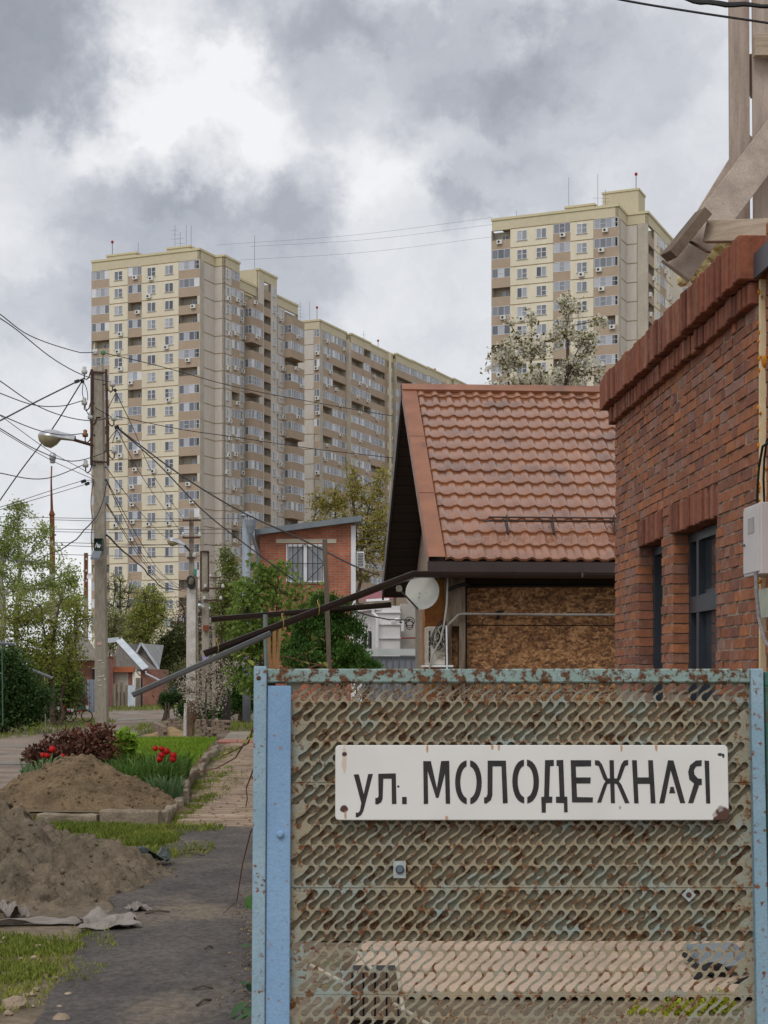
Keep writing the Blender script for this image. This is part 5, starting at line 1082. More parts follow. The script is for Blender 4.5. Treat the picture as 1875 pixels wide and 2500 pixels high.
def luminaire(par, tip, root, s):                        # tip: far end of the lamp, root: where the arm begins
    tip, root = Vector(tip), Vector(root); ax = (root - tip).normalized(); sd = Vector((0, 1, 0)); sd = (sd - ax * sd.dot(ax)).normalized(); up = sd.cross(ax); up = up if up.z > 0 else -up; L_ = (root - tip).length
    secs = [(0, .02, .02, .02), (.06, .1, .06, .09), (.2, .155, .1, .15), (.38, .165, .12, .165), (.52, .14, .11, .1), (.6, .1, .1, .02), (.8, .085, .09, .015), (1.0, .06, .07, .015)]
    for nm, m, f in (('lamp_housing', m_alu, 1), ('lamp_lens', m_lens, -1)):
        mb = MB(); n = 8
        for t, w, hu, hd in secs:
            for k in range(n + 1): a = math.pi * k / n; mb.v.append(tuple(tip + ax * (t * L_) + sd * (math.cos(a) * w * s) + up * (f * math.sin(a) * (hu if f > 0 else hd) * s)))
        for i in range(len(secs) - 1):
            for k in range(n): q = i * (n + 1) + k; mb.f.append((q, q + 1, q + n + 2, q + n + 1))
        part(nm, mb, m, par, smooth=True)
DP = 26.0; b0 = at(250, 1800, DP); b0.z = 0.0
mp = thing('lamp_pole', 'tall concrete street lamp pole with rusty steel channels, insulators and open box', 'street lamp', b0)
tp = at(241, 912, DP); mb = MB(); n = 4
def sq(p, w, dd): return [p + Vector((-w / 2, -dd / 2, 0)), p + Vector((w / 2, -dd / 2, 0)), p + Vector((w / 2, dd / 2, 0)), p + Vector((-w / 2, dd / 2, 0))]
mb.add(sq(b0, .2, .2) + sq(tp, .155, .17), [(0, 1, 5, 4), (1, 2, 6, 5), (2, 3, 7, 6), (3, 0, 4, 7), (4, 5, 6, 7)])
cpx = tp + Vector((0, 0, .0)); mb.add([cpx + Vector((-.078, -.08, 0)), cpx + Vector((.078, -.08, 0)), cpx + Vector((.078, .08, 0)), cpx + Vector((-.078, .08, 0)), cpx + Vector((-.03, -.04, .12)), cpx + Vector((.075, -.03, .16)), cpx + Vector((.07, .05, .15)), cpx + Vector((-.03, .05, .1))], [(0, 1, 5, 4), (1, 2, 6, 5), (2, 3, 7, 6), (3, 0, 4, 7), (4, 5, 6, 7)])
part('shaft', mb, m_pole, mp, bevel=.012)
for x0, x1 in ((-.105, -.13), (.125, .14)):
    mb = MB(); a = at(241, 905, DP) + Vector((x0 + .012, -.1, 0)); b = at(241, 1138, DP) + Vector((x1 + .03, -.1, 0)); mb.beam(a, b, .036, .06, side=(1, 0, 0)); part('steel_channel', mb, m_rst, mp)
for y in (908, 1126):
    mb = MB(); a = at(227, y, DP - .11); b = at(260, y + 2, DP - .11); mb.beam(a, b, .03, .025); part('clamp_strap', mb, m_rst, mp)
for (px, py, sd_, m) in ((206, 912, 1, None), (206, 988, 1, None), (221, 1023, 1, None), (208, 1066, 1, m_insb), (209, 1140, 1, None), (275, 943, -1, None), (278, 1026, -1, None), (279, 1106, -1, None)): insulator(mp, at(px, py, DP - .1), sd_, 1.0, m)
for px in (231, 252): mb = MB(); mb.tube([at(236 + (px - 231) * .6, 900, DP), at(px, 862, DP)], .009, 5); mb.lathe(at(px, 866, DP), (0, 0, 1), [(.02, 0), (.042, .01), (.045, .05), (.02, .075)], 9); part('pin_insulator', mb, m_ins if px < 240 else mat('green glass', S(96, 140, 110), None, 9, .3), mp)
mb = MB(); mb.tube([at(178, 1073, DP - .3), at(226, 1087, DP - .1)], .025, 8); part('lamp_arm', mb, m_rst, mp)
luminaire(mp, at(93, 1063, DP - .3), at(183, 1075, DP - .3), 1.08)
bx = MB(); a, b = at(229, 1343, DP - .17), at(250, 1314, DP - .17)
for q in ((a.x, a.z, a.x + .01, b.z), (b.x - .01, a.z, b.x, b.z), (a.x, a.z, b.x, a.z + .01), (a.x, b.z - .01, b.x, b.z)): bx.box(q[0], a.y, q[1], q[2], a.y + .08, q[3])
bx.box(a.x, a.y + .075, a.z, b.x, a.y + .085, b.z); jb = part('junction_box', bx, mat('dark green enamel', S(64, 84, 76), S(52, 70, 64), 9, .6), mp, label='open dark green junction box with its lid hanging down')
mb = MB(); p, q = at(227, 1345, DP - .2), at(248, 1345, DP - .2); mb.frame_box(p, q - p, Vector((-.015, -.14, -.12)), (0, 0, -.03)); part('lid', mb, m_metal, jb)
mb = MB()
for i in range(5): c = at(234 + i * 3, 1330, DP - .13); mb.tube([c, c + Vector((.02 * math.sin(i), -.03, -.05)), c + Vector((.02 * math.cos(i), -.02, .03 - .01 * i))], .006, 4)
part('wiring', mb, m_pvc, jb)
mb = MB(); p = at(237, 1575, DP - .103); mb.box(p.x, p.y, p.z, p.x + .072, p.y + .002, p.z + .05); part('paper_notice', mb, mat('notice paper', S(196, 186, 180), S(190, 130, 120), 70, .9), mp)
rn = random.Random(2)
for (px, py, w, h) in ((240, 1612, 10, 4), (246, 1618, 9, 3), (240, 1652, 12, 3), (248, 1650, 8, 4), (238, 1661, 6, 5), (252, 1658, 5, 6), (240, 1673, 14, 3), (236, 1640, 4, 3)):
    mb = MB(); c = at(px + 4, py, DP - .106); n = 8; mb.add([c + Vector((w / 2 * DP / F * math.cos(2 * math.pi * k / n) * rn.uniform(.6, 1.2), 0, h / 2 * DP / F * math.sin(2 * math.pi * k / n) * rn.uniform(.6, 1.3))) for k in range(n)], [tuple(range(n))]); part('paint_smear', mb, m_wpole, mp)

for (a, b, c) in (((206, 925), (196, 960), (206, 975)), ((203, 932), (216, 950), (214, 978)), ((208, 985), (210, 1010), (222, 1018)), ((282, 960), (270, 985), (262, 1000)), ((279, 1022), (262, 1012), (232, 995)), ((286, 1048), (270, 1065), (262, 1080)), ((285, 1050), (276, 1070), (275, 1082)), ((229, 1175), (215, 1230), (228, 1270)), ((260, 1180), (252, 1240), (228, 1272)), ((228, 1275), (218, 1310), (226, 1344))):
    jw = MB(); p, q, w = at(*a, DP - .12), at(*b, DP - .16), at(*c, DP - .12); jw.tube([p * (1 - t) ** 2 + q * 2 * t * (1 - t) + w * t * t for t in [k / 8 for k in range(9)]], .006, 4); part('jumper_wire', jw, m_blk, mp)
def pole(label, d, top, bot, wt, wb, m, name='utility_pole', steel=None, arms=(), cat='utility pole', group=None):
    b = at(*bot, d); b.z = gz(b.x, b.y); t = thing(name, label, cat, b, group); tp = at(*top, d); mb = MB(); mb.add(sq(b, wb, wb) + sq(tp, wt, wt), [(0, 1, 5, 4), (1, 2, 6, 5), (2, 3, 7, 6), (3, 0, 4, 7), (4, 5, 6, 7)]); part('shaft', mb, m, t, bevel=.015)
    if steel:
        for sgn in (-1, 1): mb = MB(); a, c = at(top[0], steel[0], d), at(top[0], steel[1], d); o = Vector((sgn * (wt / 2 + .03), -wt / 2, 0)); mb.beam(a + o, c + o, .06, .06, side=(1, 0, 0)); part('steel_channel', mb, m_rst, t)
    for (x0, x1, y) in arms:
        mb = MB(); mb.beam(at(x0, y, d - .2), at(x1, y - 1, d - .2), .07, .07); part('crossarm', mb, m_rst, t)
        for x in (x0 + 1, x1 - 1): mb = MB(); mb.lathe(at(x, y - 1, d - .2), (0, 0, 1), [(.03, 0), (.07, .05), (.06, .12), (.03, .18)], 8); part('insulator', mb, m_ins, t)
    return t
p2 = pole('whitewashed concrete lamp pole with two crossarms and a black cable coil', 60, (468, 1440), (467, 1741), .34, .36, m_wpole, 'lamp_pole', cat='street lamp')
mb = MB(); mb.add(sq(at(468, 1445, 60), .2, .2) + sq(at(467.5, 1247, 60), .15, .15), [(0, 1, 5, 4), (1, 2, 6, 5), (2, 3, 7, 6), (3, 0, 4, 7), (4, 5, 6, 7)]); part('upper_shaft', mb, m_pole, p2)
mb = MB(); mb.add(sq(at(479, 1741, 60.1), .16, .3) + sq(at(478, 1400, 60.1), .12, .3), [(0, 1, 5, 4), (1, 2, 6, 5), (2, 3, 7, 6), (3, 0, 4, 7), (4, 5, 6, 7)]); part('stub_post', mb, m_pole, p2)
for (x0, x1, y) in ((446, 490, 1271), (446, 489, 1313), (457, 476, 1363)):
    mb = MB(); mb.beam(at(x0, y, 59.8), at(x1, y - 1, 59.8), .07, .07); part('crossarm', mb, m_rst, p2)
    for x in (x0 + 1, x1 - 2): mb = MB(); mb.lathe(at(x, y - 1, 59.8), (0, 0, 1), [(.03, 0), (.07, .05), (.06, .14), (.03, .2)], 8); part('insulator', mb, m_ins, p2)
mb = MB(); mb.tube([at(448, 1329, 59.7), at(464, 1346, 59.8)], .04, 6); part('lamp_arm', mb, m_rst, p2); luminaire(p2, at(408, 1316, 59.6), at(451, 1332, 59.6), 1.25)
mb = MB(); c = at(465, 1417, 59.75)
for j in range(6): mb.tube([c + Vector((.14 * math.cos(2 * math.pi * k / 14) + .01 * j, -.02 * j, (.17 + .012 * j) * math.sin(2 * math.pi * k / 14) - .02 * j)) for k in range(15)], .018, 5)
part('cable_coil', mb, m_blk, p2)
mb = MB(); p = at(474, 1404, 59.7); mb.box(p.x, p.y, p.z, p.x + .1, p.y + .12, p.z + .22); part('control_box', mb, mat('teal plastic', S(60, 150, 130), None, 5, .5), p2)
mb = MB(); p = at(480, 1408, 59.7); mb.box(p.x, p.y, p.z, p.x + .1, p.y + .12, p.z + .26); part('control_box', mb, m_pvc, p2)
p3_ = pole('concrete pole framed in rusty steel with a brown box and a purple notice', 68, (500.5, 1345), (503, 1740), .27, .3, m_pole, steel=(1346, 1445), arms=((500, 545, 1437), (498, 540, 1466)))
for y in (1346, 1440): mb = MB(); mb.beam(at(492, y, 67.8), at(509, y, 67.8), .07, .05); part('clamp_strap', mb, m_rst, p3_)
mb = MB(); p = at(497, 1541, 67.8); mb.box(p.x, p.y - .15, p.z, p.x + .23, p.y, p.z + .25); part('meter_box', mb, mat('brown box', S(128, 70, 46), None, 4, .7), p3_)
mb = MB(); p = at(493, 1624, 67.8); mb.box(p.x, p.y - .02, p.z, p.x + .26, p.y, p.z + .37); nt_ = part('notice', mb, mat('purple notice', S(132, 100, 176), S(120, 90, 166), 3, .8), p3_)
mb = MB()
for k in range(6): mb.box(p.x + .03 + .01 * (k % 2), p.y - .024, p.z + .05 + k * .05, p.x + .21 + .02 * (k % 3), p.y - .021, p.z + .07 + k * .05)
part('notice_print', mb, m_pvc, nt_)
luminaire(p3_, at(481, 1476, 67.6), at(498, 1484, 67.6), 1.0)
p4_ = pole('slim concrete pole with stacked crossarms beyond the steel framed one', 82, (524, 1395), (522, 1735), .17, .18, m_pole, arms=((513, 539, 1411), (512, 528, 1487)))
luminaire(p4_, at(508, 1484, 81.8), at(522, 1489, 81.8), .9)
p5_ = pole('short concrete pole with a white lamp, furthest of the row', 96, (542, 1463), (541, 1735), .2, .22, m_pole, steel=(1463, 1500)); luminaire(p5_, at(562, 1488, 95.8), at(543, 1480, 95.8), 1.2)
pl1 = pole('slim pole rusty above and whitewashed below with a globe lamp, by the birch', 56, (127, 1395), (133, 1770), .18, .2, m_wpole, 'lamp_pole', cat='street lamp')
m_peel = mat('peeling rust paint', S(124, 72, 50), S(96, 56, 42), 7, .85, c3=S(168, 120, 80), stretch=(1, 1, .4))
mb = MB(); mb.add(sq(at(128, 1396, 56), .17, .17) + sq(at(127, 1258, 56), .14, .14), [(0, 1, 5, 4), (1, 2, 6, 5), (2, 3, 7, 6), (3, 0, 4, 7), (4, 5, 6, 7)]); part('upper_shaft', mb, m_peel, pl1)
mb = MB(); mb.tube([at(127, 1258, 56), at(126.5, 1245, 56), at(125, 1180, 56), at(126, 1138, 56)], [.12, .05, .03, .025], 7); part('lamp_rod', mb, m_peel, pl1)
mb = MB(); q = at(128, 1131, 56); mb.lathe(q, (.05, 0, 1), [(.07, 0), (.09, .03), (.1, .09)], 12); part('lamp_base', mb, m_alu, pl1); mb = MB(); mb.lathe(q, (.05, 0, 1), [(.09, .09), (.12, .18), (.125, .26), (.09, .35), (.02, .38)], 14); part('lamp_globe', mb, m_alu, pl1, smooth=True)
for y in (1306, 1394, 1452): mb = MB(); mb.beam(at(121, y, 55.8), at(137, y, 55.8), .05, .05); part('clamp_strap', mb, m_rst, pl1)
for y in (1297, 1328): mb = MB(); mb.lathe(at(126, y, 55.85), (0, 0, 1), [(.03, 0), (.05, .03), (.03, .09)], 8); part('insulator', mb, m_ins, pl1)
pl2 = pole('distant rusty pole with insulators and a small dish, left of the concrete pole', 85, (210, 1350), (209, 1740), .2, .24, m_pole); mb = MB(); a = at(210, 1350, 84.85); mb.beam(a, at(209.5, 1458, 84.85), .14, .06, side=(1, 0, 0)); part('steel_channel', mb, m_peel, pl2)
for y in (1368, 1396, 1421): mb = MB(); mb.lathe(at(211, y, 84.8), (0, 0, 1), [(.03, 0), (.06, .04), (.03, .12)], 8); part('insulator', mb, m_ins, pl2)
mb = MB(); mb.lathe(at(219, 1407, 84.6), (-.2, -1, .1), [(.01, -.05), (.1, -.03), (.17, 0)], 14, False); part('dish', mb, m_pvc, pl2)

m_wire = mat('wire', S(58, 55, 58), None, 9, .6); m_wthin = mat('thin wire', S(92, 90, 92), None, 9, .6)
def wire(label, pts, r, ds=DP, de=None, m=None, wob=0.0, group='overhead wires'):
    de = ds if de is None else de; P = []; n = len(pts); xs_ = [p[0] for p in pts]; ys_ = [p[1] for p in pts]; tt = [0.0]
    for i in range(1, n): tt.append(tt[-1] + math.hypot(xs_[i] - xs_[i - 1], ys_[i] - ys_[i - 1]))
    T_ = tt[-1]; k = 20
    def cr(v, t):                                        # Catmull-Rom through the points
        i = max(0, min(n - 2, next((j for j in range(n - 1) if tt[j + 1] >= t), n - 2))); s = (t - tt[i]) / (tt[i + 1] - tt[i]); a, b = v[i], v[i + 1]
        ma = (v[min(i + 1, n - 1)] - v[max(i - 1, 0)]) / max(1e-6, tt[min(i + 1, n - 1)] - tt[max(i - 1, 0)]) * (tt[i + 1] - tt[i]); mb_ = (v[min(i + 2, n - 1)] - v[i]) / max(1e-6, tt[min(i + 2, n - 1)] - tt[i]) * (tt[i + 1] - tt[i])
        return (2 * s ** 3 - 3 * s * s + 1) * a + (s ** 3 - 2 * s * s + s) * ma + (-2 * s ** 3 + 3 * s * s) * b + (s ** 3 - s * s) * mb_
    for j in range(k + 1):
        t = T_ * j / k; d = ds + (de - ds) * j / k; P.append(at(cr(xs_, t) + wob * math.sin(j * 2.1), cr(ys_, t) + wob * math.cos(j * 1.7), d))
    mb = MB(); mb.tube(P, r, 5); return single('overhead_wire', mb, m or m_wire, label, 'wire', group)
LW = 'dark wire sagging from the concrete lamp pole towards the left of the street'
for pts in ([(-60, 725), (0, 767), (70, 818), (192, 860), (229, 860)], [(-50, 748), (0, 777), (38, 803), (127, 874), (205, 917), (275, 934)], [(-50, 896), (0, 930), (84, 987), (152, 1015), (220, 1027), (277, 1019)],
            [(-50, 938), (0, 960), (84, 989), (152, 991), (205, 977)], [(-50, 990), (0, 1013), (89, 1049), (152, 1062), (207, 1058)], [(-50, 1018), (0, 1046), (89, 1098), (177, 1126), (278, 1097)], [(-50, 1146), (0, 1155), (76, 1169), (127, 1165), (208, 1133)]): wire(LW, pts, .0075, 20, DP)
for pts in ([(-50, 980), (0, 1014), (122, 1102), (205, 1148), (232, 1166)], [(-50, 1018), (0, 1051), (122, 1122), (223, 1168), (232, 1172)], [(-50, 1250), (0, 1238), (200, 1174), (228, 1172)], [(-50, 1257), (0, 1244), (210, 1182), (228, 1174)]): wire('thin wire clamped to the concrete lamp pole below its lamp', pts, .005, 21, DP, group='thin wires on the lamp pole')
wire('thick taut cable rising to a black connector beside the lamp pole', [(-50, 1052), (0, 1027), (92, 979), (189, 931), (206, 923)], .012, 22, DP, group=None); wire('thick twisted cable slanting steeply down past the street lamp', [(200, 931), (127, 1048), (50, 1150), (-50, 1294)], .011, DP + .6, DP + 2.5, group=None)
for (px, py, dx) in ((188, 931, 8), (201, 931, 5), (206, 980, 4), (285, 1043, 7), (281, 953, 4), (204, 1175, 8), (213, 1181, 7)):
    mb = MB(); mb.beam(at(px - dx / 1.4, py + 2, DP - .1), at(px + dx / 1.4, py - 2, DP - .1), .045, .045); single('wire_connector', mb, m_blk, 'black wire connector hanging at the concrete lamp pole', 'connector', 'wire connectors')
RW = 'dark wire running from the concrete lamp pole across the tower blocks'
for pts, d1 in (([(252, 861), (397, 896), (568, 943), (760, 981), (960, 1016)], 30), ([(283, 1016), (440, 1048), (572, 1067), (760, 1095), (960, 1118)], 30)): wire(RW, pts, .007, DP, d1)
wire('thick black service cable dropping to the tiled house, upper of two', [(287, 1045), (439, 1158), (589, 1249), (735, 1316), (876, 1387), (926, 1404)], .013, DP, 24, group=None); wire('thick black service cable dropping into the lilac hedge, lower of two', [(287, 1046), (383, 1130), (495, 1246), (600, 1330), (722, 1420)], .011, DP, 26, group=None)
DW = 'thin wire slanting down from the concrete lamp pole to the whitewashed pole'
for pts in ([(282, 956), (327, 1050), (372, 1155), (449, 1268)], [(286, 1050), (348, 1165), (449, 1310)], [(258, 1140), (348, 1256), (411, 1316), (446, 1312)], [(259, 1170), (330, 1300), (395, 1400), (457, 1440)], [(260, 1228), (330, 1337), (397, 1420), (457, 1441)], [(260, 1232), (330, 1345), (400, 1428), (457, 1446)], [(259, 1172), (300, 1260), (360, 1370), (440, 1440)]): wire(DW, pts, .008, DP, 59, group='wires to the whitewashed pole')
wire('thick wavy black cable drooping between the two lamp poles', [(260, 1305), (300, 1345), (344, 1382), (393, 1431), (430, 1440), (460, 1432)], .018, DP, 59, wob=1.2, group=None)
wire('wavy black cable looping from the lamp pole to the slim rusty pole', [(226, 1272), (190, 1312), (160, 1335), (120, 1353), (84, 1370), (0, 1364), (-40, 1360)], .011, DP, 40, wob=1.0, group=None)
for i, (y0, y1, x0, x1) in enumerate(((1261, 1266, -20, 600), (1269, 1272, 130, 480), (1289, 1292, -20, 600), (1298, 1301, 130, 640), (1324, 1330, 130, 640), (1331, 1336, 130, 480), (1353, 1357, 130, 520), (1462, 1470, 240, 520))): wire('faint level wire crossing the street in the distance', [(x0, y0), ((x0 + x1) / 2, (y0 + y1) / 2 + 3), (x1, y1)], .012, 62, 62, m_wthin, group='distant level wires')
for i, y in enumerate((1287, 1302, 1322, 1338, 1352)): wire('faint wire behind the brick house reaching the budding tree', [(640, y), (800, y - 4), (960, y - 10)], .012, 58, 58, m_wthin, group='wires behind the brick house')
for i, (a, b) in enumerate((((530, 598), (1202, 531)), ((610, 602), (1202, 548)), ((585, 635), (1202, 578)))): wire('hair-thin cable strung between the roofs of the two towers', [a, ((a[0] + b[0]) / 2, (a[1] + b[1]) / 2 + 9), b], .016, 250, 234, m_wthin, group='cables between the towers')
for i in range(3): wire('twisted black cable bundle passing over the timber frame', [(1560, -60 + 4 * i), (1690, 0 + 3 * math.sin(i * 2)), (1780, 10 + 3 * math.cos(i * 2)), (1850, 13 + 4 * math.sin(i * 3)), (1960, 26 + 3 * i)], .010, 9, 8.6, m_blk, wob=1.6, group='cable bundle strands')
wire('single black cable under the twisted bundle above the timbers', [(1400, -28), (1520, 0), (1700, 30), (1875, 56), (1960, 70)], .0065, 9, 8.6, m_blk, group=None)
# ------------------------------------------------------------------ trees and shrubs
def leafmat(name, a, b, k=.3, tr=.35): return mat(name, a, b, 1.3, .6, island=k, trans=tr, spec=.25)
m_bark = mat('brown bark', S(96, 82, 70), S(66, 56, 48), 8, .95, fine=.2); m_birch = mat('birch bark', S(196, 190, 182), S(150, 142, 134), 4, .9, c3=S(70, 64, 60)); m_twig = mat('grey twigs', S(96, 84, 76), S(74, 64, 58), 4, .95)
def tree(name, label, cat, base, trunk, blobs, d, n_limb, n_twig, per, leaf, lm, seed, bark=None, droop=0.0, spread=.12, tr=.1, ratio=.55, group=None, extra=None, up=0.0, twig_r=.012, inner=.35, thick=1.0):
    """blobs: crown lobes (px, py, rx, ry) of the photograph, given real depth; limbs run from the trunk into the lobes, twigs to points spread through them"""
    r = np.random.default_rng(seed); rn = random.Random(seed); base = Vector(base); bark = bark or m_bark
    B = [(at(px, py, d), rx * d / F, ry * d / F) for px, py, rx, ry in blobs]; wts = np.array([a * b for _, a, b in B]); wts = wts / wts.sum()
    t = thing(name, label, cat, base, group); mb = MB()
    def pick():
        i = r.choice(len(B), p=wts); c, a, b = B[i]; v = r.normal(size=3); v /= np.linalg.norm(v); q = r.uniform(inner, 1) ** .6
        return c + Vector((v[0] * a * q, v[1] * a * q * .8, v[2] * b * q))
    def curve(p, q, n, bend, sag=0.0):
        L_ = (q - p).length; o = Vector((rn.uniform(-1, 1), rn.uniform(-1, 1), rn.uniform(-.3, 1))) * bend * L_; out = []
        for k in range(n + 1):
            s = k / n; out.append(p.lerp(q, s) + o * math.sin(math.pi * s) + Vector((rn.uniform(-1, 1), rn.uniform(-1, 1), rn.uniform(-1, 1))) * L_ * .025 * (0 < k < n) - Vector((0, 0, sag * L_ * s * s)))
        return out
    tops = []; nodes = []
    for i, (tpx, tpy) in enumerate(trunk):
        tp = at(tpx, tpy, d); cv = curve(base + Vector((rn.uniform(-.1, .1) * len(trunk), 0, -.1)), tp, 8, .03); mb.tube(cv, [tr * (1 - .75 * k / 8) * (1 if i == 0 else .7) for k in range(9)], 7); nodes += [(p, tr * (1 - .75 * k / 8)) for k, p in enumerate(cv) if k > 2]
    limbs = []
    for i in range(n_limb):
        q = pick(); p, pr = min(nodes, key=lambda a: (a[0] - q).length + max(0, a[0].z - q.z + .2 * (q - a[0]).length) * 2.0 + rn.uniform(0, .4)); cv = curve(p, q, 6, .1)
        mb.tube(cv, [max(twig_r, pr * .55 * (1 - .8 * k / 6)) for k in range(7)], 5); limbs += [(c, max(twig_r, pr * .4 * (1 - .8 * k / 6))) for k, c in enumerate(cv) if k > 0]
    nodes2 = nodes + limbs; NP = np.array([tuple(a[0]) for a in nodes2]); P = []
    for i in range(n_twig):
        q = pick(); dd = np.linalg.norm(NP - np.array(q), axis=1) + r.uniform(0, .25, len(NP)) * np.mean([b[1] for b in B]); j = int(dd.argmin()); cv = curve(nodes2[j][0], q, 4, .12, droop)
        mb.tube(cv, [max(twig_r * .3, min(nodes2[j][1] * .6, twig_r) * (1 - .7 * k / 4)) for k in range(5)], 3, False)
        cvn = np.array([tuple(c) for c in cv]); s = r.uniform(.25, 1, per) * 4; k0 = np.minimum(s.astype(int), 3); f = (s - k0)[:, None]; P.append(cvn[k0] * (1 - f) + cvn[k0 + 1] * f + r.normal(size=(per, 3)) * spread)
    part('trunk', mb, bark, t)
    P = np.concatenate(P) if P and per else np.zeros((0, 3)); W_ = np.array(base)
    if len(P):
        V, Q = leaves(P - W_, leaf, seed, ratio, up); o = link('crown', np_mesh('crown', V, Q, lm), t); WL[o.name] = base
    if extra:
        em, frac, es, nm = extra; idx = r.random(len(P)) < frac; V, Q = leaves(P[idx] - W_ + r.normal(size=(idx.sum(), 3)) * spread * .5, es, seed + 9, .8, up); link(nm, np_mesh(nm, V, Q, em), t)
    return t
def gb(px, d): o = at(px, 1650, d); return Vector((o.x, o.y, gz(o.x, o.y)))
lm_birch = leafmat('birch leaf', S(160, 174, 96), S(132, 150, 72), .3, .5); lm_yel = leafmat('young olive leaf', S(156, 164, 78), S(126, 134, 56), .3, .5); lm_dark = leafmat('dark hedge leaf', S(76, 102, 52), S(50, 74, 36), .4); lm_mid = leafmat('mid green leaf', S(92, 120, 52), S(66, 92, 38), .35)
lm_lil = leafmat('lilac leaf', S(134, 156, 76), S(100, 126, 54), .35, .5); lm_thu = leafmat('conifer spray', S(88, 126, 52), S(58, 92, 36), .4, .3); lm_bud = leafmat('budding leaf', S(168, 160, 80), S(138, 128, 60), .3, .45); lm_wht = leafmat('white blossom', S(240, 238, 224), S(226, 222, 204), .06, .5); lm_pnk = leafmat('cream blossom', S(204, 194, 178), S(178, 168, 152), .14, .4); lm_brn = leafmat('brown bud', S(112, 94, 74), S(90, 76, 60), .3)
tree('birch_tree', 'tall weeping birch with pale trunk and light green leaves behind the hedge', 'tree', gb(15, 50), [(18, 1300), (40, 1240)], [(42, 1240, 26, 46), (60, 1232, 10, 24), (108, 1275, 20, 50), (118, 1262, 8, 30), (60, 1350, 85, 75), (-10, 1380, 60, 90), (140, 1400, 60, 60), (60, 1460, 150, 60), (175, 1450, 40, 45), (20, 1320, 50, 70)], 50, 34, 560, 22, .085, lm_birch, 41, m_birch, droop=.55, spread=.10, tr=.16, twig_r=.018)
tree('shrub_tree', 'bushy olive-yellow young tree in front of the birch', 'tree', gb(130, 45), [(150, 1450), (190, 1480), (100, 1480)], [(150, 1500, 70, 80), (190, 1540, 50, 80), (95, 1540, 60, 80), (150, 1600, 80, 60), (60, 1500, 50, 60), (20, 1520, 60, 50), (100, 1620, 90, 70), (40, 1580, 50, 40)], 45, 34, 460, 18, .078, lm_yel, 42, spread=.13, tr=.09, twig_r=.014)
tree('hedge_shrub', 'dense dark green ivy-like hedge behind the level gutter', 'shrub', gb(15, 40), [(15, 1640), (50, 1660)], [(10, 1640, 62, 72), (40, 1700, 60, 70), (0, 1720, 70, 60), (85, 1710, 45, 60)], 40, 14, 480, 34, .085, lm_dark, 43, spread=.12)
tree('hedge_shrub', 'mid green bush below the olive-yellow tree', 'shrub', gb(140, 48), [(120, 1640), (160, 1650)], [(120, 1650, 70, 60), (165, 1680, 34, 50), (85, 1700, 55, 60), (130, 1720, 60, 40)], 48, 16, 560, 30, .09, leafmat('bush leaf', S(110, 128, 60), S(82, 100, 44), .35), 44, spread=.13)
tree('climbing_vine', 'brownish climber hanging on the fence by the green sheets', 'vine', gb(178, 64), [(178, 1660)], [(176, 1690, 12, 42), (184, 1670, 10, 30), (196, 1700, 14, 24)], 64, 8, 110, 24, .09, lm_brn, 45, spread=.12)
tree('bare_tree', 'nearly leafless dark tree before the cream tower beside the lamp pole', 'tree', gb(292, 120), [(294, 1420), (282, 1440), (315, 1450)], [(285, 1430, 32, 45), (320, 1470, 42, 60), (275, 1490, 36, 50), (300, 1540, 60, 40)], 120, 26, 420, 4, .16, lm_yel, 46, m_twig, spread=.25, tr=.22, twig_r=.05)
tree('budding_tree', 'yellow-green budding tree before the cream tower', 'tree', gb(355, 116), [(355, 1460), (370, 1450)], [(360, 1470, 38, 50), (350, 1520, 45, 50), (385, 1490, 30, 40), (330, 1560, 50, 30)], 116, 20, 360, 18, .17, lm_yel, 47, m_twig, spread=.32, tr=.2, twig_r=.045)
tree('pale_tree', 'low grey-green tree right beside the concrete pole shaft', 'tree', gb(272, 108), [(274, 1510)], [(274, 1530, 28, 38), (262, 1560, 30, 30)], 108, 10, 160, 18, .16, leafmat('grey green leaf', S(150, 152, 104), S(124, 126, 84)), 48, m_twig, spread=.3, twig_r=.04)
tree('evergreen_tree', 'dark green bushy tree beside the slate roofed house', 'tree', gb(410, 118), [(410, 1580)], [(410, 1600, 36, 45), (430, 1640, 40, 50), (392, 1640, 26, 50), (440, 1570, 40, 40)], 118, 12, 420, 26, .2, leafmat('dull green leaf', S(104, 112, 66), S(78, 86, 48), .35), 49, m_twig, spread=.35, twig_r=.04)  # dull green leaf colour, varied at random per leaf
tree('bare_tree', 'tangle of bare brown branches behind the whitewashed pole', 'tree', gb(480, 125), [(480, 1470), (520, 1480), (450, 1500)], [(470, 1490, 45, 50), (520, 1520, 50, 60), (450, 1550, 50, 50), (500, 1590, 70, 50), (560, 1560, 40, 50)], 125, 34, 620, 7, .17, lm_brn, 50, m_twig, spread=.3, tr=.2, twig_r=.045)
tree('understorey_bush', 'dull green thicket behind the flowering cherry', 'shrub', gb(520, 92), [(500, 1640), (560, 1620)], [(480, 1650, 50, 45), (540, 1640, 55, 60), (590, 1600, 40, 70), (440, 1690, 40, 35), (600, 1690, 50, 50)], 92, 14, 520, 24, .19, leafmat('thicket leaf', S(112, 114, 74), S(84, 86, 54), .4), 51, spread=.35)
tree('birch_tree', 'slender pale green birch beside the grey flue of the brick house', 'tree', gb(556, 82), [(556, 1350)], [(556, 1360, 26, 38), (565, 1420, 36, 55), (548, 1490, 36, 60), (575, 1550, 34, 50)], 82, 16, 330, 24, .12, leafmat('far birch leaf', S(128, 138, 70), S(102, 112, 52)), 52, m_twig, droop=.35, spread=.18, twig_r=.025)
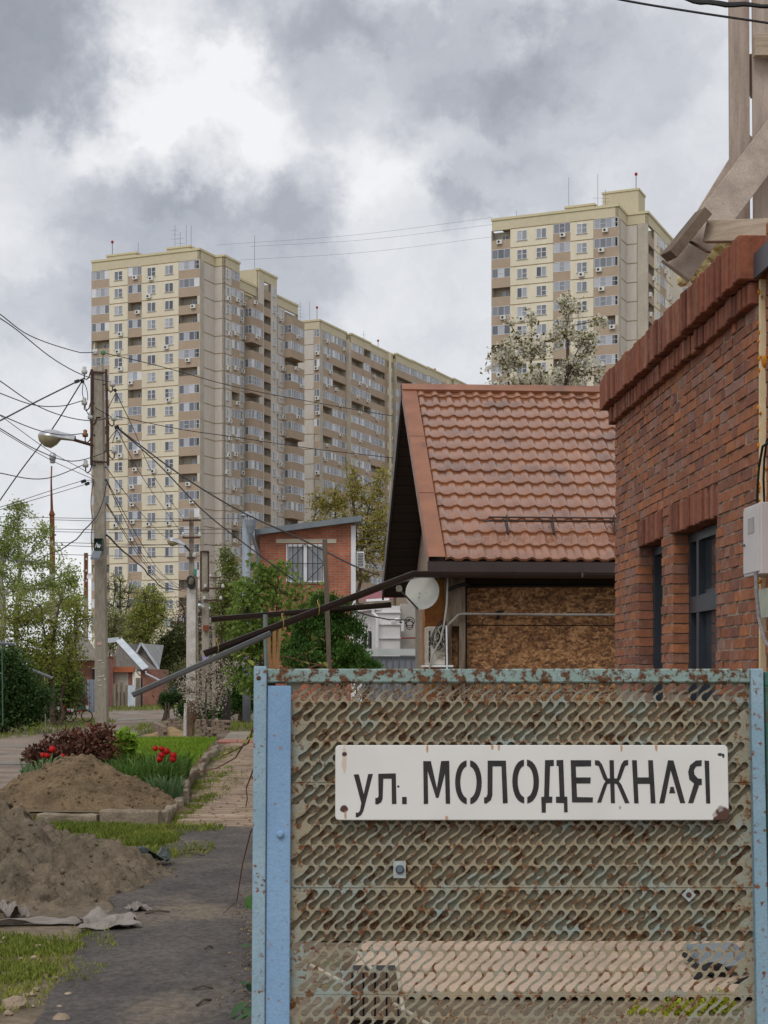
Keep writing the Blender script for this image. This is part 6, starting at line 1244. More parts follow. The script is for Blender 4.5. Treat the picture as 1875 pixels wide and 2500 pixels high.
tree('lilac_bush', 'fresh green lilac bush growing over the footpath before the brick house', 'shrub', gb(660, 28), [(600, 1440), (680, 1400), (740, 1440), (640, 1480)], [(605, 1450, 42, 52), (680, 1425, 62, 50), (640, 1500, 85, 60), (740, 1475, 55, 50), (600, 1560, 55, 60), (680, 1560, 80, 70), (770, 1530, 40, 60), (600, 1650, 50, 50), (640, 1390, 22, 22)], 28, 34, 250, 20, .082, lm_lil, 53, spread=.075, tr=.04, twig_r=.008, ratio=.75)
tree('conifer_shrub', 'dense green feathery conifer beside the grey stake', 'shrub', gb(800, 25), [(790, 1470), (830, 1480)], [(790, 1490, 45, 50), (830, 1500, 38, 45), (780, 1550, 75, 60), (850, 1570, 55, 60), (800, 1620, 105, 50), (720, 1610, 50, 50)], 25, 24, 760, 40, .05, lm_thu, 54, spread=.045, up=1.6, tr=.04, twig_r=.007, ratio=.4)
tree('conifer_shrub', 'small spreading conifer at the foot of the grey metal fence', 'shrub', gb(895, 26), [(895, 1610)], [(895, 1625, 22, 28), (910, 1640, 22, 24), (880, 1640, 24, 24)], 26, 6, 140, 30, .045, lm_thu, 55, spread=.04, up=1.2, twig_r=.006, ratio=.4)
tree('budding_tree', 'large yellow-olive budding tree behind the brick house roof', 'tree', gb(860, 62), [(858, 1200), (900, 1240), (820, 1240)], [(855, 1150, 16, 30), (850, 1210, 45, 40), (910, 1230, 50, 45), (800, 1230, 50, 35), (930, 1170, 22, 40), (860, 1290, 90, 45), (900, 1360, 70, 50), (770, 1270, 30, 20), (930, 1300, 40, 60)], 62, 40, 420, 16, .11, lm_bud, 56, spread=.14, tr=.18, twig_r=.022)
tree('blossom_tree', 'white blossoming fruit tree rising behind the tiled roof', 'tree', gb(1350, 28), [(1386, 800), (1296, 860), (1240, 900)], [(1384, 750, 16, 48), (1410, 745, 12, 24), (1372, 820, 34, 40), (1296, 775, 10, 45), (1300, 850, 40, 50), (1246, 800, 14, 36), (1240, 870, 50, 40), (1320, 925, 90, 30), (1420, 890, 50, 40), (1455, 785, 34, 16), (1430, 830, 40, 26), (1187, 890, 6, 40), (1470, 915, 28, 25), (1370, 940, 110, 20), (1260, 940, 80, 25)], 28, 50, 330, 30, .04, lm_wht, 57, m_bark, spread=.04, tr=.09, twig_r=.009, ratio=.9, inner=.1, extra=(leafmat('young bronze leaf', S(128, 122, 50), S(98, 92, 40)), .2, .055, 'young_leaves'))
tree('flowering_cherry', 'small cream flowering cherry by the split stump', 'tree', gb(505, 37), [(505, 1650), (480, 1690), (540, 1680)], [(500, 1620, 40, 30), (520, 1670, 60, 40), (470, 1680, 45, 40), (560, 1640, 40, 30), (440, 1660, 30, 25), (500, 1720, 60, 35), (580, 1620, 25, 14)], 37, 26, 300, 9, .036, lm_pnk, 58, m_twig, spread=.06, tr=.035, twig_r=.008, ratio=.9, inner=.1)
tree('clipped_bush', 'small clipped round evergreen on two stakes by the road', 'shrub', gb(404, 52), [(404, 1705)], [(402, 1710, 14, 15), (414, 1712, 14, 14), (436, 1698, 14, 10)], 52, 6, 170, 30, .06, lm_dark, 59, spread=.06)
for px in (404.5, 412): mb = MB(); mb.beam(gb(px, 51.5), at(px, 1715, 51.5), .055, .055); single('wooden_stake', mb, m_twig, 'short brown stake holding the clipped round bush', 'stake', 'stakes of the clipped bush')
tree('hedge_shrub', 'dark leafy hedge between the footpath and the flowering cherry', 'shrub', gb(590, 50), [(590, 1690)], [(590, 1690, 42, 50), (620, 1680, 40, 60), (470, 1740, 40, 20), (530, 1745, 30, 16)], 50, 10, 380, 32, .085, leafmat('hedge green leaf', S(70, 108, 40), S(46, 76, 28), .4), 60, spread=.1)
for i, (px, yt) in enumerate(((546, 1700), (553, 1704), (559, 1696))): mb = MB(); mb.beam(gb(px, 43), at(px, yt, 43), .07, .05); single('fence_stake', mb, mat('blackened stake', S(58, 52, 48), S(44, 40, 38), 9, .9), 'blackened short fence stake beside the concrete path', 'stake', 'blackened stakes')
# whitewashed split stump
st = thing('tree_stump', 'split weathered stump with a whitewashed foot at the end of the lawn', 'stump', gb(463, 37.5)); rn = random.Random(8); mb = MB(); pts = []
for k in range(9):
    z = k / 8 * .86
    for j in range(12): a = 2 * math.pi * j / 12; r_ = (.115 - .02 * math.sin(k * .8) + .03 * (k > 5)) * (1 + .3 * noise.noise((math.cos(a) * 2, math.sin(a) * 2, k * .5))); pts.append(gb(463, 37.5) + Vector((r_ * math.cos(a) + .01 * k, r_ * math.sin(a), z + (rn.uniform(-.16, .1) if k == 8 else 0))))
mb.add(pts, [(k * 12 + j, k * 12 + (j + 1) % 12, (k + 1) * 12 + (j + 1) % 12, (k + 1) * 12 + j) for k in range(8) for j in range(12)]); mb.f.append(tuple(96 + j for j in range(12))); part('trunk', mb, mat('split wood', S(134, 112, 92), S(90, 74, 62), 5, .95, c3=S(150, 96, 58), stretch=(6, 6, 1)), st)
mb = MB(); mb.tube([gb(452, 37.4), gb(453, 37.4) + Vector((0, 0, .5)), gb(455, 37.4) + Vector((0, 0, .8))], .045, 6); part('whitewashed_side', mb, m_wpole, st)

# ------------------------------------------------------------------ piles, kerbs, bricks, flowers
def heap(name, label, cat, c, rx, ry, h, m, seed, rough, n=110, prof=1.5, flat=.0, fine=1.0):
    mb = MB(); c = Vector(c)
    for i in range(n + 1):
        for j in range(n + 1):
            u, v = 2 * i / n - 1, 2 * j / n - 1; r_ = math.hypot(u, v); a = math.atan2(v, u); rr = r_ * (1 + .16 * noise.noise((math.cos(a) * 1.3, math.sin(a) * 1.3, seed)))
            q = max(0, 1 - max(0, rr - flat) / (1 - flat)); z = h * (q ** prof if rr > flat else 1); x, y = c.x + rx * u, c.y + ry * v
            nz = noise.fractal((x * 2.2, y * 2.2, seed), .9, 2.0, 5) * rough + rough * .55 * noise.noise((x * 7, y * 7, seed + 3)) + rough * .4 * fine * noise.noise((x * 19, y * 19, seed + 5)) - rough * 1.1 * max(0, noise.noise((x * 4, y * 4, seed + 8)) - .15) + rough * .35 * abs(noise.noise((x * 12, y * 12, seed + 11)))
            mb.v.append((x, y, gz(x, y) - .03 + (z + nz * min(1, q * 4) if q > 0 else -.02)))
    for i in range(n):
        for j in range(n): a = i * (n + 1) + j; mb.f.append((a, a + n + 1, a + n + 2, a + 1))
    o = single(name, mb, m, label, cat, smooth=True)
    if n > 60:                                           # loose clods and crumbs rolling down the slope
        r = random.Random(seed); cl = MB(); top = [v for v in mb.v if v[2] > gz(v[0], v[1]) - .015]
        for i in range(900):
            p = Vector(r.choice(top)); s = r.uniform(.006, .024) * (1.6 if i % 23 == 0 else 1); cl.lathe(p - Vector((0, 0, s * .3)), (r.uniform(-1, 1), r.uniform(-1, 1), r.uniform(.2, 1)), [(s * .5, 0), (s * r.uniform(.8, 1.2), s * .4), (s * .8, s), (s * .3, s * 1.3)], 6)
        part('clod', cl, m, o, kind='stuff')
    return o
m_sandb = mat('brown sand', S(136, 115, 88), S(104, 87, 66), 3.2, .95, bump=.035, bscale=30, fine=.3, spots=(S(84, 68, 48), 8, .64))
m_sandg = mat('grey sand', S(132, 118, 99), S(100, 90, 75), 2.6, .95, bump=.035, bscale=24, fine=.22, spots=(S(80, 70, 56), 5, .64))
heap('sand_pile', 'brown sand pile heaped on the kerbed flower bed', 'sand pile', (-3.3, 17.2, .0), 1.35, 1.75, .575, m_sandb, 2.0, .07, n=130, prof=1.15, flat=.14)
heap('sand_pile', 'grey lumpy sand pile spilling onto the asphalt path', 'sand pile', (-2.95, 11.2, 0), 1.6, 2.1, .56, m_sandg, 5.0, .13, n=150, prof=1.3, flat=.05)
heap('sawdust_pile', 'small heap of straw-coloured chippings by the stacked bricks', 'chippings', gb(420, 38.5), .85, .6, .26, mat('chippings', S(164, 140, 104), S(136, 114, 82), 6, .95, bump=.02, bscale=30), 7.0, .03, n=40)
ke = thing('kerb', 'broken concrete kerb around the raised flower bed', 'kerb', (-2.2, 16, 0)); rn = random.Random(31)
m_kerb = mat('pebbly kerb concrete', S(154, 141, 122), S(118, 107, 92), 5, .95, bump=.012, bscale=40, fine=.3)
def rough_beam(mb, a, b, w, h):                          # worn block: rounded, chipped section swept along it
    d = (b - a).normalized(); sd = Vector((-d.y, d.x, 0)).normalized(); n = max(6, int((b - a).length / .06)); prof = [(-.5, -.5), (-.5, .1), (-.47, .36), (-.36, .48), (0, .5), (.36, .47), (.48, .34), (.5, .1), (.5, -.5)]; k = len(prof); vs = []
    for i in range(n + 1):
        e = .88 if i in (0, n) else 1.0; p = a.lerp(b, i / n)
        for x, z in prof: q = p + sd * (x * w * e) + Vector((0, 0, z * h * e)); vs.append(q + Vector((noise.noise(q * 9), noise.noise(q * 9 + Vector((7, 0, 0))), noise.noise(q * 7 + Vector((0, 5, 0))))) * .016)
    mb.add(vs, [(i * k + j, i * k + j + 1, (i + 1) * k + j + 1, (i + 1) * k + j) for i in range(n) for j in range(k - 1)] + [tuple(range(k)), tuple(n * k + j for j in reversed(range(k)))])
def kerbstone(a, b, w, h, z=0.0, tilt=0.0):
    mb = MB(); a, b = Vector(a), Vector(b); rough_beam(mb, a + Vector((0, 0, z + h / 2)), b + Vector((0, 0, z + h / 2 + tilt)), w, h); part('kerbstone', mb, m_kerb, ke)
kerbstone((-3.35, 15.5, 0), (-2.76, 15.42, 0), .13, .12); kerbstone((-2.72, 15.42, 0), (-2.14, 15.32, 0), .17, .165)
pts = [(-2.10, 15.45), (-2.17, 16.5), (-2.2, 17.0), (-2.28, 18.0), (-2.36, 19.2), (-2.5, 20.3), (-2.62, 21.6), (-2.68, 23.0), (-2.8, 24.3), (-2.88, 25.6), (-3.0, 27.2), (-3.1, 29.0), (-3.25, 31)]
for i in range(len(pts) - 1): a, b = Vector((*pts[i], 0)), Vector((*pts[i + 1], 0)); kerbstone(a + (b - a) * .03 + Vector((rn.uniform(-.04, .04), 0, 0)), b - (b - a) * .03 + Vector((rn.uniform(-.04, .04), 0, 0)), rn.uniform(.08, .12), rn.uniform(.09, .16), 0, rn.uniform(-.03, .03))
# bed edge so the turf does not float
mb = MB(); mb.prism([(-4.2, 15.55, -.02), (-2.2, 15.45, -.02), (-3.2, 30, -.02), (-3.6, 34, -.02), (-5.6, 34, -.02), (-5.2, 30, -.02)], (0, 0, .125)); part('bed_fill', mb, MATS['bed soil'], bed)
sb_ = thing('brick_stack', 'long low stack of weathered grey bricks edging the road', 'brick stack', gb(440, 39)); bm_ = MB(); bm_.box(0, 0, 0, .25, .12, .065); bme = mesh_of(bm_, 'brick', mat('old grey brick', S(142, 124, 108), S(116, 102, 88), 6, .95, objr=.18), bevel=.006); W = WL[sb_.name]; rn = random.Random(14)
def stack(p0, p1, rows, skip=.06):
    p0, p1 = Vector(p0), Vector(p1); d = p1 - p0; n = int(d.length / .27); a = math.atan2(d.y, d.x)
    for r_ in range(rows):
        for k in range(n - (r_ % 2)):
            if r_ > 1 and rn.random() < skip * r_: continue
            p = p0 + d * ((k + .5 * (r_ % 2)) / n); o = link('brick', bme, sb_, p + Vector((0, 0, gz(p.x, p.y) + r_ * .067)) - W, a + rn.uniform(-.05, .05))
stack(gb(388, 42), gb(560, 41), 5); stack(gb(372, 40.5), gb(398, 36.4), 4); stack(gb(478, 37), gb(532, 36.2), 4)
# grass
def grass(name, label, regions, seed, m, hmin, hmax, wid=.0032):
    r = np.random.default_rng(seed); P = []; H = []
    for (x, y, rx, ry, n, k) in regions:
        a = r.uniform(0, 2 * np.pi, n); q = np.sqrt(r.uniform(0, 1, n)); px = x + rx * q * np.cos(a); py = y + ry * q * np.sin(a); ns = np.array([noise.noise((float(u) * 2.3, float(v) * 2.3, 1.5)) for u, v in zip(px, py)])
        keep = ns + r.uniform(-.35, .35, n) > .02; P.append(np.stack([px, py, np.array([gz(u, v) for u, v in zip(px, py)])], 1)[keep]); H.append((r.uniform(hmin, hmax, n) * k)[keep])
        if len(regions[0]) > 6: pass
    P = np.concatenate(P); H = np.concatenate(H); n = len(P); a = r.uniform(0, 2 * np.pi, n); dx = np.stack([np.cos(a), np.sin(a), np.zeros(n)], 1); ln = r.uniform(.1, .8, n)[:, None] * H[:, None]; b = r.uniform(0, 2 * np.pi, n); bd = np.stack([np.cos(b), np.sin(b), np.zeros(n)], 1)
    w = wid * (1 + P[:, 1] / 22)[:, None]; up = np.array([0, 0, 1.0])
    V = np.stack([P - dx * w, P + dx * w, P + dx * w * .6 + up * H[:, None] * .6 + bd * ln * .35, P + up * H[:, None] + bd * ln], 1).reshape(-1, 3)
    return tag(link(name, np_mesh(name, V, np.arange(4 * n).reshape(n, 4), m)), label, 'grass', None, 'stuff')
lm_gr = leafmat('grass blade', S(136, 146, 66), S(106, 120, 48), .3, .3); lm_gr2 = leafmat('dry grass blade', S(156, 156, 76), S(116, 130, 52), .3, .3)
grass('grass', 'short green verge grass along the path and road', [(-1.85, 7.75, .26, .25, 2600, .45), (-1.85, 8.4, .28, .22, 2600, .45), (-1.9, 6.85, .2, .25, 1800, .38), (-2.4, 8.7, .5, .3, 1500, .5), (-1.62, 9.0, .1, .3, 400, .5), (-2.35, 13.9, .55, .6, 9200, .9), (-2.0, 12.7, .35, .5, 4600, .7), (-3.0, 14.7, .9, .45, 8200, 1.1), (-3.9, 15.2, .6, .6, 2600, 1.3), (-2.05, 14.7, .25, .6, 2200, .9),
      (-2.1, 17.5, .12, 2.0, 2200, .8), (-2.42, 22, .16, 3.0, 2600, .9), (-2.9, 29, .2, 3.0, 1500, .9), (-1.5, 24, .1, .8, 300, .7), (-9.6, 44, 1.6, 9, 5200, 1.9), (-10.8, 38, 1.2, 3, 2600, 1.7), (-13.5, 84, 2.5, 12, 2600, 3), (-5.5, 44, 1.5, 5, 3000, 2), (-3.0, 45, 1.6, 4, 2600, 2.2)], 71, lm_gr, .03, .085)
grass('grass', 'thin yellowish grass tufts on the trodden verge', [(-1.85, 7.9, .5, 1.2, 5200, .5), (-2.1, 13.2, .7, 1.0, 2200, .8), (-1.9, 15.1, .4, .4, 1000, .9), (-2.2, 20, .3, 4, 1400, .8)], 72, lm_gr2, .03, .08)
def lawn():
    r = np.random.default_rng(3); n = 26000; y = r.uniform(20.5, 33.5, n); t = (y - 15.6) / 14.4; x0 = -4.9 - .9 * (t - .35); x1 = -2.28 - 1.0 * t; x = x0 + (x1 - x0) * r.uniform(0, 1, n); k = (y > 22.5) | (x > -3.2) & (y > 21.5); x, y = x[k], y[k]; n = len(x)
    P = np.stack([x, y, np.full(n, .10)], 1); H = r.uniform(.05, .11, n); a = r.uniform(0, 6.28, n); dx = np.stack([np.cos(a), np.sin(a), 0 * a], 1); b = r.uniform(0, 6.28, n); bd = np.stack([np.cos(b), np.sin(b), 0 * b], 1); H1 = H[:, None]; w = .011
    V = np.stack([P - dx * w, P + dx * w, P + dx * w * .6 + np.array([0, 0, 1]) * H1 * .6 + bd * H1 * .15, P + np.array([0, 0, 1]) * H1 + bd * H1 * .45], 1).reshape(-1, 3)
    tag(link('lawn_grass', np_mesh('lawn_grass', V, np.arange(4 * n).reshape(n, 4), leafmat('lawn blade', S(136, 164, 50), S(108, 140, 38), .22, .3))), 'bright green lawn grass on the raised bed', 'grass', None, 'stuff')
lawn()
# leafy clump (irises, tulip leaves) and tulips
def strap_clump(name, label, cat, c, n, h, rad, m, seed, w=.018):
    r = random.Random(seed); mb = MB()
    for i in range(n):
        a = r.uniform(0, 6.28); q = rad * math.sqrt(r.random()); b = Vector((c[0] + q * math.cos(a), c[1] + q * math.sin(a), c[2])); H = h * r.uniform(.6, 1.1); o = Vector((math.cos(a + r.uniform(-1, 1)), math.sin(a + r.uniform(-1, 1)), 0)) * H * r.uniform(.15, .6); s = Vector((r.uniform(-1, 1), r.uniform(-1, 1), 0)).normalized() * w * r.uniform(.6, 1.2)
        p1, p2, p3 = b + o * .2 + Vector((0, 0, H * .45)), b + o * .55 + Vector((0, 0, H * .85)), b + o + Vector((0, 0, H * r.uniform(.75, 1.02)))
        mb.add([b - s * .5, b + s * .5, p1 - s, p1 + s, p2 - s * .7, p2 + s * .7, p3], [(0, 1, 3, 2), (2, 3, 5, 4), (4, 5, 6)])
    return single(name, mb, m, label, cat)
lm_iris = leafmat('iris leaf', S(96, 126, 58), S(70, 100, 42), .3, .3); lm_blu = leafmat('blue green leaf', S(104, 130, 90), S(82, 108, 68), .2, .25)
strap_clump('iris_clump', 'thick clump of green strap leaves beside the brown sand pile', 'plant', (-2.78, 18.5, .1), 620, .40, .42, lm_iris, 61, .011); strap_clump('iris_clump', 'green strap leaves behind the red tulips, against the lawn', 'plant', (-3.0, 20.4, .1), 560, .38, .5, lm_iris, 62, .012)
strap_clump('tulip_leaves', 'bluish tulip leaves at the kerb under the red tulips', 'plant', (-2.42, 17.6, .1), 150, .26, .2, lm_blu, 63, .011); strap_clump('tulip_leaves', 'bluish leaves at the tulips beside the dark red bush', 'plant', (-3.95, 18.6, .1), 90, .42, .22, lm_blu, 64, .02)
m_tul = mat('tulip red', S(206, 30, 28), S(168, 16, 20), 20, .45, trans=.15); m_stem = leafmat('tulip stem', S(100, 140, 76), S(84, 120, 60), .1, .1)
def tulip(p, r_, lean, label, grp, foot):
    p = Vector(p); f = Vector(foot); t = thing('tulip', label, 'tulip', f, grp); mb = MB(); mb.tube([f, f.lerp(p, .5) + Vector((lean * .5, 0, 0)), p], .006, 5); part('stem', mb, m_stem, t)
    for k in range(6):
        a = k * math.pi / 3 + .3; sc_ = 1.0 if k % 2 else .92; d_ = Vector((math.cos(a), math.sin(a), 0)); s = Vector((-math.sin(a), math.cos(a), 0)); mb = MB(); rows = [(.15, .15, 0), (.85, .5, .5), (1.0, .62, 1.0), (.86, .5, 1.6), (.62, .12, 2.1)]; vs = []
        for o, w, z in rows: vs += [p + d_ * o * r_ * sc_ - s * w * r_ + Vector((0, 0, z * r_)), p + d_ * o * r_ * sc_ * 1.06 + Vector((0, 0, z * r_)), p + d_ * o * r_ * sc_ + s * w * r_ + Vector((0, 0, z * r_))]
        mb.add(vs, [(i * 3 + j, i * 3 + j + 1, i * 3 + j + 4, i * 3 + j + 3) for i in range(4) for j in range(2)]); part('petal', mb, m_tul, t, smooth=True)
LT = 'red tulip in the clump of strap leaves beside the kerb'
for (px, py) in ((379, 1834), (394, 1835), (407, 1843), (394, 1852), (389, 1862), (422, 1862), (423, 1853)): tulip(at(px, py, 18.3), .037 if py > 1840 else .03, .0, LT, 'tulips by the kerb', (-2.5 + (px - 400) * .0015, 18.2 + R.uniform(-.1, .1), .1))
for (px, py) in ((128, 1838), (115, 1851), (153, 1853), (105, 1850)): tulip(at(px, py, 18.9), .04 if px == 128 else .03, 0, 'red tulip between the dark red bush and the brown sand pile', 'tulips by the dark red bush', (-3.95 + (px - 128) * .003, 18.7, .1))
tree('barberry_bush', 'dark maroon-leaved bush behind the brown sand pile', 'shrub', (-3.7, 20, .1), [(180, 1800), (230, 1790), (120, 1830)], [(180, 1815, 55, 35), (240, 1800, 40, 32), (110, 1840, 45, 30), (80, 1862, 28, 25), (200, 1850, 90, 35), (275, 1825, 18, 28)], 20.2, 34, 230, 15, .06, leafmat('maroon leaf', S(114, 74, 60), S(84, 58, 48), .4, .2), 81, mat('dark stem', S(80, 56, 48), None, 9, .9), spread=.035, tr=.02, twig_r=.006, ratio=.6, up=.5)
tree('currant_bush', 'small lime-green leafy shoot beside the maroon bush', 'shrub', (-3.2, 20.6, .1), [(305, 1800)], [(303, 1795, 16, 22), (312, 1815, 14, 18), (290, 1808, 10, 12)], 20.6, 6, 34, 12, .075, leafmat('lime leaf', S(150, 180, 70), S(120, 154, 50), .2), 82, m_stem, spread=.04, tr=.012, twig_r=.005, ratio=.9)
# planters and bent metal by the hedge
pt_ = thing('planter_frame', 'low rusty bicycle-like frame with white pots and red flowers under the hedge', 'planter', gb(165, 47)); mb = MB()
for px, r_ in ((142, .2), (172, .17), (212, .16)):
    c = at(px, 1748, 47); mb.tube([c + Vector((r_ * math.cos(2 * math.pi * k / 16), 0, r_ * math.sin(2 * math.pi * k / 16))) for k in range(17)], .02, 5)
mb.tube([at(98, 1738, 47), at(125, 1732, 47), at(138, 1746, 47), at(172, 1738, 47), at(212, 1733, 47)], .03, 5); part('frame', mb, m_rst, pt_)
for px, py in ((142, 1728), (167, 1733), (176, 1733), (213, 1726)): mb = MB(); mb.lathe(at(px, py + 5, 46.9), (0, 0, 1), [(.03, 0), (.05, .09)], 8); part('white_pot', mb, m_pvc, pt_)
for px, py in ((157, 1729), (166, 1739), (195, 1740), (98, 1734)): mb = MB(); mb.lathe(at(px, py, 46.8), (0, 0, 1), [(.01, 0), (.035, .03), (.02, .07)], 6); part('red_flower', mb, m_tul, pt_)
# litter, rags, stones
def rag(name, label, c, w, l, m, seed, h=.05, rot=0.0):
    mb = MB(); n = 14
    for i in range(n + 1):
        for j in range(n + 1):
            u, v = i / n - .5, j / n - .5; x, y = u * w * (1 + .4 * noise.noise((v * 3, seed, 0))), v * l * (1 + .4 * noise.noise((u * 3, seed, 4))); X, Y = c[0] + x * math.cos(rot) - y * math.sin(rot), c[1] + x * math.sin(rot) + y * math.cos(rot)
            z = abs(noise.noise((u * 2.6, v * 2.6, seed))) * h * 2.6 + abs(noise.noise((u * 6, v * 6, seed + 2))) * h * .7; mb.v.append((X, Y, c[2] + .01 + z))
    for i in range(n):
        for j in range(n): a = i * (n + 1) + j; mb.f.append((a, a + n + 1, a + n + 2, a + 1))
    o = single(name, mb, m, label, 'rag'); md = o.modifiers.new('thickness', 'SOLIDIFY'); md.thickness = .004; return o
m_tarp = mat('dusty grey sacking', S(146, 138, 132), S(118, 110, 104), 5, .8); p = gat(265, 2262)
rag('plastic_sacking', 'crumpled dusty grey sacking at the toe of the grey sand pile', (p.x, p.y, p.z + .01), .30, .42, m_tarp, 3.3, .028, .2); p = gat(85, 2258); rag('plastic_sacking', 'thin strip of grey sacking trodden into the verge grass', (p.x, p.y, p.z - .004), .55, .1, m_tarp, 6.1, .022, .1)
p = gat(30, 2240); rag('plastic_sacking', 'upturned corner of grey sacking poking from the sand pile', (p.x, p.y, p.z), .12, .3, m_tarp, 8.4, .05, .5); p = gat(338, 2226); rag('plastic_sacking', 'small crumpled scrap of pale sacking on the sandy asphalt', (p.x, p.y, p.z), .12, .2, m_tarp, 9.7, .03, .5)
p = gat(330, 2118); rag('dark_tarpaulin', 'crumpled dark green plastic sheet beside the grey sand pile', (p.x, p.y, p.z + .03), .4, .5, mat('dark green plastic', S(44, 60, 52), S(30, 40, 36), 9, .35, spec=.5), 4.7, .085, -.4)
rn = random.Random(77); m_stone = mat('pale stone', S(170, 152, 132), S(140, 122, 104), 9, .95, bump=.01, bscale=30)
def stone(p, s, label='pale pebble lying on the verge by the asphalt path', g='pebbles on the verge'):
    bm = bmesh.new(); bmesh.ops.create_icosphere(bm, subdivisions=2, radius=1)
    k = rn.uniform(0, 50)
    for v in bm.verts: v.co *= 1 + .35 * noise.noise(v.co * 1.4 + Vector((k, 0, 0))); v.co.z *= .65
    me = bpy.data.meshes.new('stone'); bm.to_mesh(me); bm.free(); me.materials.append(m_stone); o = link('stone', me, None, Vector(p) + Vector((0, 0, s * .25))); o.scale = (s, s, s); o.rotation_euler = (0, 0, rn.uniform(0, 6)); tag(o, label, 'stone', g)
stone(gat(36, 2458), .055, 'largest pale stone in the grass at the asphalt edge', None); stone(gat(150, 2494), .04, 'flat stone half in the asphalt edge', None)
for i in range(34): stone(gat(rn.uniform(0, 170), rn.uniform(2290, 2480)), rn.uniform(.008, .022))
for i in range(12): stone(gat(rn.uniform(300, 420), rn.uniform(2160, 2260)), rn.uniform(.006, .014), 'tiny stone scattered on the sandy asphalt', 'grit on the path')
for i, (a, b) in enumerate((((440, 2085), (505, 2080)), ((440, 2090), (500, 2094)), ((355, 2238), (415, 2233)), ((470, 2425), (520, 2421)), ((480, 2466), (515, 2450)), ((500, 2325), (520, 2322)))): mb = MB(); p, q = gat(*a), gat(*b); mb.tube([p + Vector((0, 0, .02)), (p + q) / 2 + Vector((0, .01, .03)), q + Vector((0, 0, .018))], .006, 5); single('fallen_twig', mb, m_twig, 'thin fallen twig lying on the asphalt path', 'twig', 'twigs on the path')
# leaf litter along the gate
r_ = np.random.default_rng(5); n = 520; px = 640 - np.abs(r_.normal(size=n)) * 40 ; py = r_.uniform(2200, 2499, n); P = np.array([tuple(gat(a, b) + Vector((0, 0, .022))) for a, b in zip(px, py)]); V, Q = leaves(P, .016, 6, .6); V[:, 2] = np.clip(V[:, 2], .02, .035); tag(link('leaf_litter', np_mesh('leaf_litter', V, Q, leafmat('dry leaf', S(150, 128, 92), S(104, 86, 62), .35, .1))), 'dry leaf litter along the asphalt beside the gate', 'leaves', None, 'stuff')
# vine and nettles beside the gate
def leafy(name, label, cat, stems, lsize, lm, seed, sm, group=None, nleaf=6, r0=.004):
    """stems: lists of world points; serrated leaves set along them"""
    r = random.Random(seed); b = Vector(stems[0][0]); t = thing(name, label, cat, b, group); mb = MB()
    for s in stems: mb.tube(s, r0, 5, r1=r0 * .5)
    part('stem', mb, sm, t)
    for s in stems:
        s = [Vector(p) for p in s]
        for k in range(nleaf):
            i = r.randrange(len(s) - 1); p = s[i].lerp(s[i + 1], r.random()); d_ = Vector((r.uniform(-1, 1), r.uniform(-1, .4), r.uniform(-.6, .5))).normalized(); sd = d_.cross(Vector((0, 0, 1))).normalized(); L_ = lsize * r.uniform(.6, 1.2); lf = MB(); m_ = 6; lft, rgt = [], []
            for q in range(m_ + 1):
                u = q / m_; w = L_ * .38 * math.sin(math.pi * min(1, u * .92 + .06)) ** .8 * (1 + .16 * (q % 2)); c = p + d_ * (L_ * (u + .12)) + Vector((0, 0, -L_ * .25 * u * u)); lft.append(c - sd * w + Vector((0, 0, .1 * w))); rgt.append(c + sd * w + Vector((0, 0, .1 * w)))
            mid = [p + d_ * (L_ * (q / m_ + .12)) + Vector((0, 0, -L_ * .25 * (q / m_) ** 2)) for q in range(m_ + 1)]; vs = lft + mid + rgt; n_ = m_ + 1; lf.add(vs, [(q, q + 1, n_ + q + 1, n_ + q) for q in range(m_)] + [(n_ + q, n_ + q + 1, 2 * n_ + q + 1, 2 * n_ + q) for q in range(m_)]); part('leaf', lf, lm, t)
    return t
lm_vine = leafmat('vine leaf', S(86, 124, 58), S(60, 94, 40), .2, .3); lm_young = leafmat('young vine leaf', S(150, 152, 74), S(120, 122, 56), .2, .3); m_cane = mat('red brown cane', S(120, 78, 62), S(94, 66, 54), 9, .8)
leafy('grape_vine', 'bare reddish vine cane arching over the footpath beside the gate', 'vine', [[at(640, 1730, 4.4), at(612, 1790, 4.5), at(575, 1850, 4.7), at(530, 1875, 4.9), at(470, 1888, 5.1)], [at(640, 1720, 4.4), at(605, 1815, 4.5), at(560, 1838, 4.7), at(540, 1846, 4.8)]], .02, lm_young, 3, m_cane, nleaf=5, r0=.003)
leafy('grape_vine', 'thin reddish vine cane hanging down beside the gate edge', 'vine', [[at(640, 1860, 4.3), at(618, 1880, 4.3), at(601, 1925, 4.35), at(604, 1950, 4.35), at(600, 1970, 4.4)], [at(640, 1990, 4.3), at(612, 2030, 4.35), at(592, 2110, 4.4), at(578, 2200, 4.5), at(545, 2230, 4.7)]], .02, m_cane, 4, m_cane, nleaf=1, r0=.0025)
for i, (px, py, lab) in enumerate(((622, 1765, 'broad green vine leaves by the gate top'), (622, 1935, 'broad green vine leaves halfway down the gate edge'), (618, 2180, 'small green leaves low beside the gate edge'))): leafy('grape_vine', lab, 'vine', [[at(650, py + 10, 4.5), at(px + 5, py, 4.5), at(px - 5, py + 25, 4.5)]], .05, lm_vine, 10 + i, m_cane, nleaf=4, r0=.002)
for i, (px, py) in enumerate(((600, 2330), (606, 2400), (600, 2450), (612, 2480))): p = gat(640, py + 30); leafy('bramble', 'green serrated bramble shoot growing at the foot of the gate', 'plant', [[p, p + Vector((-.03, 0, .12)), at(px, py, p.y - .1)]], .07, leafmat('bramble leaf', S(70, 98, 62), S(52, 78, 48), .2, .25), 20 + i, m_cane, 'brambles by the gate', nleaf=6, r0=.003)
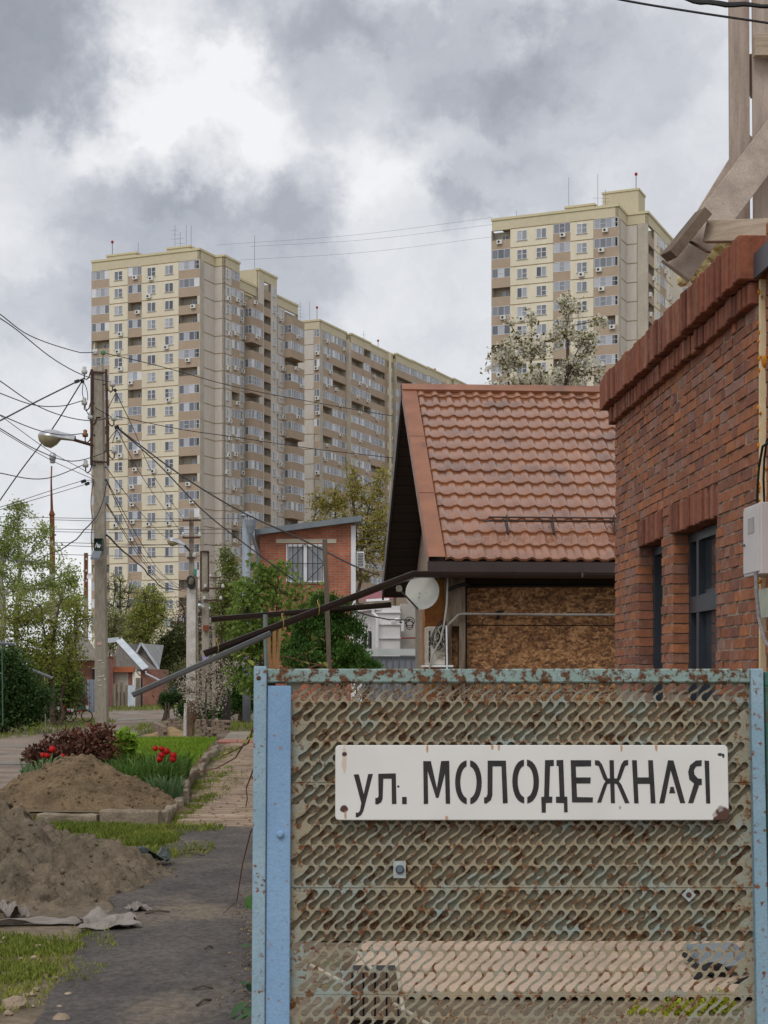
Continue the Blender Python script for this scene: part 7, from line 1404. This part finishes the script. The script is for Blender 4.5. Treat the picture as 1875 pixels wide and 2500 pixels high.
leafy('grape_vine', 'yellowish young vine shoots standing over the top rail of the gate', 'vine', [[at(700, 1640, 6), at(690, 1600, 6), at(740, 1615, 6), at(800, 1628, 6)], [at(760, 1640, 6), at(745, 1600, 6), at(770, 1580, 6)], [at(720, 1640, 6), at(790, 1620, 6), at(800, 1634, 6)], [at(630, 1640, 6), at(600, 1600, 6), at(580, 1590, 6)]], .028, lm_young, 33, m_cane, nleaf=7, r0=.003)
# dead stems behind the gate top
r = random.Random(6); mb = MB()
for i in range(420):
    a = at(r.uniform(690, 1500), r.uniform(1690, 1730), r.uniform(9, 12)); mb.tube([a, a + Vector((r.uniform(-.12, .12), r.uniform(-.1, .1), r.uniform(.0, .12)))], .003, 3, False)
single('dead_stems', mb, mat('dead stems', S(150, 128, 108), S(112, 94, 80), 9, .95), 'tangle of dry dead stems behind the top of the gate', 'plant', kind='stuff')
# things in the yard seen through the lattice
for i, (a, b) in enumerate((((870, 2318), (910, 2370)), ((965, 2322), (985, 2470)), ((960, 2450), (1060, 2510)), ((760, 2358), (840, 2400)))): mb = MB(); mb.tube([at(*a, 6.9 - .2 * i), at(*b, 6.5 - .2 * i)], .009, 7); single('plastic_pipe', mb, mat('dull white pipe', S(176, 166, 150), None, 9, .7), 'white plastic pipe leaning behind the gate lattice', 'pipe', 'pipes behind the gate')
cr = thing('wooden_crate', 'dark slatted wooden crate standing behind the gate lattice', 'crate', gat(890, 2480)); p = at(833, 2490, 6.6)
for k in range(5): mb = MB(); mb.box(p.x + k * .048, p.y, p.z, p.x + k * .048 + .04, p.y + .02, p.z + .2); part('slat', mb, m_wdk, cr)
mb = MB(); mb.box(p.x, p.y + .02, p.z, p.x + .24, p.y + .2, p.z + .19); part('box', mb, m_dark, cr); mb = MB(); mb.beam(at(845, 2500, 6.5), at(848, 2330, 6.5), .035, .03); part('upright', mb, m_wdk, cr)
wb = thing('wheelbarrow', 'grey wheelbarrow tray tipped in the yard behind the gate', 'wheelbarrow', gat(1800, 2400)); mb = MB(); vs = [at(1668, 2305, 8.2), at(1790, 2300, 8.0), at(1850, 2345, 7.6), at(1715, 2372, 7.6), at(1700, 2340, 8.1), at(1790, 2335, 7.95), at(1820, 2380, 7.7), at(1735, 2390, 7.7)]
mb.add(vs, [(0, 1, 5, 4), (1, 2, 6, 5), (2, 3, 7, 6), (3, 0, 4, 7), (4, 5, 6, 7)]); part('tray', mb, m_metal, wb); mb = MB(); c = at(1740, 2400, 7.6); mb.tube([c + Vector((.08 * math.cos(6.283 * k / 18), .03 * math.cos(6.283 * k / 18), .08 * math.sin(6.283 * k / 18))) for k in range(19)], .022, 7); part('wheel', mb, m_rub, wb); mb = MB(); mb.tube([at(1670, 2330, 8), at(1760, 2410, 7.5), at(1860, 2380, 7.4)], .014, 6); part('frame', mb, m_rub, wb)
tree('yellow_stonecrop', 'low lime-yellow stonecrop clump in the yard behind the gate', 'plant', gat(1680, 2490), [(1680, 2470)], [(1650, 2472, 60, 20), (1760, 2455, 50, 22), (1560, 2480, 40, 18)], 6.9, 6, 130, 10, .02, leafmat('lime stonecrop', S(176, 176, 50), S(140, 146, 36), .25), 91, m_stem, spread=.014, tr=.006, twig_r=.003, ratio=.8, up=1.0)
